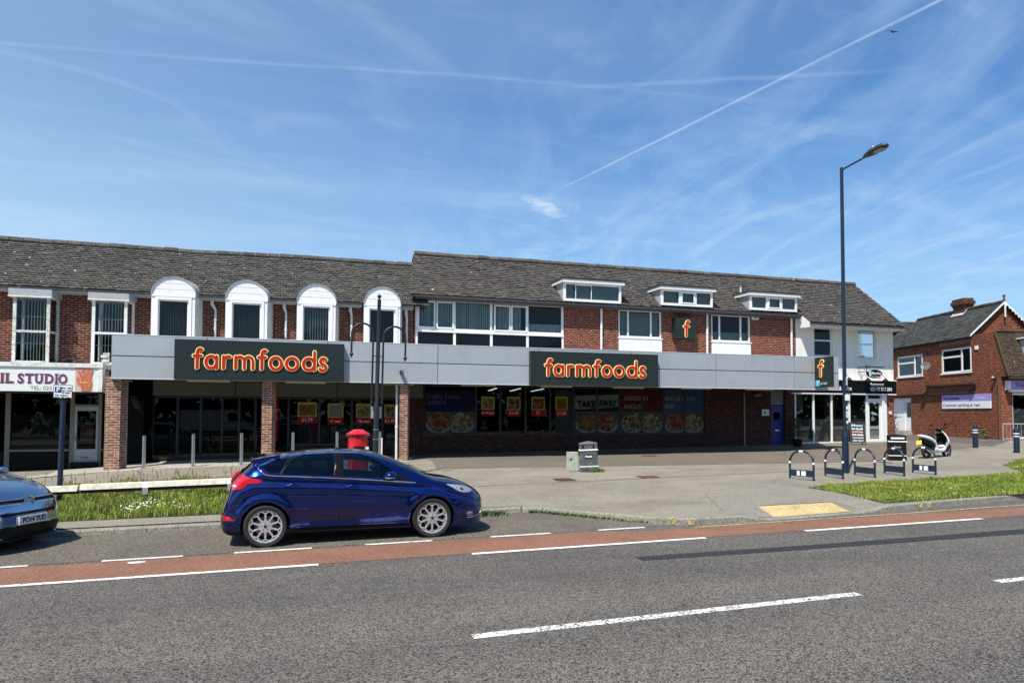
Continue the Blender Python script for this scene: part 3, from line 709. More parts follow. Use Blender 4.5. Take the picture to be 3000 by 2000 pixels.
# ------------------------------------------------------------------ LEFT TERRACE BLOCK
YU = 27.5; YR, ZRL, ZRR = 29.8, 8.03, 8.51
LB = thing('shop_terrace', 'long low brick terrace with round-topped dormers and sagging grey tiled roof, above the nail studio', 'building', (0, YU, .3))
XL0, XL1 = -16.0, 5.02
b1 = (X_(36, 950, YU), X_(143, 950, YU)); b2 = (X_(268, 950, YU), X_(372, 950, YU))
YB = 26.95; YD = 26.82; SK = .25      # party walls and cheeks run 14 degrees off square
# dormer openings in the wall
dorm = [(442, 571, 811, 865, 462, 552, 878), (660, 783, 822, 877, 679, 765, 887.6), (869.5, 983, 833, 888, 887, 966.7, 897), (1065.6, 1172.4, 841, 893, 1081.5, 1158, 905)]
mb = MB()
zfloor = 3.95
holes = [(X_(p[4], 930, YU), X_(p[5], 930, YU), zfloor+.1, 5.7) for p in dorm]+[(b1[0]+.1, b1[1]-.1, 3.6, 5.6), (b2[0]+.1, b2[1]-.1, 3.6, 5.6)]
wall(mb, PY(YU), XL0, XL1, 3.3, 6.05, holes, .2)
mb.box(XL0, XL0+.2, YU+.003, 32.0, 0, 6.0); mb.box(XL1-.2, XL1, YU+.25, 32, 0, 5.9); mb.box(XL0, XL1, 32.0, 32.2, 0, 6.0)
mb.poly([(XL1-.1, YU, 6.0), (XL1-.1, YR, ZRL-.1), (XL1-.1, 32.2, 6.0)])
mb.build('upper_wall', M['brick_left'], LB)
# room behind and floor between storeys
mb = MB(); mb.box(XL0+.3, XL1-.3, 29.6, 29.7, .3, 6.0); mb.box(XL0+.2, XL1-.2, YU+.25, 32, zfloor-.3, zfloor); mb.build('rooms', M['dark_in'], LB)
mb = MB(); ye, ze = 27.12, 6.02
mb.quad((XL0, ye+.02, ze-.05), (XL1+.2, ye+.02, ze-.05), (XL1+.2, YR, ZRL-.11), (XL0, YR, ZRL-.11)); mb.quad((XL0, YR, ZRL-.11), (XL1+.2, YR, ZRL-.11), (XL1+.2, 32.5, 6.0), (XL0, 32.5, 6.0))
mb.build('roof_underlay', M['roof_under'], LB)
mb = MB(); roof_tiles(mb, (ye, ze), (YR, ZRL), XL0, 5.55, .15, .19); 
# gentle sag of the old ridge
def sag(v):
    t = clamp((v[2]-6)/2); return (v[0], v[1], v[2]+t*(.012*math.sin(v[0]*1.1+1)+.025*math.sin(v[0]*.37)-.02))
mb.v = [sag(v) for v in mb.v]
roof = mb.build('roof', M['tiles_left'], LB)
mb = MB(); ridge_tiles(mb, XL0, 5.4, YR, ZRL+.06); mb.v = [sag(v) for v in mb.v]; mb.build('ridge', M['tiles_left'], roof)
# gutter and soffit
def gutter(par, x0, x1, y, z, m='gutter'):
    mb = MB(); r = .055; pr = [(r*math.cos(a), r*math.sin(a)) for a in [math.pi*(1+i/8) for i in range(9)]]
    n = mb.vs([(x0, y+p[0], z+p[1]) for p in pr]+[(x1, y+p[0], z+p[1]) for p in pr])
    for i in range(8): mb.face((n+i, n+i+1, n+10+i, n+9+i))
    mb.face(range(n, n+9)); mb.face(range(n+9, n+18))
    x = x0+1
    while x < x1: mb.box(x-.03, x+.03, y-r-.006, y+r, z-r-.008, z+.012); x += 1.83
    return mb.build('gutter', M[m], par)
edges = [XL0]
cuts = sorted([(X_(24, 850, YB), X_(152, 850, YB)), (X_(258, 860, YB), X_(378, 860, YB))]+[(X_(p[0]-2, 880, YD), X_(p[1]+2, 880, YD)) for p in dorm])
segs = []; x = XL0
for a, b in cuts[2:]: segs.append((x, a)); x = b
segs.append((x, 4.95))
for a, b in segs: gutter(LB, a, b, 27.09, 5.99)
mb = MB()
for a, b in segs: mb.box(a, b, 27.14, YU, 5.86, 5.90); mb.box(a, b, 27.14, 27.16, 5.9, 6.0)
mb.build('eaves_board', M['grey_trim'], LB)
# two tall bay windows
def bay(pl, pr, ytop, ycap, yrail, plc, prc, caplab, light):
    x0, x1 = X_(pl, 960, YB), X_(pr, 960, YB); zt = Z_((pl+pr)/2, ytop, YB); zr = Z_((pl+pr)/2, yrail, YB); zb = 3.55
    f = MB(); fw = .095
    for a, b, c, d in ((x0, x0+fw, zb, zt), (x1-fw, x1, zb, zt), (x0+fw, x1-fw, zt-.04, zt), (x0+fw, x1-fw, zr-.035, zr+.035), (x0+fw, x1-fw, zb, zb+.08)): f.box(a, b, YB, YB+.08, c, d)
    for s, xx in ((0, x0), (1, x1-.06)):
        def sk(za_, zb2_, ya, yb2): f.prism([(xx+(ya-YB)*SK, ya, za_), (xx+.06+(ya-YB)*SK, ya, za_), (xx+.06+(yb2-YB)*SK, yb2, za_), (xx+(yb2-YB)*SK, yb2, za_)], (0, 0, zb2_-za_))
        sk(zb, zt, YU-.09, YU-.002); sk(zt-.06, zt, YB+.082, YU-.092); sk(zr-.03, zr+.03, YB+.082, YU-.092)
    w = f.build('bay_window', M['white_dirty' if light else 'white_old'], LB)
    g = MB(); g.quad((x0+.04, YB+.05, zb), (x1-.04, YB+.05, zb), (x1-.04, YB+.05, zt-.02), (x0+.04, YB+.05, zt-.02))
    for xx in (x0+.03, x1-.03): g.quad((xx, YB+.06, zb), (xx+SK*.5, YU-.05, zb), (xx+SK*.5, YU-.05, zt-.02), (xx, YB+.06, zt-.02))
    g.build('pane', M['glass_up'], w)
    k = MB(); n = 8
    for i in range(n):
        x = lerp(x0+.16, x1-.16, (i+.5)/n)+random.uniform(-.01, .01); k.box(x-.012, x+.012, YB+.15, YB+.17, zb, zt-.05)
    for i in range(2): k.box(x0+.1, x1-.1, YB+.172, YB+.185, lerp(zb, zt, .3+.4*i), lerp(zb, zt, .3+.4*i)+.02)
    k.build('security_bars', M['bars'], w)
    c = MB(); cx0, cx1 = X_(plc, 860, YB-.08), X_(prc, 860, YB-.08); zc1 = zt+.005; zc2 = Z_((pl+pr)/2, ycap, YB-.08)
    c.prism([(cx0, YB-.08, zc1), (cx1, YB-.08, zc1), (cx1+.15, YU-.003, zc1), (cx0+.15, YU-.003, zc1)], (0, 0, zc2-zc1)); c.build('bay_cap', M['grey_trim'], w)
    e = MB(); e.box(cx0-.01, cx1+.01, YB-.095, YU-.004, zc1-.035, zc1-.001); e.build('cap_edge', M['white_old'], w)
    return w
bay(36, 145, 868, 846, 970, 24, 152, '', True)
w2 = bay(268, 372, 878, 858, 976, 258, 378, '', False)
# net curtain scraps behind the second bay
mb = MB(); x = X_(290, 900, YB+.2)
mb.prism([(x, YB+.2, 5.55), (x+.14, YB+.2, 5.58), (x+.12, YB+.2, 5.2), (x+.03, YB+.2, 5.25)], (0, .01, 0)); mb.build('paper_scrap', M['white'], w2)
# weathered ladder of flaking boards beside the bay foot
mb = MB(); xx = X_(300, 1080, 26.2)
for i in range(9): mb.box(xx-.05+random.uniform(-.03, .03), xx+.14+random.uniform(-.04, .06), 26.3, 26.34, 2.62+i*.14, 2.70+i*.14)
mb.box(xx-.02, xx+.16, 26.345, 26.4, 2.6, 3.9)
tag(mb.build('flaking_boards', M['white_dirty'], LB), 'peeling white timber boards between the two shop signs')
# round-topped dormers
for i, (pl, pr, yt, ys, gl, gr, gt) in enumerate(dorm):
    ym = 940; x0, x1 = X_(pl, ym, YD), X_(pr, ym, YD); zs = Z_((pl+pr)/2, ys, YD); zt = Z_((pl+pr)/2, yt, YD); zb = 3.9
    wx0, wx1 = X_(gl, ym, YD), X_(gr, ym, YD); wz1 = Z_((pl+pr)/2, gt, YD); cx = (x0+x1)/2; rx = (x1-x0)/2; rz = zt-zs
    f = MB()
    wall(f, PY(YD), x0, x1, zb, zs, [(wx0, wx1, zb, wz1)], .1)
    arc = [(cx-rx*math.cos(math.pi*k/24), zs+rz*math.sin(math.pi*k/24)) for k in range(25)]
    f.poly([(a, YD, z) for a, z in arc])
    for a in (.33, .66): z = zs+rz*a; hw = rx*math.sqrt(1-a*a)-.03; f.box(cx-hw, cx+hw, YD-.006, YD-.001, z-.006, z+.004)
    f.box(x0-.005, x1+.005, YD-.03, YD-.001, zs-.05, zs+.0)     # moulding at the springing
    for a, b, c, d in ((wx0-.09, wx0, zb, wz1+.09), (wx1, wx1+.09, zb, wz1+.09), (wx0, wx1, wz1, wz1+.09)): f.box(a, b, YD-.025, YD-.001, c, d)
    for a, b, c, d in ((wx0, wx0+.045, zb, wz1), (wx1-.045, wx1, zb, wz1), (wx0+.045, wx1-.045, wz1-.045, wz1)): f.box(a, b, YD+.04, YD+.09, c, d)
    D = f.build('dormer', M['white'], LB)
    s = MB(); y2 = 29.2
    for k in range(24):
        (a, za), (b, zb_) = arc[k], arc[k+1]
        for sc, fl in ((1.03, 0),):
            A = (cx+(a-cx)*sc, zs+(za-zs)*sc); B = (cx+(b-cx)*sc, zs+(zb_-zs)*sc)
            s.quad((A[0], YD-.05, A[1]), (B[0], YD-.05, B[1]), (B[0]+SK*(y2-YD), y2, B[1]), (A[0]+SK*(y2-YD), y2, A[1]))
            s.quad((A[0], YD-.05, A[1]), (B[0], YD-.05, B[1]), (b, YD-.045, zb_), (a, YD-.045, za)); s.quad((a, YD-.045, za), (b, YD-.045, zb_), (b, YD+.01, zb_), (a, YD+.01, za))
    s.build('barrel_roof', M['lead'], D, smooth_ang=30)
    for xx, sg in ((x1, 1), (x0, -1)):
     c = MB(); z = zb
     while z < zs-.02:
        z2 = min(z+.105, zs); c.quad((xx+sg*.018, YD+.01, z), (xx+sg*.018+SK*1.5, YU+.8, z), (xx+sg*.002+SK*1.5, YU+.8, z2), (xx+sg*.002, YD+.01, z2)); c.quad((xx+sg*.018, YD+.01, z), (xx+sg*.018+SK*1.5, YU+.8, z), (xx+sg*.002+SK*1.5, YU+.8, z), (xx+sg*.002, YD+.01, z))
        z += .105
     c.build('clad_cheek', M['white_old'], D)
    g = MB(); g.quad((wx0, YD+.07, zb), (wx1, YD+.07, zb), (wx1, YD+.07, wz1), (wx0, YD+.07, wz1)); g.build('pane', M['glass_up'], D)
    if i < 3:
        bl = MB(); x = wx0+.05
        while x < wx1-.05: bl.quad((x, YD+.2, zb), (x+.05, YD+.15, zb), (x+.05, YD+.15, wz1), (x, YD+.2, wz1)); x += .075 if i < 2 else .09
        bl.build('blinds', M['blind' if i == 2 else 'blind_dark'], D)
    bk = MB(); bk.box(wx0-.1, wx1+.1, YD+.5, YD+.52, zb, wz1+.1); bk.build('room_back', M['dark_in'], D)
for px, pt, yt in ((631, 622, 867), (838, 833, 877), (1030, 1027, 887), (1192, 1190, 897)): downpipe(LB, px, yt, 990 if px < 900 else 1012, 27.38, pxt=pt)
# ground floor of the left block: dark glazed shopfronts set back beneath the canopy
YS = 27.45
mb = MB(); zt = 3.3
mb.box(-4.75, -3.95, YS, YS+.2, .1, zt); mb.box(4.35, 5.3, YS, YS+.2, .1, zt-.02)
mb.build('ground_wall', M['brick_base'], LB)
sh = MB()  # framing of the supermarket front
def gx(px, y=1240): return X_(px, y, YS)
z0 = .40; ztop = Z_(800, 1160, YS)
for px in (447, 520, 588, 650, 700, 748, 800, 845, 935, 1030, 1120, 1160): x = gx(px); sh.box(x-.04, x+.04, YS, YS+.1, z0, ztop)
sh.box(gx(447), gx(1160), YS+.002, YS+.098, ztop-.1, ztop); sh.box(gx(447), gx(845), YS+.004, YS+.096, z0, z0+.12)
sh.box(gx(845), gx(1160), YS-.02, YS+.12, Z_(1000, 1305, YS), Z_(1000, 1298, YS))
SF = sh.build('shopfront', M['dark_frame'], LB)
g = MB(); g.quad((gx(447), YS+.05, z0), (gx(845), YS+.05, z0), (gx(845), YS+.05, ztop), (gx(447), YS+.05, ztop)); zr = Z_(1000, 1305, YS)
g.quad((gx(845), YS+.05, zr), (gx(1160), YS+.05, zr), (gx(1160), YS+.05, ztop), (gx(845), YS+.05, ztop)); g.build('pane', M['glass_dark'], SF)
g = MB(); g.box(gx(845), gx(1165), YS, YS+.2, .2, zr-.003); g.build('stall_riser', M['brick_base'], SF)
g = MB(); g.quad((gx(870), YS+.08, zr), (gx(1150), YS+.08, zr), (gx(1150), YS+.08, zr+.75), (gx(870), YS+.08, zr+.75)); g.build('frosted_film', M['obscure'], SF)
g = MB(); a, b = gx(802), gx(814); g.box(a, b, YS-.02, YS-.004, 1.0, 2.6); BN = g.build('red_banner', M['poster_red'], SF)
for k, ch in enumerate('TE'): text('letter', ch, M['poster_white'], BN, .17, ((a+b)/2, YS-.025, 2.02-.22*k), align='CENTER')
# inner fascia boards above the shopfront
mb = MB(); joints = [447, 690, 988, 1240]; zt_, zb_ = Z_(820, 1126, 27.2), Z_(820, 1161, 27.2)
for a, b in zip(joints[:-1], joints[1:]): mb.box(X_(a, 1140, 27.2)+.012, X_(b, 1140, 27.2)-.012, 27.2, YS, zb_, 3.08)
mb.build('inner_fascia', M['inner_fascia'], LB)
# shelves and stock inside, dimness put into their dark colour
mb = MB()
for k in range(14):
    x = -3.4+k*.62; mb.box(x, x+.45, 28.7, 29.2, .4, 1.3+random.random()*.8)
mb.build('display_units', M['room'], LB)
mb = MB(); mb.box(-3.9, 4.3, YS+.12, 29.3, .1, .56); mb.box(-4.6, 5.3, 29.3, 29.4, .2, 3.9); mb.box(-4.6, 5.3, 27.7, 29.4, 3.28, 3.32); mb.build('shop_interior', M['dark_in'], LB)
# nail studio shopfront
NS = thing('shopfront', 'grey timber shopfront of the nail studio with a half-glazed door and wide window', 'shopfront', (-6.5, 27.3, .2))
YN = 27.0
def nx(px, y=1250): return X_(px, y, YN)
zt = Z_(150, 1150, YN); zd = Z_(250, 1352, YN); zsill = Z_(100, 1318, YN)
f = MB()
f.box(-16, nx(300), YN-.02, YN+.12, zt, zt+.35)
for px, w_ in ((22, .14), (211, .12), (292, .10)): x = nx(px); f.box(x-w_/2, x+w_/2, YN-.01, YN+.11, .05, zt-.002)
f.box(nx(22), nx(205), YN-.08, YN+.1, zsill-.04, zsill+.02)
f.box(nx(293), nx(303), YN-.06, YN+.1, zsill-.04, zsill+.02); f.box(nx(211), nx(292), YN, YN+.1, Z_(250, 1187, YN)-.03, Z_(250, 1187, YN)+.03)
f.build('timber_frame', M['mdf'], NS)
g = MB(); g.quad((nx(22), YN+.05, zsill), (nx(208), YN+.05, zsill), (nx(208), YN+.05, zt), (nx(22), YN+.05, zt)); g.quad((nx(213), YN+.05, Z_(250, 1187, YN)), (nx(292), YN+.05, Z_(250, 1187, YN)), (nx(292), YN+.05, zt), (nx(213), YN+.05, zt)); g.build('pane', M['glass_dark'], NS)
g = MB(); g.box(-16, nx(205), YN+.02, YN+.1, 0, zsill-.045); g.box(nx(293), nx(305), YN+.02, YN+.1, 0, zsill-.045); g.box(nx(213), nx(291), YN-.25, YN+.1, -.05, zd-.01); g.build('stall_riser', M['car_black'], NS)
dl, dr_ = nx(217), nx(287); dzt = Z_(250, 1190, YN)
d = MB(); wl, wr_, wzt, wzb = nx(225), nx(281), Z_(250, 1203, YN), Z_(250, 1315, YN)
for a, b, c, e in ((dl, wl, zd, dzt), (wr_, dr_, zd, dzt), (wl, wr_, zd, wzb), (wl, wr_, wzt, dzt)): d.box(a, b, YN+.01, YN+.06, c, e)
DR = d.build('door', M['door_grey'], NS)
g = MB(); g.quad((wl, YN+.04, wzb), (wr_, YN+.04, wzb), (wr_, YN+.04, wzt), (wl, YN+.04, wzt)); g.build('pane', M['glass_dark'], DR)
g = MB(); zl = Z_(250, 1339, YN); g.box(nx(239), nx(261), YN-.002, YN+.008, zl-.03, zl+.03); g.box(nx(217)+.03, nx(217)+.06, YN-.03, YN+.008, 1.1, 1.25); g.build('letter_box', M['mdf'], DR)
g = MB(); g.quad((nx(234), YN+.07, Z_(250, 1291, YN)), (nx(273), YN+.07, Z_(250, 1291, YN)), (nx(272), YN+.07, Z_(250, 1237, YN)), (nx(234), YN+.07, Z_(250, 1237, YN))); g.build('door_poster', M['skin_b'], DR)
g = MB(); g.quad((nx(30), YN+.09, zsill), (nx(180), YN+.09, zsill), (nx(180), YN+.09, Z_(100, 1257, YN)), (nx(30), YN+.09, Z_(100, 1257, YN))); g.build('lower_film', M['mdf'], NS)
for a, b, m_ in ((35, 78, 'poster_pink'), (88, 115, 'obscure'), (117, 172, 'plate_w')):
    g = MB(); g.quad((nx(a), YN+.10, Z_(100, 1256, YN)), (nx(b), YN+.10, Z_(100, 1256, YN)), (nx(b), YN+.10, Z_(100, 1214, YN)), (nx(a), YN+.10, Z_(100, 1214, YN))); g.build('window_poster', M[m_], NS)
mb = MB(); mb.box(-16, -4.7, 28.4, 28.5, 0, 3.6); mb.box(-16, -4.7, YN+.12, 28.4, 3.3, 3.6); mb.build('interior', M['dark_in'], NS)
# passage beside the pier with a fine barred gate
mb = MB(); mb.box(X_(360, 1250, 27.40), X_(447, 1250, 27.40), 27.40, 27.43, .2, 3.3); mb.build('passage_wall', M['dark_in'], LB)  # near-black board added as the shade in the passage
mb = MB(); px0, px1 = X_(375, 1250, 27.2), X_(418, 1250, 27.2)
for k in range(16): x = lerp(px0, px1, k/15); mb.box(x-.008, x+.008, 27.2, 27.22, .35, 2.4)
for z in (.42, 1.05, 2.38): mb.box(px0, px1, 27.185, 27.198, z, z+.03)
tag(mb.build('gate', M['black']), 'dark barred gate in the passage beside the first brick pier', 'gate')
# ------------------------------------------------------------------ RIGHT BRICK BLOCK
RB = thing('brick_block', 'taller red-brick block with three flat dormers and a wide strip window over the shop canopy', 'building', (14, YU, .4))
XR0, XR1 = 5.05, 22.28
zsw = 4.2
S0, S1 = X_(1217, 920, YU), X_(1652, 950, YU); zst = Z_(1217, 871, YU); zwall = 6.50
A0, A1, Azt, Azb = X_(1812, 950, YU), X_(1938, 950, YU), Z_(1812, 905, YU), Z_(1812, 987, YU)
B0, B1, Bzt, Bzb = X_(2084, 950, YU), X_(2198, 950, YU), Z_(2084, 919, YU), Z_(2084, 999, YU)
# ground floor openings: long window band, doorway
W0, W1, Wzt, Wzb = X_(1241, 1276, YU), X_(2066, 1271, YU), 3.14, Z_(1241, 1277, YU)
D0, D1 = X_(2259, 1250, YU), X_(2301, 1250, YU)
mb = MB(); wall(mb, PY(YU), XR0, XR1, 3.2, zwall, [(S0, S1, zsw, zst), (A0, A1, Azb, Azt), (B0, B1, Bzb, Bzt)], .12)
mb.box(XR0, XR0+.2, YU+.13, 28.5, 0, 6.0); mb.box(XR0, 27.75, 32, 32.2, 0, 6.5)
mb.poly([(4.95, YU+.1, 6.5), (5.50, YR, ZRR-.05), (6.15, 32.2, 6.3)])
mb.build('upper_wall', M['brick_right'], RB)
mb = MB(); wall(mb, PY(YU+.003), XR0, XR1, 0, 3.199, [(W0, W1, Wzb, Wzt), (D0, D1, 0, 3.1)], .15); mb.build('ground_wall', M['brick_base'], RB)
mb = MB(); mb.box(XR0+.2, XR1, 29.5, 29.6, 3.8, 6.4); mb.box(XR0+.2, 27.7, YU+.2, 32, 3.7, 3.9); mb.build('rooms', M['dark_in'], RB)
mb = MB(); ye2, ze2 = 27.17, 6.44; yw2 = 26.72; zw2 = ze2-(ye2-yw2)*(ZRR-ze2)/(YR-ye2)
mb.quad((4.9, ye2+.02, ze2-.03), (27.72, ye2+.02, ze2-.03), (27.72, YR, ZRR-.03), (5.4, YR, ZRR-.03)); mb.quad((5.4, YR, ZRR-.03), (27.72, YR, ZRR-.03), (27.72, 32.6, 6.3), (5.4, 32.6, 6.3))
mb.quad((XR1+.1, yw2+.02, zw2-.03), (27.72, yw2+.02, zw2-.03), (27.72, ye2+.02, ze2-.03), (XR1+.1, ye2+.02, ze2-.03))
mb.build('roof_underlay', M['roof_under'], RB)
mb = MB(); roof_tiles(mb, (ye2, ze2), (YR, ZRR), 4.82, XR1+.1, .15, .185, xa1=5.45); roof2 = mb.build('roof', M['tiles_right'], RB)
mb = MB(); ridge_tiles(mb, 5.45, 22.4, YR, ZRR+.06); mb.build('ridge', M['tiles_right'], roof2)
gutter(RB, 4.85, XR1-.02, 27.13, ze2-.05)
mb = MB(); mb.box(XR0, XR1, 27.18, YU-.001, 6.28, 6.33); mb.build('eaves_board', M['gutter'], RB)
mb = MB(); mb.box(XR0, XR1, 27.16, 27.179, 6.3, 6.42); mb.build('fascia_board', M['gutter'], RB)
# strip window
P = PY(YU); q = MB(); zr = (Z_(1217, 962, YU)+Z_(1217, 968, YU))/2
ws = window(RB, P, S0, S1, zr, zst, fw=.09, mull=[X_(p, 930, YU) for p in (1332, 1440, 1546)],
    casements=[(X_(1224, 930, YU), X_(1276, 930, YU), zr+.08, zst-.1), (X_(1279, 930, YU), X_(1330, 930, YU), zr+.08, zst-.1), (X_(1448, 930, YU), X_(1496, 930, YU), zr+.06, zst-.12), (X_(1498, 930, YU), X_(1545, 930, YU), zr+.06, zst-.12)],
    blind='blind', bl=(0, .72), sill=False, name='strip_window')
mb = MB()
for p in (1220, 1332, 1440, 1546, 1650): x = X_(p, 1000, YU); mb.box(x-.05, x+.05, YU+.02, YU+.1, zsw, zr)
mb.box(S0, S1, YU-.01, YU+.11, zr-.07, zr); mb.build('lower_frame', M['white'], ws)
mb = MB(); mb.box(S0, S1, YU+.05, YU+.07, zsw, zr-.07); mb.build('black_panels', M['panel_black'], ws)
mb = MB(); x0, x1 = X_(1554, 930, YU), X_(1645, 930, YU); x = x0
while x < x1: mb.quad((x, YU+.2, zr), (x+.07, YU+.16, zr), (x+.07, YU+.16, zr+.42), (x, YU+.2, zr+.42)); x += .1
mb.build('half_blinds', M['blind'], ws)
for (a0, a1, zb, zt, mu, bb) in ((A0, A1, Azb, Azt, (1841, 1908), (0, 1)), (B0, B1, Bzb, Bzt, (2109, 2171), (0, 1))):
    w = window(RB, P, a0, a1, zb, zt, fw=.07, mull=[X_(p, 950, YU) for p in mu], sill=True)
    bl = MB(); x = a0+.08; zz = zt-.1 if mu[0] < 2000 else zb+.42
    while x < a1-.1:
        k = random.uniform(-.01, .01); bl.quad((x, YU+.21, zb+.07), (x+.07, YU+.16, zb+.07+k), (x+.07, YU+.16, zz), (x, YU+.21, zz)); x += .098
    bl.build('blinds', M['blind'], w)
    pn = MB(); pn.box(a0, a1, YU-.03, YU-.001, 4.1, zb-.06); pn.build('white_panel', M['white'], w)
# flat-roofed dormers
for (fl, fr, yt, tipx, tipy, yb, panes, obs) in ((1652, 1820, 815, 1640, 839, 882, None, 0), (1938, 2088, 836, 1914, 857, 894, (.36, .66), 1), (2198, 2335, 853.6, 2166, 873, 908, (.36, .66), 2)):
    Yf = 27.12; x0, x1 = X_(fl, 860, Yf), X_(fr, 860, Yf); zt = Z_(fl, yt, Yf); zb = Z_(fl, yb, Yf)+.02; ybk = 28.9
    f = MB(); gt = zt-.16
    for a, b, c, d in ((x0, x0+.09, zb, gt), (x1-.09, x1, zb, gt), (x0+.09, x1-.09, zb, zb+.10), (x0+.09, x1-.09, gt-.06, gt)): f.box(a, b, Yf, Yf+.09, c, d)
    if panes:
        for t_ in panes: x = lerp(x0, x1, t_); f.box(x-.05, x+.05, Yf+.003, Yf+.087, zb+.1, gt-.06)
        xa, xb_ = lerp(x0, x1, panes[0])+.05, lerp(x0, x1, panes[1])-.05
        for a, b, c, d in ((xa, xa+.05, zb+.1, gt-.06), (xb_-.05, xb_, zb+.1, gt-.06), (xa+.05, xb_-.05, gt-.12, gt-.06), (xa+.05, xb_-.05, zb+.1, zb+.15)): f.box(a, b, Yf-.015, Yf+.0, c, d)
    else:
        xa, xb_ = lerp(x0, x1, .2), lerp(x0, x1, .48)
        for a, b, c, d in ((xa, xa+.025, zb+.1, gt-.06), (xb_-.025, xb_, zb+.1, gt-.06), (xa+.025, xb_-.025, gt-.09, gt-.06)): f.box(a, b, Yf+.01, Yf+.03, c, d)
    D = f.build('flat_dormer', M['white'], RB)
    g = MB(); g.quad((x0+.05, Yf+.06, zb+.05), (x1-.05, Yf+.06, zb+.05), (x1-.05, Yf+.06, gt), (x0+.05, Yf+.06, gt)); g.build('pane', M['glass_up'], D)
    if obs == 1:
        bl = MB(); x = x0+.1
        while x < x1-.1: bl.quad((x, Yf+.2, zb+.1), (x+.07, Yf+.15, zb+.1), (x+.07, Yf+.15, gt), (x, Yf+.2, gt)); x += .095
        bl.build('blinds', M['blind'], D)
    else:
        bl = MB(); bl.quad((x0+.05, Yf+.10, zb+.05), (x1-.05, Yf+.10, zb+.05), (x1-.05, Yf+.10, gt), (x0+.05, Yf+.10, gt)); bl.build('obscure_film', M['obscure'], D)
    c = MB()
    for xx in (x0+.01, x1-.01): c.poly([(xx, Yf+.09, zb), (xx, Yf+.09, gt), (xx, ybk, gt), (xx, ybk, gt-.05)])
    c.build('cheek', M['grey_trim'], D)
    r = MB(); r.box(x0-.10, x1+.10, Yf-.12, ybk, gt+.005, zt-.03); r.build('roof_edge', M['white'], D)
    r = MB(); r.box(x0-.13, x1+.13, Yf-.15, ybk, zt-.028, zt+.03); r.build('flat_roof', M['roof_under'], D)
# vent pipe, downpipes, alarm box
mb = MB(); v = onY(2170, 855, 28.1); mb.tube([(v.x, 28.1, v.z-.2), (v.x, 28.1, v.z+.22)], .04, 10); mb.build('vent_pipe', M['pipe'], RB)
for px, yt, yb in ((1762, 893, 1023), (2072, 911, 1037), (2319, 924, 1042)): downpipe(RB, px, yt, yb, 27.42, 'white', hopper=False, r=.045)
AL = thing('alarm_box', 'small white alarm box high on the brick wall under the third flat dormer', 'alarm', (X_(2212, 930, YU), YU, 5.9))
mb = MB(); x0, x1, z0, z1 = X_(2203, 930, 27.44), X_(2222, 930, 27.44), Z_(2212, 936, 27.44), Z_(2212, 925, 27.44); mb.box(x0, x1, 27.40, YU-.001, z0, z1); mb.build('case', M['white'], AL, bevel=.02)
mb = MB(); mb.box(x0+.08, x1-.08, 27.394, 27.3995, (z0+z1)/2-.025, (z0+z1)/2+.025); mb.build('front_label', M['letter_black'], AL)
# long dark window band with mullions and posters
bw = [1241, 1318, 1395, 1462, 1534, 1607, 1625, 1682, 1750, 1815, 1880, 1944, 2005, 2066]
f = MB(); Yb = YU+.06
for p in (1241, 1395, 1466, 1540, 1612, 1680, 1749, 1815, 1881, 1944, 2006, 2066): x = X_(p, 1200, Yb); f.box(x-.04, x+.04, Yb, Yb+.08, Wzb, Wzt)
f.box(W0, W1, Yb+.002, Yb+.078, Wzb, Wzb+.07); f.box(W0, W1, Yb+.002, Yb+.078, Wzt-.12, Wzt)
zmid = Z_(1750, 1206, Yb); f.box(X_(1680, 1200, Yb), W1, Yb+.004, Yb+.07, zmid-.02, zmid+.02)
LW = f.build('shop_window', M['dark_frame'], RB)
g = MB(); g.quad((W0, Yb+.04, Wzb), (W1, Yb+.04, Wzb), (W1, Yb+.04, Wzt), (W0, Yb+.04, Wzt)); g.build('pane', M['glass_dark'], LW)
f = MB()
for k in range(34): x = lerp(W0, W1, k/34); f.box(x, x+.35, 31.0, 31.5, .4, 1.2+random.random()*.9)
f.build('shelf_units', M['room'], RB)
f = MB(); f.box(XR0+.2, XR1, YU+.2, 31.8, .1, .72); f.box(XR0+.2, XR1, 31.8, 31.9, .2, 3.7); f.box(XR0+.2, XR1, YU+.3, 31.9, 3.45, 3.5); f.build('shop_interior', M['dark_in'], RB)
f = MB(); f.box(X_(1640, 1200, YU+.5), X_(1640, 1200, YU+.5)+.02, YU+.2, 31, .4, 3.4); f.build('partition', M['dark_in'], RB)
for r_ in range(3):
    for k in range(7):
        x = X_(1440, 1140, 29.0)+r_*1.0+k*.10; y = 28.3+k*.5
        f = MB(); f.box(x-.04, x+.04, y, y+.16, 3.0, 3.03); tag(f.build('tube_light', M['lamp_on']), ('lit ceiling tube seen through the shop window, row %d from the left' % (r_+1)), 'ceiling light', 'lit tubes on the shop ceiling')
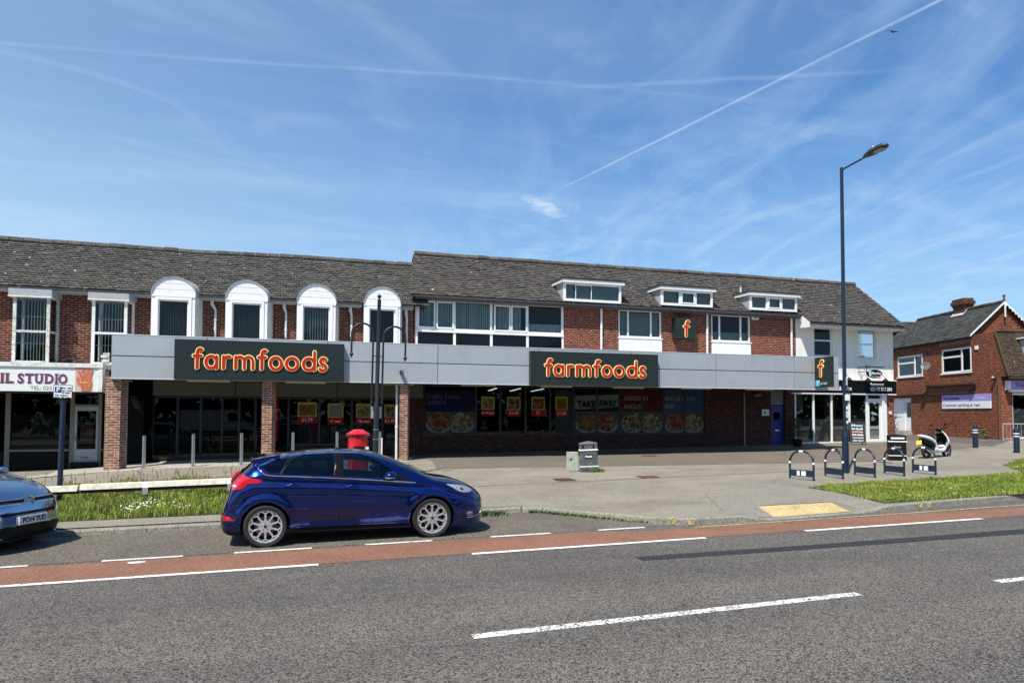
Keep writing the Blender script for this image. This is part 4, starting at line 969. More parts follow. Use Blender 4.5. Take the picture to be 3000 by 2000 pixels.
# doorway
f = MB(); f.box(D0+.01, D1-.01, YU+.10, YU+.15, .45, Z_(2280, 1187, YU)); DO = f.build('door', M['blue_door'], RB)
f = MB(); xm = (D0+D1)/2; f.box(xm-.16, xm+.16, YU+.09, YU+.099, 1.75, 2.1); f.build('door_window', M['glass_tint'], DO)
f = MB(); f.box(xm-.10, xm+.12, YU+.088, YU+.099, 1.28, 1.34); f.build('letter_box', M['band'], DO)
f = MB(); f.box(D0+.01, D1-.01, YU+.10, YU+.14, Z_(2280, 1185, YU), 3.1); f.build('transom_panel', M['obscure'], RB)
downpipe(RB, 2181, 1152, 1318, YU-.05, 'pipe_grey', hopper=False, r=.03)
f = MB(); x = X_(2120, 1200, YU)
PL = thing('plaque', 'small pale notice plaque on the shaded brick wall beside the blue door', 'sign', (X_(2242, 1208, YU), YU, 2.0))
f = MB(); x0, x1, z0, z1 = X_(2232, 1208, YU), X_(2252, 1208, YU), Z_(2242, 1217, YU), Z_(2242, 1199, YU); f.box(x0, x1, YU-.03, YU-.001, z0, z1); f.build('plate', M['sign_white'], PL)
f = MB(); f.prism([(x0+.08, YU-.034, z1-.08), (x0+.2, YU-.034, z1-.08), (x0+.14, YU-.034, z1-.25)], (0, .003, 0)); 
for k in range(3): f.box(x0+.24, x1-.06, YU-.034, YU-.031, z1-.12-k*.07, z1-.10-k*.07)
f.build('symbol', M['letter_black'], PL)
# brick return between door and restaurant
# ------------------------------------------------------------------ WHITE RENDERED RESTAURANT
WB = thing('restaurant_building', 'white rendered restaurant building with deep eaves and full-height shop glazing', 'building', (25, YU, .6))
XW0, XW1 = XR1, 27.78
w1 = (X_(2384, 1000, YU), X_(2439, 1000, YU), Z_(2400, 1044, YU), Z_(2400, 959, YU)); w2_ = (X_(2513, 1000, YU), X_(2567, 1000, YU), Z_(2540, 1050, YU), Z_(2540, 963, YU))
mb = MB(); wall(mb, PY(YU), XW0, XW1, 3.32, 6.3, [w1, w2_], .12); mb.box(XW1-.2, XW1-.001, YU+.13, 32, .3, 6.3)
mb.poly([(XW1-.1, YU+.05, 6.25), (XW1-.1, YR, ZRR-.1), (XW1-.1, 32.2, 6.25)]); mb.build('upper_wall', M['render'], WB)
for (a, b, c, d), zr in ((w1, Z_(2410, 997, YU)), (w2_, Z_(2540, 1008, YU))): window(WB, PY(YU), a, b, c, d, gm='glass_dark', fw=.075, rails=[zr], sill=True, d=.05)
mb = MB(); roof_tiles(mb, (yw2, zw2), (YR, ZRR), XR1+.1, 27.75, .15, .185); roof3 = mb.build('roof', M['tiles_right'], WB)
mb = MB(); ridge_tiles(mb, 22.4, 27.72, YR, ZRR+.06); mb.build('ridge', M['tiles_right'], roof3)
mb = MB(); mb.box(XR1+.15, 27.7, yw2+.06, YU-.002, zw2-.20, zw2-.16); mb.box(XR1+.15, 27.7, yw2+.04, yw2+.06, zw2-.22, zw2-.02); mb.build('soffit', M['white_old'], WB)
gutter(WB, XR1+.12, 27.72, yw2-.02, zw2-.05)
mb = MB(); mb.prism([(XR1+.09, yw2+.0, zw2-.24), (XR1+.09, yw2+.0, zw2-.02), (XR1+.09, ye2+.1, ze2+.02), (XR1+.09, YU, ze2+.1), (XR1+.09, YU, zw2-.22)], (.04, 0, 0)); mb.prism([(27.70, yw2+.0, zw2-.2), (27.70, yw2+.0, zw2), (27.70, YR, ZRR+.02), (27.70, YR, ZRR-.2)], (.04, 0, 0)); mb.build('bargeboard', M['white'], WB)
# shopfront
mb = MB(); zsg = 1.0
zft, zfb = Z_(2500, 1114, YU-.12), Z_(2500, 1152, YU-.12); zsl = Z_(2500, 1293, YU)
f = MB(); mul = [2330, 2384, 2437, 2489, 2541]
for p in mul: x = X_(p, 1230, YU); f.box(x-.035, x+.035, YU-.02, YU+.08, zsl, zfb)
xdoor1 = X_(2585, 1230, YU); f.box(xdoor1-.03, X_(2597, 1230, YU), YU-.04, YU+.12, .6, zfb)
f.box(XW0, X_(2541, 1230, YU), YU-.05, YU+.1, zsl-.09, zsl); zdt = Z_(2560, 1170, YU); f.box(X_(2541, 1230, YU), xdoor1, YU-.018, YU+.078, zdt-.04, zdt+.04)
f.box(XW0, xdoor1, YU-.016, YU+.076, zfb-.07, zfb); f.box(X_(2541, 1230, YU), xdoor1, YU-.017, YU+.077, zsl-.2, zsl-.05)
SH = f.build('shopfront', M['white'], WB)
g = MB(); xe = X_(2541, 1230, YU); g.quad((XW0, YU+.03, zsl), (xe, YU+.03, zsl), (xe, YU+.03, zfb), (XW0, YU+.03, zfb)); g.quad((xe, YU+.034, zdt), (xdoor1, YU+.034, zdt), (xdoor1, YU+.034, zfb), (xe, YU+.034, zfb)); g.build('pane', M['glass_shop'], SH)
g = MB(); zfr = Z_(2450, 1227, YU)
for a, b in ((2330, 2384), (2384, 2437), (2437, 2489), (2489, 2541)): g.quad((X_(a, 1250, YU)+.04, YU+.045, zsl), (X_(b, 1250, YU)-.04, YU+.045, zsl), (X_(b, 1250, YU)-.04, YU+.045, zfr), (X_(a, 1250, YU)+.04, YU+.045, zfr))
g.build('frosted_film', M['frost'], SH)
d = MB(); xa, xb = xe+.04, xdoor1-.05
for a, b, c, e in ((xa, xa+.09, zsl-.1, zdt-.05), (xb-.09, xb, zsl-.1, zdt-.05), (xa+.09, xb-.09, zdt-.15, zdt-.05), (xa+.09, xb-.09, zsl-.1, zsl+.12)): d.box(a, b, YU, YU+.05, c, e)
DD = d.build('door', M['white'], SH)
d = MB(); d.quad((xa+.08, YU+.03, zsl+.1), (xb-.08, YU+.03, zsl+.1), (xb-.08, YU+.03, zdt-.14), (xa+.08, YU+.03, zdt-.14)); d.build('pane', M['glass_shop'], DD)
g = MB(); g.box(XW0, xe, YU-.01, YU+.1, .4, zsl-.092); g.build('stall_riser', M['car_black'], WB)
g = MB(); g.box(X_(2597, 1230, YU), XW1-.001, YU-.005, YU+.2, .4, zfb); g.build('brick_pier', M['brick_corner'], WB); g = MB(); g.box(XW0-.001, X_(2330, 1230, YU), YU-.006, YU+.2, .4, 3.1); g.build('brick_pier', M['brick_corner'], WB)
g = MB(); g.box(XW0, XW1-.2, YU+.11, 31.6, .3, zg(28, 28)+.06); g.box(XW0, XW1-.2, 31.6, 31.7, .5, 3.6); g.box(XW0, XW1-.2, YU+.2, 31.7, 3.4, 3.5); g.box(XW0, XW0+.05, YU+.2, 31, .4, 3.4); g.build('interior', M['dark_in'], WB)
g = MB(); g.box(XW0, XW1-.25, 29.0, 29.1, 3.6, 6.2); g.build('upper_room', M['dark_in'], WB)
g = MB(); c0, c1 = X_(2412, 1200, YU+.5), X_(2445, 1200, YU+.5); g.box(c0, c1, YU+.45, YU+.5, 1.9, 3.05); g.build('patterned_curtain', M['curtain'], WB)
g = MB(); c0, c1 = X_(2332, 1200, YU+.3), X_(2350, 1200, YU+.3); x = c0
while x < c1: g.quad((x, YU+.4, 2.1), (x+.08, YU+.34, 2.1), (x+.08, YU+.34, 3.1), (x, YU+.4, 3.1)); x += .11
g.build('side_blind', M['white_old'], WB)
g = MB()
for k in range(3): x = XW0+1.2+k*1.4; g.lathe([(.4, 1.38), (.4, 1.41)], (x, 28.6, 0), 16); g.tube([(x, 28.6, .6), (x, 28.6, 1.38)], .03, 8)
g.build('tables', M['room'], WB)
g = MB(); x = X_(2337, 1160, 28.4); g.lathe([(.03, 3.0), (.16, 2.72), (.17, 2.70)], (x, 28.4, 0), 14); PLm = tag(g.build('pendant_lamp', M['poster_yellow']), 'green-yellow pendant lamp hanging behind the first restaurant pane', 'lamp')
VN = thing('wall_vent', 'small round white vent on the brick pier right of the restaurant door', 'vent', (X_(2607, 1209, YU), YU-.01, Z_(2607, 1209, YU)))
g = MB(); c = (X_(2607, 1209, YU), YU-.03, Z_(2607, 1209, YU)); g.lathe([(.085, -.02), (.085, .02), (.05, .021), (.045, -.005)], c, 16, axis='y'); g.build('ring', M['pipe'], VN)
# ------------------------------------------------------------------ CANOPY OVER THE SUPERMARKET
YC = 24.4; CZ0, CZ1 = 3.02, 4.305
CN = thing('shop_canopy', 'long silver-grey panelled shop canopy carried on three slim brick piers', 'canopy', (8, YC, .4))
cx0, cx1 = X_(326, 1040, YC), 21.85
jx = [cx0]+[X_(p, 1040, YC) for p in (606, 960, 1283, 1579, 1850, 2098, 2327)]+[cx1]
zm = Z_(327, 1041, YC)
mb = MB()
for a, b in zip(jx[:-1], jx[1:]):
    for z0, z1 in ((CZ0, zm-.014), (zm+.014, CZ1)): mb.box(a+.011, b-.011, YC, YC+.03, z0, z1)
mb.build('cladding_panel', M['fascia'], CN)
mb = MB(); mb.box(cx0+.004, cx1-.004, YC+.031, YC+.12, CZ0+.01, CZ1-.01); mb.build('joint_backing', M['joint'], CN)
mb = MB(); mb.box(cx0-.01, cx1+.01, YC-.012, YC+.14, CZ0-.022, CZ0-.001); mb.box(cx0-.01, cx1+.01, YC-.008, YC+.3, CZ1+.001, CZ1+.02); mb.build('edge_trim', M['fascia_edge'], CN)
mb = MB(); mb.box(cx0+.02, cx1-.02, YC+.16, 27.45, CZ1-.35, CZ1-.05); mb.box(cx0, cx0+.1, YC+.13, 27.4, CZ0, CZ1-.052); mb.box(cx1-.1, cx1, YC+.13, 27.45, CZ0, CZ1-.052); mb.build('canopy_roof', M['grey_trim'], CN)
mb = MB(); mb.box(cx0+.1, cx1-.1, YC+.13, 27.19, CZ0+.06, CZ0+.09); mb.build('soffit', M['soffit'], CN)
for pl, pr in ((306, 351), (766, 796), (1170, 1194)):
    ym = 1250; Yp = 24.55; x0, x1 = X_(pl, ym, Yp), X_(pr, ym, Yp)
    dpt = max(.36, x1-x0); zb_ = zg(x0, Yp)-.1; mb = MB(); mb.prism([(x0, Yp, zb_), (x1, Yp, zb_), (x1+SK*dpt*1.3, Yp+dpt, zb_), (x0+SK*dpt*1.3, Yp+dpt, zb_)], (0, 0, CZ0+.058-zb_)); mb.build('brick_pier', M['brick_pier'], CN)
mb = MB(); x = X_(366, 1250, 24.9); mb.tube([(x, 24.95, 3.05), (x, 24.95, .2)], .06, 12); mb.lathe([(.07, 1.3), (.07, 1.4)], (x, 24.95, 0), 12); mb.build('downpipe', M['pipe_grey'], CN, smooth_ang=50)
mb = MB(); x = X_(1162, 1250, 24.75); mb.tube([(x, 24.75, 3.05), (x, 24.75, .3)], .045, 12); mb.lathe([(.055, 1.5), (.055, 1.6)], (x, 24.75, 0), 12); mb.build('downpipe', M['pipe'], CN, smooth_ang=50)
for i, (a, b, y) in enumerate(((548, 674, 1121), (837, 954, 1123), (1120, 1213, 1128), (1352, 1453, 1130), (1584, 1678, 1134), (1798, 1887, 1138), (1999, 2084, 1142), (2188, 2270, 1145))):
    Yl = 25.9; x0, x1 = X_(a, y, Yl), X_(b, y, Yl); z = CZ0+.055
    mb = MB(); mb.box(x0, x1, Yl, Yl+.1, z-.075, z); SLt = mb.build('strip_light', M['strip'], None, bevel=.012)
    tag(SLt, ('unlit cream strip light under the canopy, ' + ('first', 'second', 'third', 'fourth', 'fifth', 'sixth', 'seventh', 'eighth')[i] + ' from the left'), 'strip light', 'strip lights under the canopy')
# letters drawn as rounded strokes ------------------------------------------------
def ell(cx, cz, rx, rz, n=26): return [(cx+rx*math.cos(2*math.pi*i/n), cz+rz*math.sin(2*math.pi*i/n)) for i in range(n+1)]
def crv(pts, n=5):
    out = []
    for i in range(len(pts)-1):
        p0, p1, p2, p3 = pts[max(i-1, 0)], pts[i], pts[i+1], pts[min(i+2, len(pts)-1)]
        for k in range(n):
            t = k/n; out.append(tuple(.5*((2*p1[j])+(-p0[j]+p2[j])*t+(2*p0[j]-5*p1[j]+4*p2[j]-p3[j])*t*t+(-p0[j]+3*p1[j]-3*p2[j]+p3[j])*t**3) for j in (0, 1)))
    return out+[pts[-1]]
GL = {
 'f': [crv([(1, 1.50), (.80, 1.56), (.55, 1.48), (.43, 1.26)])+[(.42, 1.05), (.42, 0)], [(0, 1.0), (.92, 1.0)]],
 'a': [ell(.5, .5, .5, .5), [(1, .98), (1, 0)]], 'o': [ell(.5, .5, .5, .5)], 'd': [ell(.5, .5, .5, .5), [(1, 1.55), (1, 0)]],
 'r': [[(0, .98), (0, 0)], crv([(0, .5), (.22, .84), (.6, 1.0), (1, .96)])],
 'm': [[(0, .98), (0, 0)], crv([(0, .55), (.07, .88), (.25, 1.0), (.43, .88), (.5, .6)])+[(.5, 0)], crv([(.5, .6), (.57, .88), (.75, 1.0), (.93, .88), (1, .6)])+[(1, 0)]],
 's': [crv([(.92, .88), (.7, 1.0), (.35, 1.0), (.1, .82), (.18, .62), (.5, .5), (.85, .38), (.93, .18), (.68, .0), (.3, -.02), (.02, .12)])]}
def stroke(mb, pts, r, P, d0, d1, closed=False):
    """flat rounded ribbon: P(u,z,d)"""
    pts = [Vector(p) for p in pts]
    if closed and (pts[0]-pts[-1]).length < 1e-6: pts = pts[:-1]
    n = len(pts); Lf, Rt = [], []
    for i, p in enumerate(pts):
        t = (pts[(i+1) % n]-pts[i-1]) if closed else (pts[min(i+1, n-1)]-pts[max(i-1, 0)])
        t.normalize(); nn = Vector((-t.y, t.x)); Lf.append(p+nn*r); Rt.append(p-nn*r)
    if closed:
        k = mb.vs([P(q.x, q.y, d1) for q in Lf]); l = mb.vs([P(q.x, q.y, d1) for q in Rt]); k0 = mb.vs([P(q.x, q.y, d0) for q in Lf]); l0 = mb.vs([P(q.x, q.y, d0) for q in Rt])
        for i in range(n):
            j = (i+1) % n; mb.face((k+i, k+j, l+j, l+i)); mb.face((k+i, k0+i, k0+j, k+j)); mb.face((l+i, l+j, l0+j, l0+i))
        return
    def cap(c, d, flip):
        a0 = math.atan2(d.y, d.x); return [c+Vector((math.cos(a), math.sin(a)))*r for a in [a0+math.pi/2*(1-2*i/8)*flip for i in range(1, 8)]]
    t1 = (pts[-1]-pts[-2]).normalized(); t0 = (pts[0]-pts[1]).normalized()
    loop = Lf+cap(pts[-1], t1, 1)+Rt[::-1]+cap(pts[0], t0, 1)
    m_ = len(loop); k = mb.vs([P(q.x, q.y, d1) for q in loop]); k0 = mb.vs([P(q.x, q.y, d0) for q in loop])
    for i in range(m_): j = (i+1) % m_; mb.face((k+i, k0+i, k0+j, k+j))
    for i in range(n-1): mb.face((k+i, k+i+1, k+m_-8-(i+1), k+m_-8-i))
    mb.face([k+n-1]+[k+n+q for q in range(7)]+[k+n+7]); mb.face([k+m_-8]+[k+m_-7+q for q in range(7)]+[k])
def letter(par, ch, x0, x1, zb, u, P, ro, rr, ry=.028, rrd=.042):
    """x0..x1: outer extent of the cream outline; u: x-height unit"""
    a, b = x0+ro, x1-ro
    for nm, rad, dd, m_ in (('outline', ro, ry, 'yellow_letter'), ('letter_face', rr, rrd, 'red_letter')):
        mb = MB()
        for k, st in enumerate(GL[ch]):
            pts = [(a+(b-a)*p[0], zb+u*p[1]) for p in st]; cl = (Vector(st[0])-Vector(st[-1])).length < 1e-6
            stroke(mb, pts, rad*(.93 if (nm == 'letter_face' and k) else 1), P, .0, -(dd+k*.0012), cl)
        if nm == 'outline': o = mb.build('letter', M[m_], par)
        else: mb.build(nm, M[m_], o)
lpx = [('f', 561, 598), ('a', 596, 642), ('r', 648, 681), ('m', 683.5, 748), ('f', 751, 786), ('o', 785, 831), ('o', 832, 879), ('d', 882, 927.5), ('s', 930, 962.6)]
YSG = YC-.20
def shop_sign(pl, pr, yt, yb, tl, tr, label, ybase, u):
    x0, x1 = X_(pl, 1060, YSG), X_(pr, 1080, YSG); z1 = Z_((pl+pr)/2, yt, YSG); z0 = CZ0-.01
    s = thing('shop_sign', label, 'shop sign', ((x0+x1)/2, YSG, z0), 0, 'dark shop signs on the canopy')
    mb = MB(); mb.box(x0, x1, YSG, YC-.013, z0, z1); mb.build('sign_box', M['anthracite'], s, bevel=.004)
    Xs = [(c, X_(a, 1055, YSG), X_(b, 1055, YSG)) for c, a, b in lpx]; L0, L1 = Xs[0][1], Xs[-1][2]; T0, T1 = X_(tl, 1060, YSG), X_(tr, 1080, YSG)
    k = (T1-T0)/(L1-L0)
    for c, a, b in Xs: letter(s, c, T0+(a-L0)*k, T0+(b-L0)*k, ybase, u, PY(YSG), .069*min(1, k*1.0), .045*min(1, k*1.0))
    return s
zb1 = (Z_(580, 1084, YSG)+Z_(930, 1093, YSG))/2+.085
shop_sign(510, 1008, 1000, 1110, 561, 962.6, 'large dark sign with red farmfoods lettering on the left half of the canopy', zb1, .365)
zb2 = Z_(1740, 1108, YSG)+.08
shop_sign(1555, 1928, 1033, 1127, 1593, 1894, 'smaller dark sign with red farmfoods lettering on the middle of the canopy', zb2, .350)
# square f box on the brick wall
fb = thing('wall_sign', 'square dark box sign with a single red f on the upper brick wall', 'shop sign', (X_(2010, 960, YU-.32), YU-.3, 5.0))
Yf = YU-.36; x0, x1, z0, z1 = X_(1982, 960, Yf), X_(2037, 960, Yf), Z_(2010, 992, Yf), Z_(2010, 931, Yf)
mb = MB(); mb.box(x0, x1, Yf, YU-.001, z0, z1); mb.build('sign_box', M['anthracite'], fb, bevel=.004)
letter(fb, 'f', X_(1999.8, 960, Yf), X_(2022, 960, Yf), Z_(2010, 984, Yf), (Z_(2010, 941, Yf)-Z_(2010, 984, Yf))/1.58, PY(Yf), .068, .046)
# projecting f sign at the right end of the canopy (face looks to the left, along the front)
XP = X_(2386, 1095, YC)+.01
def xplane(px, py):
    d = ray(px, py); return CAM+d*(XP/d.x)
pa, pb = xplane(2386, 1050), xplane(2437, 1045); pz0 = (xplane(2386, 1137).z+xplane(2437, 1131).z)/2; pz1 = pb.z+.02
ps = thing('projecting_sign', 'projecting box sign with a red f and blue parking symbol at the canopy end', 'shop sign', (XP, pa.y, pz0))
yn, yf_ = pb.y, YC-.001
mb = MB(); mb.box(XP, XP+.09, yn, yf_, pz0, pz1); mb.build('sign_box', M['anthracite'], ps, bevel=.004)
PXs = lambda u, z, d: (XP+d, yf_-(u), z)       # u runs from the wall towards the viewer
def upx(px): p = xplane(px, 1080); return yf_-p.y
letter(ps, 'f', upx(2395.5), upx(2415.5), xplane(2405, 1101).z, (xplane(2405, 1057).z-xplane(2405, 1101).z)/1.58, PXs, .07, .04, .02, .03)
mb = MB(); a, b = upx(2389), upx(2401); za, zb = xplane(2395, 1131).z, xplane(2395, 1114).z
pbox(mb, PXs, a, b, za, zb, -.006, -.001); PP = mb.build('parking_panel', M['cyan'], ps)
text('letter', 'P', M['poster_white'], PP, (zb-za)*1.15, PXs(a+.09, za+.04, -.008), xdir=(0, -1, 0), local=False)
text('lettering', 'at rear', M['poster_white'], ps, .17, PXs(upx(2404), xplane(2404, 1124).z-.03, -.004), xdir=(0, -1, 0), width=upx(2424)-upx(2404))
# small camera box on the cladding
SCm = thing('security_camera', 'small dark box camera on the canopy cladding above the third pier', 'camera', (X_(1178, 1089, YC), YC, 3.4))
x, z = X_(1178, 1089, YC-.2), Z_(1178, 1089, YC-.2); mb = MB(); mb.box(x-.05, x+.05, YC-.2, YC-.001, z-.05, z+.05); mb.build('housing', M['car_black'], SCm, bevel=.006)
mb = MB(); mb.lathe([(.025, -.005), (.025, .001)], (x, YC-.2, z), 12, axis='y'); mb.build('lens', M['lens'], SCm)
# under-canopy dome camera near the door
mb = MB(); v = onY(2215, 1157, 27.3); mb.sphere(v, .07, 12, 8); mb.box(v.x+.08, v.x+.28, 27.3, 27.49, v.z-.05, v.z+.06); tag(mb.build('wall_camera', M['obscure'], smooth_ang=40), 'small grey camera on the shaded brick wall above the notice plaque', 'camera')
# ------------------------------------------------------------------ posters in the windows
def quadY(mb, px0, px1, py0, py1, Y): 
    xa, xb = X_(px0, (py0+py1)/2, Y), X_(px1, (py0+py1)/2, Y); za, zb = Z_((px0+px1)/2, py1, Y), Z_((px0+px1)/2, py0, Y)
    mb.quad((xa, Y, za), (xb, Y, za), (xb, Y, zb), (xa, Y, zb)); return xa, xb, za, zb
def price_poster(px0, px1, py0, py1, Y, price, food, label, yel=True):
    t = thing('poster', label, 'poster', (X_((px0+px1)/2, py0, Y), Y, Z_(px0, py1, Y)), 0, 'price posters in the shop windows')
    mb = MB(); a, b, c, d = quadY(mb, px0, px1, py0, py1, Y); mb.build('sheet', M['poster_yellow' if yel else 'poster_mint'], t)
    h = d-c; mb = MB(); mb.box(a, b, Y-.006, Y-.002, c, c+h*.33); mb.build('red_band', M['poster_red'], t)
    mb = MB(); mb.box(a+.05, b-.05, Y-.006, Y-.002, c+h*.37, d-.08); mb.build('picture', M[food], t)
    text('price', price, M['poster_white'], t, .17 if len(price) < 6 else .115, ((a+b)/2, Y-.008, c+h*.11), align='CENTER', offset=.002)
YP_ = YS+.02
for p in ((872, 928, 1178, 1241, '£1.79', 'food1', 'price poster reading £1.79 in the left shop window'), (960, 1006, 1181, 1243, '£1 each', 'plate_w', 'price poster reading £1 each in the left shop window'),
          (1043, 1090, 1182, 1243, '99p each', 'food3', 'price poster reading 99p each beside the black column'), (1126, 1158, 1184, 1243, '£1.49', 'food4', 'price poster reading £1.49 next to the third pier')):
    price_poster(p[0], p[1], p[2], p[3], YP_, *p[4:])
YQ = Yb+.03
for p in ((1410, 1449, 1161, 1218, '£1.19 each', 'food3', 'price poster reading £1.19 each, first in the long window band'), (1485, 1525, 1162, 1220, '£1.49', 'food4', 'price poster reading £1.49 in the middle of the long window band'),
          (1557, 1596, 1162, 1219, '£1', 'food2', 'price poster reading £1 in the long window band'), (1627, 1663, 1161, 1221, '£1.29', 'food1', 'price poster reading £1.29 on the green frosted pane')):
    price_poster(p[0], p[1], p[2], p[3], YQ, *p[4:])
gp = MB(); quadY(gp, 1627, 1677, 1142, 1268, YQ+.01); tag(gp.build('frosted_panel', M['frost_green'], LW))
def big_poster(px0, px1, py0, pym, py1, cols, label, words, wm, foods, wy, tilt=None):
    t = thing('window_poster', label, 'poster', (X_((px0+px1)/2, py0, YQ), YQ, Z_(px0, py1, YQ)), 0, 'large food posters in the long window')
    mb = MB(); quadY(mb, px0, px1, py0, pym, YQ); mb.build('title_panel', M[cols], t)
    n = len(foods)
    for i, fd in enumerate(foods):
        a, b = lerp(px0, px1, i/n), lerp(px0, px1, (i+1)/n); mb = MB(); xa, xb, za, zb = quadY(mb, a+1, b-1, pym+1, py1, YQ); pan = mb.build('picture_panel', M['panel_dim'], t)
        mb = MB(); cx, cz, rx, rz = (xa+xb)/2+(xb-xa)*(.06, -.08, .1)[i % 3], za+(zb-za)*.40, (xb-xa)*.60, (zb-za)*.40; CLx = lambda v: clamp(v, xa, xb); CLz = lambda v: clamp(v, za, zb)
        if n == 2 or True:
            mb.poly([(CLx(cx+rx*.98*math.cos(q)), YQ-.003, CLz(cz+rz*math.sin(q))) for q in [2*math.pi*k/28 for k in range(28)]]); mb.build('plate', M['plate_w'], pan)
        mb = MB(); mb.poly([(CLx(cx+rx*.86*math.cos(q)*(1+.10*math.sin(5*q+i))), YQ-.006, CLz(cz+.10+rz*1.05*math.sin(q)*(1+.12*math.sin(4*q+px0)))) for q in [2*math.pi*k/36 for k in range(36)]]); mb.build('food', M[fd], pan)
    for (w_, x, y, sz, wd) in words:
        text('lettering', w_, M[wm], t, sz, (X_(x, y, YQ), YQ-.012, Z_(x, y, YQ)), width=X_(x+wd, y, YQ)-X_(x, y, YQ), offset=.003)
    return t
big_poster(1246, 1392, 1142, 1204, 1268, 'poster_navy', 'dark blue poster reading Freshly Frozen Seafood with two plates below', [('Freshly Frozen', 1249, 1167, .27, 101), ('Seafood', 1249, 1184, .27, 56)], 'faint_blue', ['food2', 'food3'], 0)
tk = big_poster(1684, 1812, 1142, 1206, 1268, 'poster_black', 'black poster with TAKE AWAY in block letters above two plates', [], 'poster_mint', ['food1', 'food2'], 0)
mb = MB(); Yt = YQ-.012
for a, b, c, d, e, f_ in ((1684, 1748, 1159, 1199, 1156, 1196), (1752, 1812, 1158, 1196, 1154, 1191)):
    mb.poly([(X_(a, 1180, Yt), Yt, Z_(a, d, Yt)), (X_(b, 1180, Yt), Yt, Z_(b, f_, Yt)), (X_(b, 1180, Yt), Yt, Z_(b, e, Yt)), (X_(a, 1180, Yt), Yt, Z_(a, c, Yt))])
mb.build('title_strips', M['poster_mint'], tk)
text('lettering', 'TAKE', M['poster_black'], tk, .36, (X_(1690, 1192, Yt), Yt-.006, Z_(1690, 1192, Yt)), width=X_(1745, 1190, Yt)-X_(1690, 1190, Yt), offset=.018)
text('lettering', 'AWAY', M['poster_black'], tk, .36, (X_(1752, 1190, Yt), Yt-.006, Z_(1752, 1190, Yt)), width=X_(1807, 1190, Yt)-X_(1752, 1190, Yt), offset=.018)
big_poster(1819, 1942, 1142, 1206, 1268, 'poster_maroon', 'maroon poster reading ABERDEEN ANGUS above two steak plates', [('ABERDEEN', 1826, 1172, .27, 71), ('ANGUS', 1826, 1197, .27, 51)], 'faint_grey', ['food4', 'food3'], 0)
big_poster(1947, 2063, 1142, 1207, 1268, 'poster_sea', 'blue landscape poster reading BEST SCOTCH BEEF above burgers', [('BEST SCOTCH', 1948, 1173, .24, 88), ('BEEF', 1948, 1195, .24, 28)], 'faint_grey', ['food2', 'food3'], 0)
# ------------------------------------------------------------------ nail studio sign
YNS = 25.4
ns = thing('nail_studio_sign', 'aged white sign board reading NAIL STUDIO with a picture of painted hands', 'shop sign', (X_(150, 1100, YNS), YNS, 2.7))
z0, z1 = Z_(150, 1146, YNS), Z_(150, 1062, YNS); xr = X_(299, 1100, YNS); xl = -16
mb = MB(); mb.box(xl, xr, YNS, YNS+.35, z0, z1-.13); mb.build('sign_board', M['sign_nail'], ns)
mb = MB(); mb.box(xl, xr+.02, YNS-.04, 27.4, z1-.13, z1); mb.box(xr-.10, xr+.015, YNS-.02, YNS+.4, z0, z1-.131); mb.build('top_board', M['white_old'], ns)
mb = MB(); mb.box(xl, xr-.02, YNS+.351, 27.0, z0+.02, z0+.08); mb.box(xl, xr, YNS+.1, YNS+.3, z0-.06, z0-.001); mb.build('underside', M['wood_dark'], ns)
mb = MB(); mb.box(X_(300, 1160, 26.9), X_(304, 1160, 26.9), 26.5, 26.9, .2, 3.4); 
xs_ = X_(1, 1100, YNS)

for ch_, pa_, pb_ in (('N', -62, -36), ('A', -34, -4), ('I', 2, 10), ('L', 17, 40), ('S', 51, 70), ('T', 73, 99), ('U', 103, 125), ('D', 132, 157), ('I', 162, 168), ('O', 171, 197)):
    xa_, xb_ = X_(pa_, 1108, YNS), X_(pb_, 1108, YNS); zl_ = Z_(120, 1122, YNS); cap_ = Z_(120, 1094, YNS)-zl_; tk_ = .045
    for dd, mm, yy in ((0, 'plum', YNS-.006), (.022, 'grey_letter', YNS-.003)):
        L_o = text('letter', ch_, M[mm], ns, cap_/.72, (xa_+dd, yy, zl_-dd*.6), offset=.016 if dd == 0 else .010, ext=.002, width=xb_-xa_)
        se = MB(); w_ = .05
        def bar(x, z): se.box(x-w_, x+w_, yy-.0045, yy+.001, z-.014, z+.014)
        xm = (xa_+xb_)/2+dd
        if ch_ == 'I': bar(xm, zl_+.01); bar(xm, zl_+cap_-.01)
        if ch_ in 'LDN': bar(xa_+.03+dd, zl_+.012); bar(xa_+.03+dd, zl_+cap_-.012)
        if ch_ == 'T': bar(xm, zl_+.012)
        if ch_ == 'U': bar(xa_+.03+dd, zl_+cap_-.012); bar(xb_-.03+dd, zl_+cap_-.012)
        if ch_ == 'N': bar(xb_-.03+dd, zl_+cap_-.012)
        if ch_ == 'A': bar(xa_+.03+dd, zl_+.012); bar(xb_-.03+dd, zl_+.012)
        if se.v: se.build('serif', M[mm], L_o)
text('lettering', 'TEL: 023 92', M['grey_letter'], ns, .16, (X_(88, 1141, YNS), YNS-.005, Z_(120, 1141, YNS)))
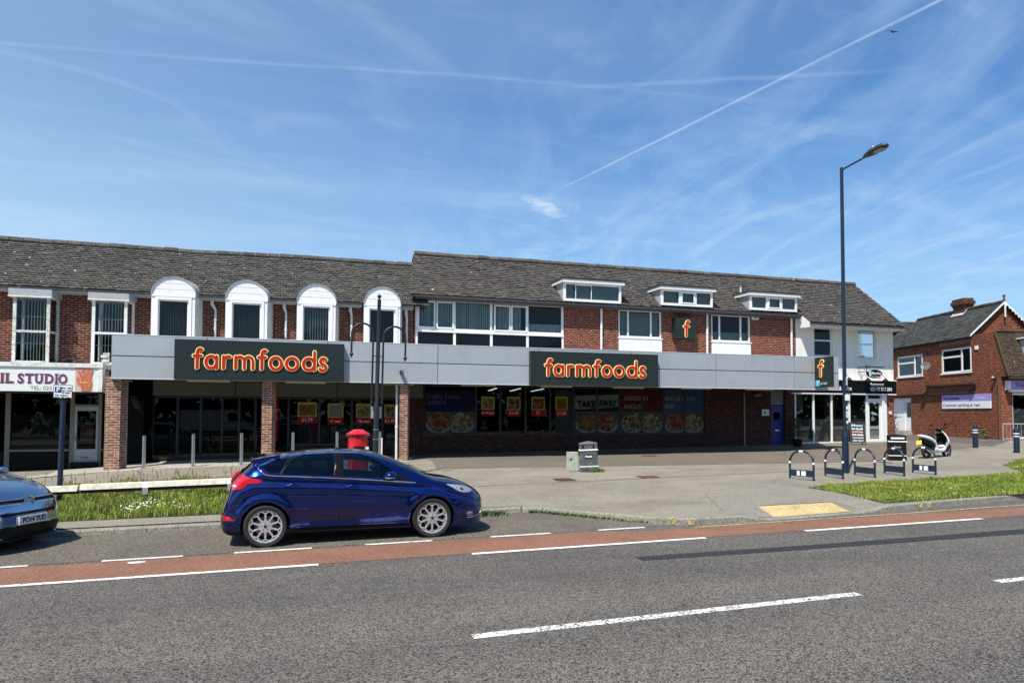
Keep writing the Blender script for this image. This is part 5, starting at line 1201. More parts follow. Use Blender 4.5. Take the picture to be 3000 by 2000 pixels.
# printed picture of two hands: palm, fingers and thumb as flat shapes
pic = MB(); pa, pb_, pc, pd = quadY(pic, 220, 272, 1073, 1145, YNS-.004); PC = pic.build('picture', M['skin_c'], ns)
def hand2d(mb, ox, oz, s, fl, Y):
    def Q(x, z): return (ox+fl*x*s, Y, oz+z*s)
    fl_ = fl
    mb.poly([Q(*p) for p in ((-.3, -.55), (.28, -.6), (.36, 0), (.30, .30), (-.28, .34), (-.40, -.05))])
    for i, (bx, w, l, tl) in enumerate(((-.22, .075, .62, -.10), (-.06, .08, .75, -.03), (.10, .08, .70, .06), (.25, .07, .52, .14))):
        st = MB(); pts = [(bx, .25), (bx+tl*.5, .25+l*.5), (bx+tl*1.6, .25+l)]
        stroke(mb, [(ox+fl*p[0]*s, oz+p[1]*s) for p in pts], w*s, lambda u, z, d: (u, Y+d, z), 0, -.001-.0006*i)
    stroke(mb, [(ox+fl*p[0]*s, oz+p[1]*s) for p in ((.25, -.25), (.48, .0), (.52, .28))], .075*s, lambda u, z, d: (u, Y+d, z), 0, -.0045)
cx, cz = (pa+pb_)/2, (pc+pd)/2
mb = MB(); hand2d(mb, cx-.06, cz+.02, .40, 1, YNS-.010); mb.build('printed_hand', M['skin_b'], PC)
mb = MB(); hand2d(mb, cx+.06, cz-.12, .42, -1, YNS-.017); mb.build('printed_hand', M['skin_a'], PC)
mb = MB(); stroke(mb, [(cx-.1, cz-.10), (cx, cz-.13), (cx+.11, cz-.11)], .015, PY(YNS-.024), 0, -.002); mb.build('printed_bracelet', M['gold'], PC)
# bits of dead wood on top of the sign
mb = MB(); v = onY(210, 1056, YNS+.3)
mb.tube([v+Vector((-.08, 0, .42)), v+Vector((.05, 0, .2)), v+Vector((.13, .05, 0))], [.035, .05, .03], 6)
mb.tube([v+Vector((.13, 0, 0)), v+Vector((.3, .0, .02)), v+Vector((.2, 0, .12))], [.04, .03, .01], 6)
mb.tube([v+Vector((-.3, .05, .0)), v+Vector((0, .0, .08)), v+Vector((.2, 0, .03))], [.01, .02, .012], 5)
tag(mb.build('broken_bracket', M['wood_dark']), 'broken dark bracket lying on top of the nail studio sign', 'bracket')
# ------------------------------------------------------------------ restaurant signs
YF2 = YU-.14
rs = thing('restaurant_sign', 'long black fascia sign reading Fish and Chips with a phone number', 'shop sign', (25.5, YF2, 3.0))
mb = MB(); mb.box(21.95, XW1+.02, YF2, YU-.001, zfb, zft); mb.build('sign_board', M['poster_black'], rs)
mb = MB(); mb.box(21.95, XW1+.03, YF2-.02, YU-.001, zft+.001, zft+.05); mb.box(21.95, XW1+.02, YF2-.01, YU-.02, zfb-.05, zfb-.001); mb.build('edge_trim', M['white'], rs)
def rt(s, px0, px1, pyb, h): text('lettering', s, M['poster_white'], rs, h, (X_(px0, pyb, YF2), YF2-.006, Z_(px0, pyb, YF2)), width=X_(px1, pyb, YF2)-X_(px0, pyb, YF2), offset=.008)
rt('Fish & Chips', 2437, 2495, 1142, .26); rt('Restaurant', 2550, 2590, 1129, .18); rt('023 92 265 204', 2550, 2613, 1144, .22)
# swan-neck lamps
for i, px in enumerate((2482, 2537, 2588)):
    t = thing('sign_lamp', ('small swan-neck lamp over the word Chips', 'small swan-neck lamp left of the hanging oval sign', 'small swan-neck lamp under the right of the hanging oval sign')[i], 'wall lamp', (X_(px, 1110, YU), YU, 3.5), 0, 'swan-neck lamps over the restaurant sign')
    x = X_(px, 1110, YU-.3); zt_ = zft+.14; mb = MB()
    mb.tube([(x, YU, zt_-.04), (x, YU-.1, zt_+.10), (x, YU-.25, zt_+.12), (x, YU-.4, zt_-.02)], .012, 6); mb.build('arm', M['black'], t, smooth_ang=60)
    mb = MB(); mb.lathe([(.02, zt_-.02), (.06, zt_-.06), (.13, zt_-.14), (.135, zt_-.16)], (x, YU-.42, 0), 14); mb.build('shade', M['black'], t, smooth_ang=40)
# hanging oval sign on an iron bracket
ho = thing('hanging_sign', 'black oval hanging sign with white fish lettering on a bracket over the restaurant', 'hanging sign', (X_(2568, 1095, 26.9), 27.0, 4.0))
Yh = 26.95; xc_, zc_ = X_(2563, 1095, Yh), Z_(2563, 1095, Yh); rx = (X_(2585, 1095, Yh)-X_(2540, 1095, Yh))/2; rz = (Z_(2563, 1082, Yh)-Z_(2563, 1108, Yh))/2
mb = MB(); mb.prism([(xc_+rx*math.cos(a), Yh, zc_+rz*math.sin(a)) for a in [2*math.pi*k/32 for k in range(32)]], (0, .05, 0)); mb.build('oval_board', M['poster_black'], ho)
mb = MB(); zb_ = Z_(2563, 1075, Yh); mb.tube([(xc_-rx*1.15, Yh+.03, zb_), (xc_+rx*1.3, Yh+.03, zb_)], .022, 6)
mb.tube([(xc_-rx, Yh+.03, zb_), (xc_-rx, YU, zb_)], .02, 6); mb.tube([(xc_-rx, Yh+.03, zb_-.22), (xc_-rx, YU, zb_-.22)], .015, 6)
for k in range(9): x = xc_-rx+k*.16; mb.tube([(x, Yh+.03, zb_), (x+.04, Yh+.03, zb_+.06)], .012, 5)
mb.tube([(xc_-rx, Yh+.03, zb_+.09), (xc_-rx, Yh+.03, zb_-.3)], .02, 6)
for s_ in (-.6, .5): mb.tube([(xc_+rx*s_, Yh+.03, zb_), (xc_+rx*s_, Yh+.03, zc_+rz*.7)], .008, 5)
mb.build('bracket', M['black'], ho)
text('lettering', 'Banks', M['poster_white'], ho, .17, (xc_-.16, Yh-.004, zc_-.02), width=.50, offset=.004); text('lettering', 'Fish & Chips', M['poster_white'], ho, .08, (xc_-.22, Yh-.004, zc_-.15), width=.48)
mb = MB(); mb.prism([(xc_-.36, Yh-.006, zc_+.12), (xc_-.22, Yh-.006, zc_+.16), (xc_-.18, Yh-.006, zc_-.02), (xc_-.30, Yh-.006, zc_-.16)], (0, .004, 0)); mb.build('fish_mark', M['chalk_blue'], ho)
mb = MB(); mb.prism([(xc_+.30, Yh-.006, zc_-.08), (xc_+.42, Yh-.006, zc_+.02), (xc_+.36, Yh-.006, zc_-.2), (xc_+.18, Yh-.006, zc_-.26)], (0, .004, 0)); mb.build('flourish', M['chalk_pink'], ho)
# ------------------------------------------------------------------ CORNER CO-OPERATIVE BUILDING (turned 15 degrees)
CA = R(15.4); CP = Vector((32.16, 25.63, 0)); cdv = Vector((math.sin(CA), math.cos(CA), 0)); cev = Vector((math.cos(CA), -math.sin(CA), 0))
CB = thing('corner_shop_building', 'orange-red brick corner building with slate roof, chimney and tile-hung front at the right edge', 'building', (CP.x, CP.y, 0), -CA)
def onS(px, py, off=0):      # side wall plane: returns local y, z
    r = ray(px, py); t = ((CP+cev*off-CAM).dot(cev))/r.dot(cev); p = CAM+r*t; return (p-CP).dot(cdv), p.z
def onFr(px, py, off=0):
    r = ray(px, py); t = ((CP+cdv*off-CAM).dot(cdv))/r.dot(cdv); p = CAM+r*t; return (p-CP).dot(cev), p.z
PS = lambda u, z, d: (d, u, z)           # side wall: u = local y
PF = lambda u, z, d: (u, d, z)
LY = 11.0; ZE = 5.92
wA = (onS(2704, 1100)[0], onS(2629, 1100)[0], onS(2704, 1100)[1], onS(2629, 1046)[1]); wB = (onS(2847, 1088)[0], onS(2758, 1088)[0], onS(2847, 1088)[1], onS(2758, 1025)[1])
dr0, dr1, drz0, drz1 = onS(2670, 1262)[0], onS(2617, 1262)[0]+.4, onS(2670, 1262)[1], onS(2640, 1166)[1]
ZC = 3.8
mb = MB(); wall(mb, PS, 0, LY, .2, ZC, [(dr0, dr1, drz0, drz1)], .25); wall(mb, PS, .28, LY, ZC, ZE, [wA, wB], .1)
mb.poly([(0, -.0, ZC), (0, .28, ZC), (0, .28, ZE)]); mb.poly([(0, -.55, ZC), (0, 0, ZC), (0, .28, ZE)])
wall(mb, PF, 0, 9, .2, ZC, [(.55, 4.2, .9, 3.05), (5, 8, .9, 3.05)], .1)
# gable
mb.poly([(.05, 2.0, ZE-.1), (3.35, 2.0, ZE-.1), (1.62, 2.0, 7.5)])
mb.box(8.9, 9, .1, LY, .2, ZE); mb.box(0.01, 9, LY-.2, LY, .2, ZE)
mb.build('wall', M['brick_corner'], CB, local=True)
mb = MB(); mb.box(.3, 8.8, .3, .4, .3, 3.7) ; mb.box(.9, .95, .4, LY-.3, .3, ZE-.2); mb.build('rooms', M['dark_in'], CB, local=True)
mb = MB(); mb.box(0.02, 3.3, 2.01, LY-.1, ZE-.12, ZE-.1); mb.box(.02, 8.9, .3, 2.0, ZE-.04, ZE+.0); mb.build('flat_roof', M['roof_under'], CB, local=True)
for w_ in (wA, wB):
    u0, u1, z0, z1 = w_; cut = lerp(u0, u1, .33); zr = lerp(z0, z1, .66)
    ww = window(CB, PS, u0, u1, z0, z1, fw=.10, gm='glass_side', mull=[cut], rails=[(zr, cut, u1-.1)], casements=[(u0+.05, cut-.02, z0+.05, z1-.05)], sill=True, local=True)
    for o_ in [ww]+list(ww.children): pass
# brick lintel patch of paler mortar over the bigger window
mb = MB(); pbox(mb, PS, wB[0]-.1, wB[1]+.12, wB[3]+.08, wB[3]+.50, -.004, .0); mb.build('lintel_repair', brick('pale_mortar_brick', (.42, .13, .06), (.30, .08, .04), (.62, .50, .42), .1), CB, local=True)
mb = MB(); u = wB[0]-.12
while u < wB[1]+.2: pbox(mb, PS, u, u+.065, wB[3]+.0, wB[3]+.20, -.010, -.0045); u += .078
mb.build('soldier_course', M['brick_corner'], CB, local=True)
# slate roof: long slope, hip at the far end, ridge along the building
apx = (1.62, 7.58); y0r = 1.85
rr_ = ray(2689, 932); t = ((CP+cev*1.62-CAM).dot(cev))/rr_.dot(cev); p = CAM+rr_*t; yhip = (p-CP).dot(cdv)
sl_ = MB()
# build tiles in a frame where x runs along the ridge, then turn
roof_tiles(sl_, (-.12, ZE-.05), apx, y0r, LY+.1, .19, .28, xb1=min(yhip, LY-1), lip=.012)
sl_.v = [(v[1], v[0], v[2]) for v in sl_.v]
sl2 = MB(); sl2.quad((apx[0], y0r, apx[1]), (apx[0], min(yhip, LY-1), apx[1]), (3.36, LY, ZE-.05), (3.36, y0r, ZE-.05)); n = len(sl_.v); sl_.v += sl2.v; sl_.f += [tuple(i+n for i in f) for f in sl2.f]; sl_.mi += [0]
sl_.poly([(apx[0], min(yhip, LY-1), apx[1]), (-.12, LY+.1, ZE-.05), (3.36, LY+.1, ZE-.05)])
RF = sl_.build('roof', M['slates'], CB, local=True)
mb = MB(); ridge_tiles(mb, y0r, min(yhip, LY-1), 0, 0, .10); mb.v = [(apx[0]+v[1], v[0], apx[1]+.05+v[2]) for v in mb.v]; mb.build('ridge', M['tiles_brown'], RF, local=True)
mb = MB(); mb.quad((-.10, y0r+.02, ZE-.09), (-.10, LY+.1, ZE-.09), (apx[0], min(yhip, LY-1), apx[1]-.04), (apx[0], y0r+.02, apx[1]-.04)); mb.build('underlay', M['roof_under'], RF, local=True)
mb = MB()
for sx, xe_ in ((-1, -.16), (1, 3.40)):
    mb.prism([(xe_, y0r-.06, ZE-.07), (xe_, y0r-.06, ZE+.02), (apx[0], y0r-.06, apx[1]+.03), (apx[0], y0r-.06, apx[1]-.07)], (0, .04, 0))
for x_ in (apx[0],): mb.box(x_-.04, x_+.04, y0r-.075, y0r-.061, apx[1]-.75, apx[1]-.05)
for k in range(12):
    t = (k+.5)/12; x_ = lerp(apx[0], 3.4, t); z_ = lerp(apx[1], ZE-.05, t); mb.box(x_-.03, x_+.03, y0r-.08, y0r-.061, z_-.13, z_-.05)
mb.build('bargeboard', M['white_old'], RF, local=True)
mb = MB(); mb.sphere((apx[0], y0r, apx[1]+.30), .07, 10, 8); mb.lathe([(.05, apx[1]+.05), (.06, apx[1]+.12), (.03, apx[1]+.26)], (apx[0], y0r, 0), 8); mb.build('finial', M['iron'], RF, local=True)
mb = MB(); mb.tube([(-.15, y0r, ZE-.1), (-.15, LY+.1, ZE-.1)], .05, 8); mb.build('gutter', M['black'], RF, local=True)
# chimney on the near slope of the ridge
p0_ = [None]; rr_ = ray(2821, 905); t = ((CP+cev*1.62-CAM).dot(cev))/rr_.dot(cev); p = CAM+rr_*t; yc_ = (p-CP).dot(cdv)
rr2 = ray(2821, 872); t = ((CP+cev*1.3-CAM).dot(cev))/rr2.dot(cev); ztc = (CAM+rr2*t).z
mb = MB(); hw, hl = .25, .44
mb.box(apx[0]-hw, apx[0]+hw, yc_-hl, yc_+hl, 6.6, ztc-.42); mb.box(apx[0]-hw-.04, apx[0]+hw+.04, yc_-hl-.04, yc_+hl+.04, ztc-.42, ztc-.32); mb.box(apx[0]-hw-.09, apx[0]+hw+.09, yc_-hl-.09, yc_+hl+.09, ztc-.32, ztc-.14); mb.box(apx[0]-hw-.03, apx[0]+hw+.03, yc_-hl-.03, yc_+hl+.03, ztc-.14, ztc)
CHM = mb.build('chimney', brick('sooty_brick', (.20, .07, .035), (.09, .04, .025), (.16, .11, .08), .6), RF, local=True)
mb = MB(); sl_ope = (apx[1]-ZE)/(apx[0]+.12); xx = apx[0]-hw-.12
mb.quad((xx, yc_-hl-.1, apx[1]-sl_ope*(apx[0]-xx)+.06), (xx, yc_+hl+.1, apx[1]-sl_ope*(apx[0]-xx)+.06), (apx[0]-.1, yc_+hl+.1, apx[1]+.0), (apx[0]-.1, yc_-hl-.1, apx[1]+.0)); mb.build('flashing', M['lead'], CHM, local=True)
# tile-hung mansard front and its dormer
mb = MB(); roof_tiles(mb, (-.60, ZC), (.30, ZE), 0.0, 9, .12, .165, lip=.012); mb.build('tile_hanging', M['tiles_brown'], CB, local=True)
mb = MB(); mb.quad((0, -.58, ZC-.02), (9, -.58, ZC-.02), (9, .31, ZE), (0, .31, ZE)); mb.build('tile_backing', M['roof_under'], CB, local=True)
mb = MB(); mb.tube([(-.02, .28, ZE+.03), (9, .28, ZE+.03)], .05, 8); mb.tube([(-.02, .28, ZE+.03), (-.02, -.58, ZC)], .05, 8); mb.box(-.02, 9, -.66, -.5, ZC-.14, ZC-.02); mb.build('coping', M['tiles_brown'], CB, local=True)
dm = MB(); dm.box(1.0, 3.0, -.35, .3, 4.55, 4.62); dm.box(.9, 3.1, -.5, .3, 5.55, 5.62); dm.box(1.0, 1.1, -.35, -.25, 4.62, 5.55); dm.box(2.9, 3.0, -.35, -.25, 4.62, 5.55); dm.box(1.95, 2.05, -.34, -.26, 4.62, 5.55); DM = dm.build('dormer', M['white_old'], CB, local=True)
g = MB(); g.quad((1.1, -.3, 4.62), (2.9, -.3, 4.62), (2.9, -.3, 5.55), (1.1, -.3, 5.55)); g.build('pane', M['glass_tint'], DM, local=True)
g = MB(); g.poly([(1.02, -.25, 4.6), (1.02, .3, 5.5), (1.02, -.25, 5.5)]); g.build('cheek', M['lead'], DM, local=True)
# side door, step, canopy shelves of dark corbelled brick, pipes
f = MB(); um = lerp(dr0, dr1, .40)
pbox(f, PS, dr0+.03, um-.02, drz0, drz1-.03, .18, .22); pbox(f, PS, um+.02, dr1-.03, drz0, drz1-.03, .18, .22); pbox(f, PS, dr0, dr1, drz1-.06, drz1, .10, .24); pbox(f, PS, um-.03, um+.03, drz0, drz1, .15, .23)
DO2 = f.build('door', M['white'], CB, local=True)
g = MB(); pbox(g, PS, dr0+.2, um-.2, lerp(drz0, drz1, .42), drz1-.25, .170, .179); g.build('door_window', M['glass_tint'], DO2, local=True)
g = MB(); pbox(g, PS, lerp(um, dr1, .3), lerp(um, dr1, .7), lerp(drz0, drz1, .42), lerp(drz0, drz1, .42)+.03, .172, .179); g.build('letter_box', M['grey_letter'], DO2, local=True)
f = MB(); pbox(f, PS, dr0-.1, dr1+.2, .3, drz0-.02, -.5, .2); f.build('step', M['concrete'], CB, local=True)
f = MB()
for (pa_, pb2, yy) in (((2716, 1129), (2858, 1123), 0), ((2620, 1164), (2858, 1141), 0)):
    a, b = onS(*pa_), onS(*pb2); z = (a[1]+b[1])/2; pbox(f, PS, b[0], a[0], z-.04, z+.02, -.14, -.001)
f.build('lead_ledge', M['wood_dark'], CB, local=True)
f = MB(); f.tube([(-.07, .02, ZC-.1), (-.07, .02, .7)], .045, 8); f.build('downpipe', M['iron'], CB, local=True)
# shop window and sign on the front
f = MB()
for x in (.55, 1.75, 3.0, 4.2): f.box(x-.04, x+.04, .03, .1, .9, 3.05)
f.box(.55, 4.2, .031, .099, .9, 1.0); f.box(.55, 4.2, .031, .099, 2.95, 3.05); SW = f.build('shop_window', M['sign_white'], CB, local=True)
g = MB(); g.quad((.55, .06, .9), (4.2, .06, .9), (4.2, .06, 3.05), (.55, .06, 3.05)); g.build('pane', M['glass_dark'], SW, local=True)
g = MB(); z = 1.0
while z < 2.3: g.box(.6, 4.15, .10, .13, z, z+.05); z += .085
g.build('slatted_blind', M['pipe'], SW, local=True)
CS = thing('coop_shop_sign', 'lilac and white co-operative shop sign under the tile-hung front', 'shop sign', (CP.x, CP.y, 3.2), -CA)
f = MB(); f.box(.30, 4.6, -.30, -.05, -.02, .42); f.build('sign_face', M['lilac'], CS, local=True)
f = MB(); f.box(.16, .299, -.28, -.06, -.02, .40); f.box(.30, 4.6, -.29, -.06, -.12, -.021); f.build('sign_edge', M['white'], CS, local=True)
text('lettering', 'The co', M['lilac_dark'], CS, .30, (.45, -.306, .10), local=True); text('lettering', '-operative', M['lilac_dark'], CS, .30, (1.40, -.306, .10), local=True, offset=.006)
pk = thing('parking_sign', 'wide lilac and white wall sign reading Customer parking at rear', 'sign', (CP.x, CP.y, 0), -CA)
s0, s1 = onS(2905, 1195), onS(2762, 1195); zz1 = onS(2830, 1155)[1]; zz0 = onS(2830, 1196)[1]; zmm = lerp(zz0, zz1, .5)
f = MB(); pbox(f, PS, s0[0], s1[0], zz0, zmm, -.04, -.001); f.build('white_panel', M['sign_white'], pk, local=True)
f = MB(); pbox(f, PS, s0[0], s1[0], zmm, zz1, -.04, -.001); f.build('lilac_panel', M['lilac'], pk, local=True)
L_ = s1[0]-s0[0]; xd = (0, -1, 0); hh = zz1-zmm
text('lettering', 'The co-operative', M['lilac_dark'], pk, hh*.62, (-.044, s1[0]-.10, zmm+hh*.28), xdir=xd, local=True, width=L_*.36, offset=.004)
text('lettering', 'Lorraine Cowan', M['lilac_pale'], pk, hh*.62, (-.044, s1[0]-.10-L_*.38, zmm+hh*.28), xdir=xd, local=True, width=L_*.50)
text('lettering', 'Customer parking at rear', M['letter_black'], pk, hh*.62, (-.044, s1[0]-.10, zz0+hh*.30), xdir=xd, local=True, width=L_*.78)
# satellite dish
dc = onS(2713, 1072, -.5)
dish = thing('satellite_dish', 'grey satellite dish on the brick side wall between the two upper windows', 'satellite dish', (CP.x, CP.y, 0), -CA)
f = MB(); c = Vector((-.5, dc[0], dc[1])); nrm = Vector((-.75, -.55, .35)).normalized(); q = nrm.to_track_quat('Z', 'Y').to_matrix()
pr = [(.25*k/8, .055*(k/8)**2) for k in range(9)]; n0 = len(f.v)
for r_, h in pr:
    for k in range(20): a = 2*math.pi*k/20; f.v.append(tuple(c+q@Vector((r_*math.cos(a), r_*math.sin(a), h))))
for i in range(8):
    for k in range(20): f.face((n0+i*20+k, n0+i*20+(k+1) % 20, n0+(i+1)*20+(k+1) % 20, n0+(i+1)*20+k))
f.build('reflector', M['dish'], dish, local=True, smooth_ang=60)
f = MB(); f.tube([c, c+Vector((.2, 0, -.25)), Vector((0, c.y, c.z-.3))], .022, 8); f.tube([c-q@Vector((0, .23, 0)), c+nrm*.28], .012, 6); f.sphere(c+nrm*.29, .04, 8, 6); f.build('arm', M['gutter'], dish, local=True)
f = MB(); u, z = onS(2862, 1018); pbox(f, PS, u-.10, u+.10, z-.09, z+.09, -.05, -.001); bx_ = f.build('vent_cover', M['sign_white'], CB, local=True)
wl = thing('wall_lantern', 'small dark security light with white head at the corner above the drainpipe', 'wall lamp', (CP.x, CP.y, 0), -CA)
f = MB(); u, z = onS(2917, 1107); f.box(-.16, -.0, u-.04, u+.04, z-.12, z-.02); f.build('bracket', M['black'], wl, local=True)
f = MB(); f.sphere((-.14, u, z+.02), .07, 10, 8); f.build('lamp_head', M['lens'], wl, local=True)
wl = thing('flood_light', 'black floodlight on the brick side wall above the parking sign', 'wall lamp', (CP.x, CP.y, 0), -CA)
f = MB(); u, z = onS(2856, 1133); f.box(-.22, -.0, u-.08, u+.08, z-.12, z+.10); f.build('lamp_body', M['black'], wl, local=True, bevel=.01)
# ramp railing in front of the corner shop
rl_ = thing('railing', 'grey steel railing in front of the corner shop window', 'railing', (CP.x, CP.y, 0), -CA)
f = MB()
x0_ = onFr(2938, 1240, -.9)[0]
for z in (1.62, .95): f.tube([(x0_, -.9, z), (x0_+5, -.9, z)], .025, 8)
for k in range(30): x = x0_+k*.17; f.tube([(x, -.9, .7 if k % 8 == 0 else .95), (x, -.9, 1.62)], .022 if k % 8 == 0 else .009, 6)
f.build('bars', M['galv'], rl_, local=True)
FBk = thing('distant_house', 'brown tiled roof of a distant house behind the corner building', 'house', (44, 40, 0), -CA)
f = MB(); f.box(0, 10, 0, 8, .3, 5.6); f.build('wall', M['brick_corner'], FBk, local=True)
f = MB(); roof_tiles(f, (-.3, 5.5), (4, 9.0), -.4, 10.4, .25, .3); f.quad((-.4, 4, 9), (10.4, 4, 9), (10.4, 8.3, 5.5), (-.4, 8.3, 5.5)); f.build('roof', M['tiles_brown'], FBk, local=True)
# ------------------------------------------------------------------ STREET FURNITURE
def ringpipe(mb, path, r, seg=12): mb.tube(path, r, seg)
# tall street lamp
lx, ly = 15.6, 17.2; lz = zg(lx, ly)
SL = thing('street_lamp', 'tall navy street lamp with an angled arm, standing behind the cycle stands', 'street lamp', (lx, ly, lz))
ztop = 9.15
mb = MB(); mb.lathe([(.092, lz-.05), (.092, lz+1.02), (.088, lz+1.06), (.062, lz+1.13), (.056, lz+1.2), (.05, ztop-1), (.047, ztop), (.02, ztop+.02)], (lx, ly, 0), 20); mb.build('pole', M['navy_lamp'], SL, smooth_ang=40)
mb = MB(); mb.lathe([(.095, lz+.98), (.097, lz+1.05), (.075, lz+1.12)], (lx, ly, 0), 20); mb.build('collar', M['navy_lamp'], SL, smooth_ang=40)
mb = MB(); mb.tube([(lx, ly, ztop-.06), (lx, ly-.9, ztop+.02)], .026, 10); mb.build('arm', M['lantern'], SL, smooth_ang=50)
def lantern_profile():
    mb = MB(); n0 = 0; ys = [0, .06, .16, .32, .5, .66, .78, .84]; hw = [.05, .09, .135, .165, .17, .15, .10, .03]; hh = [.03, .05, .09, .125, .13, .11, .07, .02]
    for i, y in enumerate(ys):
        ring = []
        for k in range(16):
            a = 2*math.pi*k/16; x = hw[i]*math.cos(a); z = math.sin(a); z = z*hh[i] if z > 0 else z*.045*(hw[i]/.17)
            ring.append((lx+x, ly-.86-y, ztop+.02+z+y*.09))
        mb.vs(ring)
    for i in range(len(ys)-1):
        for k in range(16): q = (k+1) % 16; mb.face((i*16+k, i*16+q, (i+1)*16+q, (i+1)*16+k))
    mb.face(range(15, -1, -1)); mb.face(range((len(ys)-1)*16, len(ys)*16)); return mb
LNn = lantern_profile().build('lantern', M['lantern'], SL, smooth_ang=50)
mb = MB(); mb.sphere((lx, ly-1.42, ztop+.03), .13, 14, 8, (.95, 1.6, .32)); mb.build('lens', M['lens'], LNn, smooth_ang=60)
mb = MB(); mb.lathe([(.03, 0), (.03, .05), (.015, .07)], (lx, ly-1.2, ztop+.16), 10); mb.build('photocell', M['white'], LNn)
for py, h, w_, m_ in ((1164, .17, .16, 'sign_white'), (1194, .10, .05, 'sign_white'), (1213, .2, .06, 'pipe'), (1236, .08, .04, 'sign_white'), (1117, .22, .04, 'pipe')):
    z = Z_(2468, py, ly); mb = MB(); off = .0 if w_ < .1 else .02
    mb.box(lx-w_/2+off, lx+w_/2+off, ly-.09, ly-.075, z-h/2, z+h/2); mb.build('notice' if w_ > .1 else 'sticker', M[m_], SL)
# black banner column with two hooked arms, leaning a touch
bx, by = X_(1099, 1300, 19.5), 19.5; bz = zg(bx, by); btop = Z_(1111, 865, by)
BC = thing('banner_column', 'black column with ball finial and two hooked arms in front of the canopy, behind the red post box', 'column', (bx, by, bz)); BC.rotation_euler = (0, R(.85), 0)
H = btop-bz
mb = MB(); mb.lathe([(.075, -.05), (.075, 1.9), (.068, 1.95), (.055, 2.0), (.053, 3.8), (.046, 3.85), (.046, H-.32), (.05, H-.3), (.05, H-.12), (.03, H-.10)], (0, 0, 0), 18); mb.build('pole', M['pole_black'], BC, local=True, smooth_ang=40)
mb = MB(); mb.sphere((0, 0, H-.03), .055, 14, 10); mb.lathe([(.02, H-.12), (.018, H-.07)], (0, 0, 0), 10); mb.build('finial', M['pole_black'], BC, local=True, smooth_ang=60)
zof = lambda py: Z_(1100, py, by)-bz
for sx, (p_up, p_dn, ytop_, yend) in ((-1, (1089, 1027, 949, 1040)), (1, (1119, 1185, 954, 1046))):
    u = (X_(p_up, 1050, by)-X_(1104, 1050, by)); d_ = (X_(p_dn, 1040, by)-X_(1105, 1040, by)); zt = zof(ytop_); za = zt-abs(d_-u)/2; cxm = (u+d_)/2; rr = abs(d_-u)/2
    path = [(u, 0, zof(1185)), (u, 0, zof(1050)), (u, 0, za)]+[(cxm-(rr*math.cos(a)*(1 if u < d_ else -1)), 0, za+rr*math.sin(a)) for a in [math.pi*k/14 for k in range(1, 14)]]+[(d_, 0, za), (d_, 0, zof(yend)+.03)]
    mb = MB(); mb.tube(path, .026, 10); A_ = mb.build('hooked_arm', M['pole_black'], BC, local=True, smooth_ang=60)
    mb = MB(); mb.sphere((d_, 0, zof(yend)), .052, 12, 8); mb.lathe([(.02, zof(yend)-.09), (.012, zof(yend)-.05)], (d_, 0, 0), 8); mb.build('ball', M['pole_black'], A_, local=True, smooth_ang=60)
    mb = MB()
    for z in (zof(1043), zof(1178)): mb.tube([(0, 0, z), (u, 0, z)], .012, 6); mb.sphere((u, 0, z), .032, 8, 6)
    mb.build('bracket', M['pole_black'], A_, local=True)
mb = MB()
for py in (1192, 1222, 1258, 1286): mb.lathe([(.079 if py > 1240 else .064, zof(py)-.012), (.079 if py > 1240 else .064, zof(py)+.012)], (0, 0, 0), 16)
mb.build('steel_band', M['steel'], BC, local=True)
SG = thing('sign_plate', 'square grey sign seen from behind, strapped to the black column', 'sign', (bx, by+.1, bz+zof(1207)))
mb = MB(); mb.box(bx-.11, bx+.17, by+.075, by+.09, bz+zof(1225), bz+zof(1190)); mb.build('plate', M['galv'], SG)
# red pillar box
qx, qy = X_(1049, 1290, 18.0), 18.0; qz = zg(qx, qy)
PB = thing('post_box', 'red cylindrical pillar post box with a domed cap behind the blue car', 'post box', (qx, qy, qz))
zc0, zc1 = Z_(1049, 1272, qy)-qz, Z_(1049, 1257, qy)-qz
mb = MB(); mb.lathe([(.265, 0), (.265, .22), (.24, .25), (.235, zc0-.10), (.238, zc0-.03)], (0, 0, 0), 32); mb.build('body', M['post_red'], PB, local=True, smooth_ang=40)
mb = MB(); mb.lathe([(.238, zc0-.03), (.262, zc0-.02), (.288, zc0), (.288, zc0+.022), (.22, zc0+.055), (.12, zc1-.006), (.02, zc1)], (0, 0, 0), 32); mb.build('cap', M['post_red'], PB, local=True, smooth_ang=50)
mb = MB(); mb.box(-.13, .13, -.245, -.225, zc0-.32, zc0-.27); mb.build('slot', M['black'], PB, local=True)
mb = MB(); mb.box(.16, .23, -.20, -.12, zc0-.35, zc0-.29); mb.build('collection_plate', M['sign_white'], PB, local=True)
mb = MB(); mb.box(-.15, .15, -.243, -.20, .35, zc0-.40); mb.build('door', M['post_red'], PB, local=True)
# steel bollards
SBL = None
for i, px in enumerate((422, 566, 707, 858, 987, 1112)):
    x = X_(px, 1320, 24.2); z = zg(x, 24.2); lab = ['steel bollard nearest the first brick pier', 'second steel bollard from the left, in front of the dark entrance', 'steel bollard just left of the middle brick pier', 'steel bollard just right of the middle brick pier, behind the blue car roof', 'steel bollard between the middle pier and the red post box', 'steel bollard between the black column and the third pier'][i]
    if SBL is None:
        SBL = thing('steel_bollard', lab, 'bollard', (x, 24.2, z), 0, 'brushed steel bollards before the shop')
        mb = MB(); mb.lathe([(.052, -.05), (.052, .955)], (0, 0, 0), 20); mb.build('post', M['steel'], SBL, local=True, smooth_ang=50)
        mb = MB(); mb.lathe([(.054, .955), (.054, .975), (.03, .992), (.01, .995)], (0, 0, 0), 20); mb.build('cap', M['steel'], SBL, local=True, smooth_ang=50)
    else: c = copy_tree(SBL); c.location = (x, 24.2, z); c['label'] = lab
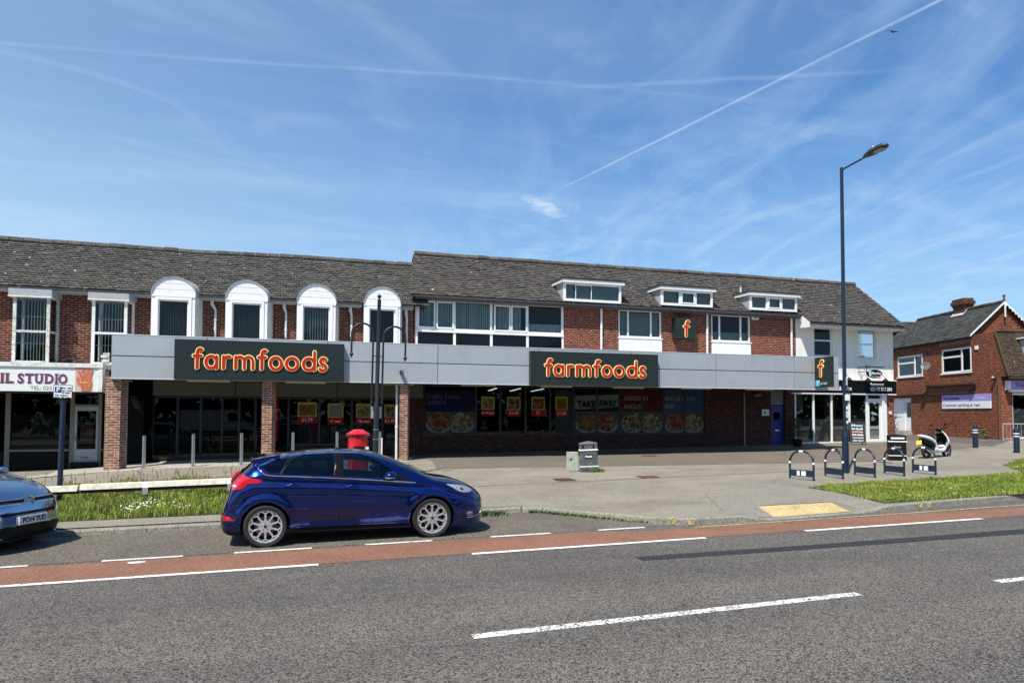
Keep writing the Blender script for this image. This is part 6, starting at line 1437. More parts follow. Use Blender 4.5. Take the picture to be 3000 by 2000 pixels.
# cycle stands
CSt = []
labs = ['cycle stand nearest the open forecourt, with two white stickers on its plate', 'second cycle stand from the left, in front of the street lamp', 'middle one of the five navy cycle stands', 'cycle stand in front of the black litter bin', 'cycle stand in front of the scooter, with two white stickers']
for i, ((a, b), (c_, d)) in enumerate((((2323, 1401), (2375, 1407)), ((2417, 1394), (2471, 1403)), ((2505, 1391), (2563, 1399)), ((2591, 1387), (2650, 1395)), ((2676, 1384), (2740, 1391)))):
    A_, B_ = onG(a, b), onG(c_, d); mid = (A_+B_)/2; dv = (B_-A_); dv.z = 0; ang = math.atan2(dv.y, dv.x); L_ = (dv.length)
    if i == 0:
        hw = .37; s = thing('cycle_stand', labs[0], 'cycle stand', (mid.x, mid.y, zg(mid.x, mid.y)), ang, 'navy hooped cycle stands'); h = .73; r_ = .028; rc = .30
        path = [(-hw, 0, -.03), (-hw, 0, h-rc)]+[(-hw+rc-rc*math.cos(t), 0, h-rc+rc*math.sin(t)) for t in [math.pi/2*k/8 for k in range(1, 9)]]+[(hw-rc+rc*math.sin(t), 0, h-rc+rc*math.cos(t)) for t in [math.pi/2*k/8 for k in range(0, 9)]]+[(hw, 0, h-rc-.01), (hw, 0, -.03)]
        mb = MB(); mb.tube(path, r_, 12); mb.build('hoop', M['navy'], s, local=True, smooth_ang=60)
        mb = MB(); mb.box(-hw+.02, hw-.02, -.012, .012, .08, .25); mb.build('lower_plate', M['navy'], s, local=True)
        mb = MB(); mb.box(-hw+.03, hw-.03, -.02, .02, .015, .035); mb.build('foot_rail', M['galv'], s, local=True)
        for sx in (-1, 1): mb = MB(); mb.lathe([(.030, .41), (.030, .465)], (sx*hw, 0, 0), 14); mb.build('reflective_band', M['band'], s, local=True)
        mb = MB(); mb.tube([(-.06, 0, h), (.06, 0, h)], .030, 14); mb.build('reflective_band', M['band'], s, local=True)
        base_s = s; CSt.append(s); s.scale = (1, 1, 1)
    else:
        s = copy_tree(base_s); s.location = (mid.x, mid.y, zg(mid.x, mid.y)); s.rotation_euler = (0, 0, ang); s['label'] = labs[i]; CSt.append(s)
for s in (CSt[0], CSt[4]):
    for k, (a, b) in enumerate(((-.14, -.05), (0, .14))):
        for sd in (1, -1):
            mb = MB(); mb.box(a if sd > 0 else a, b, -.0135*1 if sd > 0 else .0125, -.0125 if sd > 0 else .0135, .10, .225); o = mb.build('sticker', M['sign_white'], s, local=True)
# weathered grey litter bin, slightly tilted
def rbox(mb, x0, x1, y0, y1, z0, z1, tx=0, ty=0):
    n = mb.vs([(x0, y0, z0), (x1, y0, z0), (x1, y1, z0), (x0, y1, z0), (x0+tx, y0+ty, z1), (x1-tx, y0+ty, z1), (x1-tx, y1-ty, z1), (x0+tx, y1-ty, z1)])
    for q in ((3, 2, 1, 0), (4, 5, 6, 7), (0, 1, 5, 4), (1, 2, 6, 5), (2, 3, 7, 6), (3, 0, 4, 7)): mb.face([n+i for i in q])
def litter_bin(name, label, pos, rz, lean, mbody, mtop, w, H_, words, wm, parts2=False):
    s = thing(name, label, 'litter bin', pos, rz); s.rotation_euler = (lean[0], lean[1], rz); h = w/2; hb = H_*.70
    mb = MB(); rbox(mb, -h*1.02, h*1.02, -h*.92, h*.92, 0, hb); mb.build('body', M[mbody], s, local=True, bevel=.02)
    mb = MB(); rbox(mb, -h*.82, h*.82, -h*.955, -h*.925, .06, hb-.05); mb.build('door', M[mbody], s, local=True, bevel=.004)
    mb = MB(); rbox(mb, -h*1.08, h*1.08, -h*.99, h*.99, hb, hb+.035); rbox(mb, -h*1.05, h*1.05, -h*.965, h*.965, H_*.17, H_*.17+.025); mb.build('trim_band', M['band'], s, local=True)
    mb = MB()
    for sx in (-1, 1):
        for sy in (-1, 1): rbox(mb, sx*h*.86-.04, sx*h*.86+.04, sy*h*.80-.035, sy*h*.80+.035, hb+.035, H_*.90)
    rbox(mb, -h*.52, h*.52, -h*.90, -h*.86, hb+.036, H_*.895); rbox(mb, -h*.8, h*.8, h*.72, h*.8, hb+.036, H_*.895)
    mb.build('aperture_frame', M[mbody], s, local=True)
    mb = MB(); rbox(mb, -h*.72, h*.72, -h*.68, h*.68, hb+.03, H_*.89); mb.build('liner', M['black'], s, local=True)
    mb = MB(); rbox(mb, -h*1.04, h*1.04, -h*.95, h*.95, H_*.90, H_*.935); n = mb.vs([(-h*1.02, -h*.93, H_*.935), (h*1.02, -h*.93, H_*.935), (h*1.02, h*.93, H_*.935), (-h*1.02, h*.93, H_*.935), (0, 0, H_)])
    for q in ((0, 1, 4), (1, 2, 4), (2, 3, 4), (3, 0, 4)): mb.face([n+i for i in q])
    mb.build('lid', M[mtop], s, local=True)
    mb = MB(); rbox(mb, -h*.42, h*.42, -h*.985, -h*.956, hb*.62, hb*.82); P_ = mb.build('name_plate', M['black'], s, local=True)
    text('lettering', words, M[wm], P_, .10, (0, -h*.99, hb*.68), align='CENTER', local=True, width=w*.38, offset=.003)
    return s
g1 = onG(1737, 1383)
litter_bin('litter_bin', 'weathered grey litter bin with a white banded lid, leaning on the open forecourt', (g1.x, g1.y+.25, zg(g1.x, g1.y+.25)), R(-22), (0, R(-3.0)), 'bin_grey', 'bin_top', .50, .88, 'Havant', 'band')
ct = onG(1684, 1382)
CBt = thing('utility_cabinet', 'small pale mossy metal cabinet beside the leaning grey bin', 'cabinet', (ct.x, ct.y+.1, zg(ct.x, ct.y+.1)))
mb = MB(); mb.box(-.14, .16, 0, .2, 0, .56); mb.build('case', M['cabinet'], CBt, local=True, bevel=.008)
mb = MB(); mb.box(-.125, .145, -.008, -.001, .03, .53); D_ = mb.build('door', M['cabinet'], CBt, local=True)
mb = MB(); mb.box(-.11, -.04, -.02, -.009, .355, .375); mb.box(-.09, -.075, -.02, -.009, .32, .354); mb.build('handle', M['black'], D_, local=True)
g2 = onG(2648, 1349)
b2_ = litter_bin('black_litter_bin', 'square black litter bin with pale bands in front of the restaurant corner', (g2.x, g2.y+.3, zg(g2.x, g2.y+.3)), R(-38), (0, 0), 'black', 'black', .54, .90, 'Havant', 'grey_letter')
mb = MB(); rbox(mb, -.21, .21, -.275, -.268, .73, .79); mb.build('notice', M['band'], b2_, local=True)
# A-board
a0, a1 = onG(2510, 1302), onG(2546, 1299); AB = thing('pavement_board', 'black A-shaped chalk board on the pavement outside the restaurant door', 'pavement sign', (a0.x, a0.y, zg(a0.x, a0.y)), R(-28))
AH = .98
def panel(mb, y0, y1, w, t=.03, z0=.12, z1=AH):
    n = mb.vs([(-w, y0, z0*0+0), (-w+.05, y0, 0), (-w+.05, y1, z1), (-w, y1, z1)])
mb = MB()
for sy in (-1, 1):
    for sx in (-1, 1): mb.tube([(sx*.31, sy*.30, 0), (sx*.31, sy*.02, AH)], .02, 6)
mb.tube([(-.31, -.02, AH), (.31, -.02, AH)], .022, 6); mb.build('frame', M['wood_dark'], AB, local=True)
def slope(y0, y1, z): return lerp(y0, y1, z/AH)
for sy, nm in ((-1, 'front_board'), (1, 'back_board')):
    mb = MB(); ya, yb = sy*.27, sy*.03; mb.prism([(-.29, slope(ya, yb, .10), .10), (.29, slope(ya, yb, .10), .10), (.29, yb, AH-.03), (-.29, yb, AH-.03)], (0, .012, 0)); o = mb.build(nm, M['letter_black'], AB, local=True)
    if sy < 0:
        up = Vector((0, yb-ya, AH)).normalized()
        for k, (s_, m_, sz) in enumerate((('Menu', 'chalk_blue', .15), ('Fish Special', 'seen_chalk', .10), ('Cod & Chips', 'chalk_pink', .10), ('Kids Meals', 'seen_chalk', .10), ('Tea & Bread', 'chalk_pink', .10), ('OPEN TODAY', 'chalk_blue', .09))):
            z = .80-k*.13; text('lettering', s_, M[m_], o, sz*1.1, (0, slope(ya, yb, z)-.008, z), up=up, align='CENTER', local=True, width=.46, offset=.004)
# navy bollards
NB = None
for i, (px, yb_, yt_) in enumerate(((2858, 1311, 1254), (2979, 1326, 1264))):
    g_ = onG(px, yb_); lab = ('navy bollard with white bands before the brick side wall', 'navy bollard with white bands before the corner shop railing')[i]
    if NB is None:
        NB = thing('navy_bollard', lab, 'bollard', (g_.x, g_.y, zg(g_.x, g_.y)), 0, 'navy banded bollards')
        mb = MB(); mb.lathe([(.10, -.05), (.10, .86), (.085, .90), (.02, .915)], (0, 0, 0), 20); mb.build('post', M['navy_lamp'], NB, local=True, smooth_ang=50)
        for z in (.60, .70): mb = MB(); mb.lathe([(.1025, z), (.1025, z+.035)], (0, 0, 0), 20); mb.build('white_band', M['band'], NB, local=True)
    else: c = copy_tree(NB); c.location = (g_.x, g_.y, zg(g_.x, g_.y)); c['label'] = lab
# drain covers
for i, (pts, lab) in enumerate(((((1618, 1403), (1668, 1401), (1691, 1409), (1638, 1410.5)), 'rusty slotted drain grate left of the two grates near the bin'), (((1863, 1395), (1913, 1393.5), (1937, 1399.5), (1881, 1401.5)), 'rusty drain cover right of the leaning bin'), (((1878, 1335), (1914, 1333.5), (1927, 1336.5), (1890, 1338)), 'brown cover set in the dark asphalt near the shop wall'))):
    w_ = [onG(*p) for p in pts]; z = sum(zg(p.x, p.y) for p in w_)/4+.016
    t = thing('drain_cover', lab, 'drain cover', (w_[0].x, w_[0].y, z)); mb = MB(); mb.prism([(p.x, p.y, zg(p.x, p.y)+.012) for p in w_], (0, 0, .006)); fr_ = mb.build('frame', M['iron'], t)
    mb = MB()
    if i == 0:
        for k in range(16):
            u = (k+.5)/16; a, b = w_[0].lerp(w_[1], u), w_[3].lerp(w_[2], u); a2, b2_ = a.lerp(b, .12), a.lerp(b, .88); mb.poly([(a2.x-.008, a2.y, z+.006), (a2.x+.008, a2.y, z+.006), (b2_.x+.008, b2_.y, z+.006), (b2_.x-.008, b2_.y, z+.006)])
    else:
        c0 = [w_[0].lerp(w_[2], .12), w_[1].lerp(w_[3], .12), w_[2].lerp(w_[0], .12), w_[3].lerp(w_[1], .12)]
        for a, b in zip(c0, c0[1:]+c0[:1]):
            d_ = (b-a).normalized()*.0; n_ = Vector((-(b-a).y, (b-a).x, 0)).normalized()*.008; mb.poly([(a.x-n_.x, a.y-n_.y, z+.006), (b.x-n_.x, b.y-n_.y, z+.006), (b.x+n_.x, b.y+n_.y, z+.006), (a.x+n_.x, a.y+n_.y, z+.006)])
    mb.build('slots', M['wood_dark'], t)
# low timber rail
YRl = 17.4
RLt = thing('knee_rail', 'low pale timber rail on short posts along the grass verge', 'rail fence', (-2.3, YRl, .12))
xa_, xb_ = -14.0, X_(695, 1410, YRl); zt0, zt1 = Z_(140, 1432, YRl), Z_(680, 1409, YRl); x140, x680 = X_(140, 1432, YRl), X_(680, 1409, YRl)
zr_ = lambda x: zt0+(x-x140)*(zt1-zt0)/(x680-x140)
mb = MB(); hs = .075
segs_ = [(-14, -6.4), (-6.39, X_(232, 1420, YRl)-.02), (X_(232, 1420, YRl)+.02, xb_)]
for k, (a, b) in enumerate(segs_):
    c0 = [(-hs*1.3, 0), (0, hs), (hs*1.3, 0), (0, -hs)]
    d0 = (0, -.006, .01)[k]
    # top face slopes to the road so that it catches the sun
    pr = [(-.075, -.055), (-.035, .045), (.055, .06), (.075, -.03)]
    n = mb.vs([(a, YRl+p[0], zr_(a)+p[1]+d0) for p in pr]+[(b, YRl+p[0], zr_(b)+p[1]+d0) for p in pr])
    for i in range(4): j = (i+1) % 4; mb.face((n+i, n+j, n+4+j, n+4+i))
    mb.face((n, n+1, n+2, n+3)); mb.face((n+7, n+6, n+5, n+4))
RAIL = mb.build('rail', M['wood'], RLt)
mb = MB()
for a, b in ((-14, -6.4), (-6.39, xb_)): mb.prism([(a, YRl-.04, zr_(a)-.115), (b, YRl-.04, zr_(b)-.115), (b, YRl-.04, zr_(b)-.05), (a, YRl-.04, zr_(a)-.05)], (0, .07, 0))
mb.build('under_beam', M['wood_dark'], RLt)  # dark strip added for the shadowed underside of the rail
for x in (-10.2, -6.4, X_(427, 1430, YRl), X_(674, 1420, YRl)):
    z = zr_(x); mb = MB(); mb.box(x-.06, x+.06, YRl-.03, YRl+.09, zg(x, YRl)-.1, z-.05); P_ = mb.build('post', M['wood_dark'], RLt)
    mb = MB(); mb.prism([(x-.055, YRl-.085, z-.19), (x+.055, YRl-.085, z-.19), (x+.055, YRl-.085, z-.05), (x+.055, YRl-.04, z+.055), (x+.055, YRl+.02, z+.066), (x-.055, YRl+.02, z+.066), (x-.055, YRl-.04, z+.055), (x-.055, YRl-.085, z-.05)][:3]+[(x-.055, YRl-.085, z-.05)], (0, .006, 0)); mb.prism([(x-.055, YRl-.086, z-.05), (x+.055, YRl-.086, z-.05), (x+.055, YRl-.042, z+.056), (x-.055, YRl-.042, z+.056)], (0, .004, .006)); mb.build('metal_strap', M['galv'], P_)
# parking plate on a leaning pole
sx_, sy_ = X_(173, 1465, 17.6), 17.6; PSg = thing('parking_sign', 'small parking restriction plate on a leaning navy pole by the light blue car', 'parking sign', (sx_, sy_, zg(sx_, sy_))); PSg.rotation_euler = (0, R(.9), 0)
h0 = Z_(177, 1170, sy_)-zg(sx_, sy_)
mb = MB(); mb.lathe([(.052, -.1), (.052, h0+.22)], (0, 0, 0), 16); mb.build('pole', M['navy'], PSg, local=True, smooth_ang=50)
pw = (X_(207, 1148, sy_)-X_(151, 1148, sy_))/2; ph = Z_(179, 1128, sy_)-Z_(179, 1168, sy_); pc_ = X_(179, 1148, sy_)-X_(178, 1148, sy_)-.01
mb = MB(); mb.box(pc_-pw, pc_+pw, -.075, -.066, h0+.02, h0+.02+ph); mb.build('plate_border', M['letter_black'], PSg, local=True, bevel=.003)
mb = MB(); mb.box(pc_-pw+.012, pc_+pw-.012, -.0775, -.0755, h0+.032, h0+.008+ph); PLt = mb.build('plate', M['sign_white'], PSg, local=True)
mb = MB(); mb.box(pc_-pw+.03, pc_-pw+.15, -.0800, -.078, h0+ph*.50, h0+ph*.92); BPn = mb.build('blue_panel', M['sign_blue'], PLt, local=True)
text('letter', 'P', M['sign_white'], BPn, ph*.46, (pc_-pw+.055, -.081, h0+ph*.56), local=True, offset=.003)
for s_, x, z, w in (('Mon - Sat', .04, .80, .19), ('8 am - 6 pm', .04, .62, .20), ('30 mins', .04, .46, .15), ('No return', -.02, .27, .24), ('within 30 mins', -.02, .10, .34)):
    text('lettering', s_, M['letter_black'], PLt, ph*.15, (pc_+x+(.02 if z > .4 else 0), -.079, h0+ph*z), local=True, align='CENTER', width=w, offset=.0015)
# thin pale post beside the black column
mb = MB(); x = X_(1106, 1280, 19.3); mb.lathe([(.018, 0), (.018, 1.1)], (x+.12, 19.35, zg(x, 19.3)), 8); tag(mb.build('thin_post', M['band']), 'thin pale post close against the foot of the black column', 'post')
# scooter ---------------------------------------------------------------------
g3, g4 = onG(2716, 1342), onG(2778, 1341)
SCO = thing('motor_scooter', 'white motor scooter with black seat and floor parked beyond the cycle stands', 'scooter', (g3.x, g3.y, zg(g3.x, g3.y)), 0)
def _pxof(p): v = p-CAM; return CX+F0*v.dot(CR)/v.dot(CF)
sth = max((t for t in [k*.01 for k in range(0, 150)] if _pxof(g3+Vector((math.cos(t), math.sin(t), 0))*1.22) >= 2774), default=.5)
sc_ = .96; SCO.scale = (sc_,)*3; SCO.rotation_euler = (R(-5), 0, sth)
def swheel(x, r, nm='wheel'):
    mb = MB(); mb.lathe([(r-.07, -.035), (r-.02, -.055), (r, -.03), (r, .03), (r-.02, .055), (r-.07, .035)], (x, 0, r), 26, axis='y', close=False); t_ = mb.build('wheel', M['rubber'], SCO, local=True, smooth_ang=50)
    mb = MB(); mb.lathe([(r-.07, -.03), (r-.085, -.03), (r-.085, .03), (r-.07, .03)], (x, 0, r), 26, axis='y', close=False)
    for k in range(5): a = 2*math.pi*k/5; mb.tube([(x, 0, r), (x+(r-.08)*math.cos(a), 0, r+(r-.08)*math.sin(a))], .016, 6)
    mb.lathe([(.05, -.04), (.05, .04)], (x, 0, r), 12, axis='y'); mb.build('rim', M['gutter'], t_, local=True)
swheel(0, .26); swheel(1.28, .26)
def loft(mb, secs, seg=12):
    """secs: (x, z_centre, half_width, half_height[, squareness])"""
    n0 = len(mb.v)
    for x, zc_, hw, hh in secs:
        for k in range(seg):
            a = 2*math.pi*k/seg; c, s = math.cos(a), math.sin(a); e = .75
            mb.v.append((x, hw*math.copysign(abs(c)**e, c), zc_+hh*math.copysign(abs(s)**e, s)))
    for i in range(len(secs)-1):
        for k in range(seg): q = (k+1) % seg; mb.face((n0+i*seg+k, n0+i*seg+q, n0+(i+1)*seg+q, n0+(i+1)*seg+k))
    mb.face([n0+k for k in range(seg)][::-1]); mb.face([n0+(len(secs)-1)*seg+k for k in range(seg)])
mb = MB(); loft(mb, [(-.38, .84, .05, .03), (-.30, .82, .10, .05), (-.1, .78, .16, .07), (.15, .71, .18, .08), (.38, .60, .17, .10), (.52, .46, .14, .09)]); mb.build('tail_fairing', M['scoot_white'], SCO, local=True, smooth_ang=50)
mb = MB(); loft(mb, [(-.22, .66, .10, .07), (-.05, .60, .14, .12), (.2, .54, .15, .15), (.40, .46, .14, .12)]); mb.build('under_fairing', M['car_black'], SCO, local=True, smooth_ang=50)
mb = MB(); loft(mb, [(-.30, .86, .08, .02), (-.15, .87, .13, .05), (.1, .83, .15, .06), (.32, .78, .14, .06), (.48, .72, .10, .05)]); mb.build('seat', M['seat'], SCO, local=True, smooth_ang=50)
mb = MB(); loft(mb, [(.40, .36, .15, .11), (.6, .28, .18, .08), (.85, .28, .19, .09), (1.0, .36, .17, .12)]); mb.build('footboard', M['scoot_white'], SCO, local=True, smooth_ang=50)
mb = MB(); mb.box(.45, .95, -.14, .14, .375, .40); mb.build('floor_mat', M['car_black'], SCO, local=True)
def plate_loft(mb, pts, hw):
    """side-view polyline swept to a curved apron: (x,z,halfwidth,thick)"""
    n0 = len(mb.v)
    for x, z, w, t in pts:
        for k in range(9):
            y = -w+2*w*k/8; b = (1-(y/w)**2)*.10; mb.v.append((x+b, y, z)); 
    for i in range(len(pts)-1):
        for k in range(8): mb.face((n0+i*9+k, n0+i*9+k+1, n0+(i+1)*9+k+1, n0+(i+1)*9+k))
mb = MB(); plate_loft(mb, [(1.02, .30, .12, 0), (1.10, .45, .20, 0), (1.13, .60, .24, 0), (1.10, .75, .22, 0), (1.02, .90, .17, 0), (.96, 1.0, .10, 0)], 0); mb.v += [(v[0]-.05, v[1]*.93, v[2]) for v in mb.v[:]]; k0 = 54
for i in range(5):
    for k in range(8): mb.face((k0+i*9+k, k0+i*9+k+1, k0+(i+1)*9+k+1, k0+(i+1)*9+k))
for i in range(5):
    for e in (0, 8): mb.face((i*9+e, (i+1)*9+e, k0+(i+1)*9+e, k0+i*9+e))
mb.build('front_apron', M['scoot_white'], SCO, local=True, smooth_ang=60)
mb = MB(); plate_loft(mb, [(.93, .40, .15, 0), (1.00, .55, .19, 0), (1.02, .70, .18, 0), (.94, .92, .12, 0)], 0); mb.build('leg_shield', M['car_black'], SCO, local=True, smooth_ang=60)
mb = MB(); loft(mb, [(.82, 1.02, .05, .03), (.88, 1.03, .10, .07), (.98, 1.02, .09, .07), (1.06, .98, .04, .04)]); mb.build('handlebar_cowl', M['car_black'], SCO, local=True, smooth_ang=50)
mb = MB(); mb.tube([(.82, -.34, 1.09), (.88, -.12, 1.05), (.88, .12, 1.05), (.82, .34, 1.09)], .018, 8); mb.build('handlebar', M['black'], SCO, local=True)
for s_ in (-1, 1):
    mb = MB(); mb.tube([(.88, s_*.14, 1.06), (.92, s_*.26, 1.20)], .008, 6); mb.sphere((.93, s_*.27, 1.22), .06, 10, 8, (.35, 1, .7)); mb.build('mirror', M['black'], SCO, local=True)
mb = MB(); mb.tube([(1.02, -.07, .85), (1.28, -.07, .30)], .022, 8); mb.tube([(1.02, .07, .85), (1.28, .07, .30)], .022, 8); mb.build('fork', M['black'], SCO, local=True)
mb = MB(); n0 = 0
for i in range(9):
    a = R(20+i*15); 
    for y in (-.07, 0, .07): mb.v.append((1.28+.30*math.cos(a)*(1-abs(y)), y, .26+.30*math.sin(a)))
for i in range(8):
    for k in range(2): mb.face((i*3+k, i*3+k+1, (i+1)*3+k+1, (i+1)*3+k))
mb.build('front_mudguard', M['scoot_white'], SCO, local=True)
mb = MB(); loft(mb, [(-.12, .27, .06, .08), (.1, .30, .12, .12), (.35, .34, .12, .12), (.45, .36, .08, .08)]); mb.build('engine', M['car_black'], SCO, local=True, smooth_ang=50)
mb = MB(); mb.tube([(.25, -.14, .24), (0, -.15, .24), (-.22, -.16, .34)], [.03, .055, .05], 10); mb.build('exhaust', M['steel'], SCO, local=True)
mb = MB(); mb.prism([(-.44, -.10, .50), (-.44, .10, .50), (-.38, .10, .66), (-.38, -.10, .66)], (.008, 0, 0)); NP_ = mb.build('number_plate', M['plate_yellow'], SCO, local=True)
mb = MB(); mb.prism([(-.36, -.10, .50), (-.44, 0, .46), (-.34, 0, .74), (-.28, 0, .70)], (0, .02, 0)); mb.build('plate_bracket', M['black'], SCO, local=True)
mb = MB(); mb.sphere((-.37, 0, .80), .05, 10, 6, (.5, 1.3, .7)); mb.build('tail_light', M['tail_red'], SCO, local=True)
mb = MB(); mb.tube([(.45, .10, .30), (.38, .22, .03)], .012, 6); mb.build('side_stand', M['black'], SCO, local=True)
# bird in the sky
bd = ray(2614, 94); bp = CAM+bd*55
BR = thing('bird', 'small dark bird gliding below the straight vapour trail', 'bird', bp, R(30)); BR.rotation_euler = (R(25), R(10), R(40))
mb = MB(); loft(mb, [(-.22, 0, .01, .008), (-.14, 0, .05, .01), (-.05, 0, .035, .03), (.06, 0, .045, .04), (.14, .01, .03, .028), (.19, .01, .008, .008)], 8); mb.build('body', M['bird'], BR, local=True, smooth_ang=60)
for s_ in (-1, 1): mb = MB(); mb.prism([(.10, s_*.03, .01), (.12, s_*.22, .10), (.02, s_*.48, .08), (-.02, s_*.25, .07), (-.06, s_*.03, .01)], (0, 0, .008)); mb.build('wing', M['bird'], BR, local=True)
# ------------------------------------------------------------------ CARS
def ctab(tab):
    xs = [t[0] for t in tab]; ys = [t[1] for t in tab]; n = len(xs); m = [0]*n
    d = [(ys[i+1]-ys[i])/(xs[i+1]-xs[i]) for i in range(n-1)]
    for i in range(n):
        if i == 0: m[i] = d[0]
        elif i == n-1: m[i] = d[-1]
        else: m[i] = 0 if d[i-1]*d[i] <= 0 else 2*d[i-1]*d[i]/(d[i-1]+d[i])
    def f(x):
        if x <= xs[0]: return ys[0]
        if x >= xs[-1]: return ys[-1]
        i = max(k for k in range(n) if xs[k] <= x); i = min(i, n-2); h = xs[i+1]-xs[i]; t = (x-xs[i])/h
        return ys[i]*(2*t**3-3*t*t+1)+m[i]*h*(t**3-2*t*t+t)+ys[i+1]*(-2*t**3+3*t*t)+m[i+1]*h*(t**3-t*t)
    return f
class Car:
    def __init__(s, top, bot, wid, belt, xr, taper=.24):
        s.top, s.bot, s.wid, s.belt = map(ctab, (top, bot, wid, belt)); s.x0, s.x1 = xr; s.taper = taper
    arches = ()
    def side(s, x, z, ins=0):
        y = s.side0(x, z, ins)
        if z < s.belt(x):
            for ax, az, ar in s.arches:
                d = math.hypot(x-ax, z-az)
                if z > az-.15: y += .022*smooth(1-abs(d-ar-.03)/.11)*smooth((z-.15)/.15)
        return y
    def side0(s, x, z, ins=0):
        """half width at height z"""
        zb, zt, zo, w = s.belt(x), s.top(x)-ins, s.bot(x), s.wid(x)-ins
        zb = min(zb, zt-.01)
        if z >= zb:
            u = clamp((z-zb)/(zt-zb)); return w*.975*(1-s.taper*u*clamp((zt-zb)/.3))*(max(0, 1-u**3.6))**.32
        u = clamp((z-zo)/(zb-zo)); return w*(.90+.10*smooth(u*2.2)-.030*smooth((u-.62)/.38)+.014*math.exp(-((u-.80)/.05)**2)-.008*math.exp(-((u-.30)/.10)**2))
    def solid(s, ins=0, zmin=None, x0=None, x1=None, N=150):
        mb = MB(); x0 = s.x0 if x0 is None else x0; x1 = s.x1 if x1 is None else x1
        xs = [x0+(x1-x0)*(.5-.5*math.cos(math.pi*i/N)) for i in range(N+1)]; rows = []
        for x in xs:
            zo = s.bot(x)+ins if zmin is None else zmin; zt = s.top(x)-ins; zb = min(s.belt(x), zt-.01); zo = min(zo, zb-.02)
            z = [zo+(zb-zo)*k/26 for k in range(26)]+[zb+(zt-zb)*math.sin(math.pi/2*k/16) for k in range(17)]
            ys = [s.side(x, q, ins) for q in z]; ys[-1] = 0
            right = [(x, -y, q) for y, q in zip(ys, z)]; left = [(x, y, q) for y, q in zip(ys[:-1], z[:-1])][::-1]
            b = [(x, ys[0]*k, zo) for k in (.66, .33, 0, -.33, -.66)]
            rows.append(mb.vs(right+left+b)); m_ = len(right+left+b)
        for i in range(N):
            for k in range(m_): q = (k+1) % m_; mb.face((rows[i]+k, rows[i]+q, rows[i+1]+q, rows[i+1]+k))
        mb.face([rows[0]+k for k in range(m_)][::-1]); mb.face([rows[-1]+k for k in range(m_)]); return mb
    def front(s, y, z):
        """x of the nose surface at |y|, z"""
        a, b = (s.x0+s.x1)/2+.6, s.x1
        def inside(x): return s.bot(x) <= z <= s.top(x) and s.side(x, z) >= abs(y)
        if not inside(a): return a
        for _ in range(30):
            m_ = (a+b)/2
            if inside(m_): a = m_
            else: b = m_
        return a
def obj_from(mb, mats):
    me = bpy.data.meshes.new('tmp'); me.from_pydata(mb.v, [], mb.f)
    for m_ in mats: me.materials.append(m_)
    if any(mb.mi): me.polygons.foreach_set('material_index', mb.mi)
    bm = bmesh.new(); bm.from_mesh(me); bmesh.ops.remove_doubles(bm, verts=bm.verts, dist=2e-5); bmesh.ops.recalc_face_normals(bm, faces=bm.faces); bm.to_mesh(me); bm.free()
    o = bpy.data.objects.new('tmp', me); COL.objects.link(o); return o
def boolean(o, cutters, op='DIFFERENCE'):
    for c in cutters:
        md = o.modifiers.new('b', 'BOOLEAN'); md.operation = op; md.object = c; md.solver = 'EXACT'
    bpy.context.view_layer.update()
    me = bpy.data.meshes.new_from_object(o.evaluated_get(bpy.context.evaluated_depsgraph_get()))
    o.modifiers.clear(); o.data = me; return o
def wipe(*os):
    for o in os: bpy.data.objects.remove(o)
def finish(o, name, par, ang=32):
    o.name = name; o.data.name = name; o.parent = par; me = o.data
    me.polygons.foreach_set('use_smooth', [True]*len(me.polygons)); me.set_sharp_from_angle(angle=R(ang)); return o
def side_prism(poly, y=1.3): mb = MB(); mb.prism([(p[0], -y, p[1]) for p in poly], (0, 2*y, 0)); return mb
def sm_poly(pts, n=4):
    P = [Vector(p) for p in pts]; out = []
    k = len(P)
    for i in range(k):
        p0, p1, p2, p3 = P[i-1], P[i], P[(i+1) % k], P[(i+2) % k]
        for j in range(n): t = j/n; out.append(tuple(.5*((2*p1)+(-p0+p2)*t+(2*p0-5*p1+4*p2-p3)*t*t+(-p0+3*p1-3*p2+p3)*t**3)))
    return out
def patch(car, poly, off, fn, step=.03, thick=0):
    """surface patch over a 2-D outline; fn(a,b)->3-D point pushed out by off"""
    from mathutils.geometry import delaunay_2d_cdt
    vs = [Vector(p) for p in poly]; n = len(vs); xs = [v.x for v in vs]; ys = [v.y for v in vs]
    def inside(p):
        c = False
        for i in range(n):
            a, b = vs[i], vs[i-1]
            if (a.y > p.y) != (b.y > p.y) and p.x < (b.x-a.x)*(p.y-a.y)/(b.y-a.y)+a.x: c = not c
        return c
    inner = [Vector((x, y)) for x in np.arange(min(xs)+step/2, max(xs), step) for y in np.arange(min(ys)+step/2, max(ys), step) if inside(Vector((x, y)))]
    v2, e2, f2, *_ = delaunay_2d_cdt(vs+inner, [(i, (i+1) % n) for i in range(n)], [], 0, 1e-5)
    mb = MB(); mb.vs([fn(v.x, v.y, off) for v in v2])
    for f in f2:
        c = sum((v2[i] for i in f), Vector((0, 0)))/len(f)
        if inside(c): mb.face(f)
    return mb
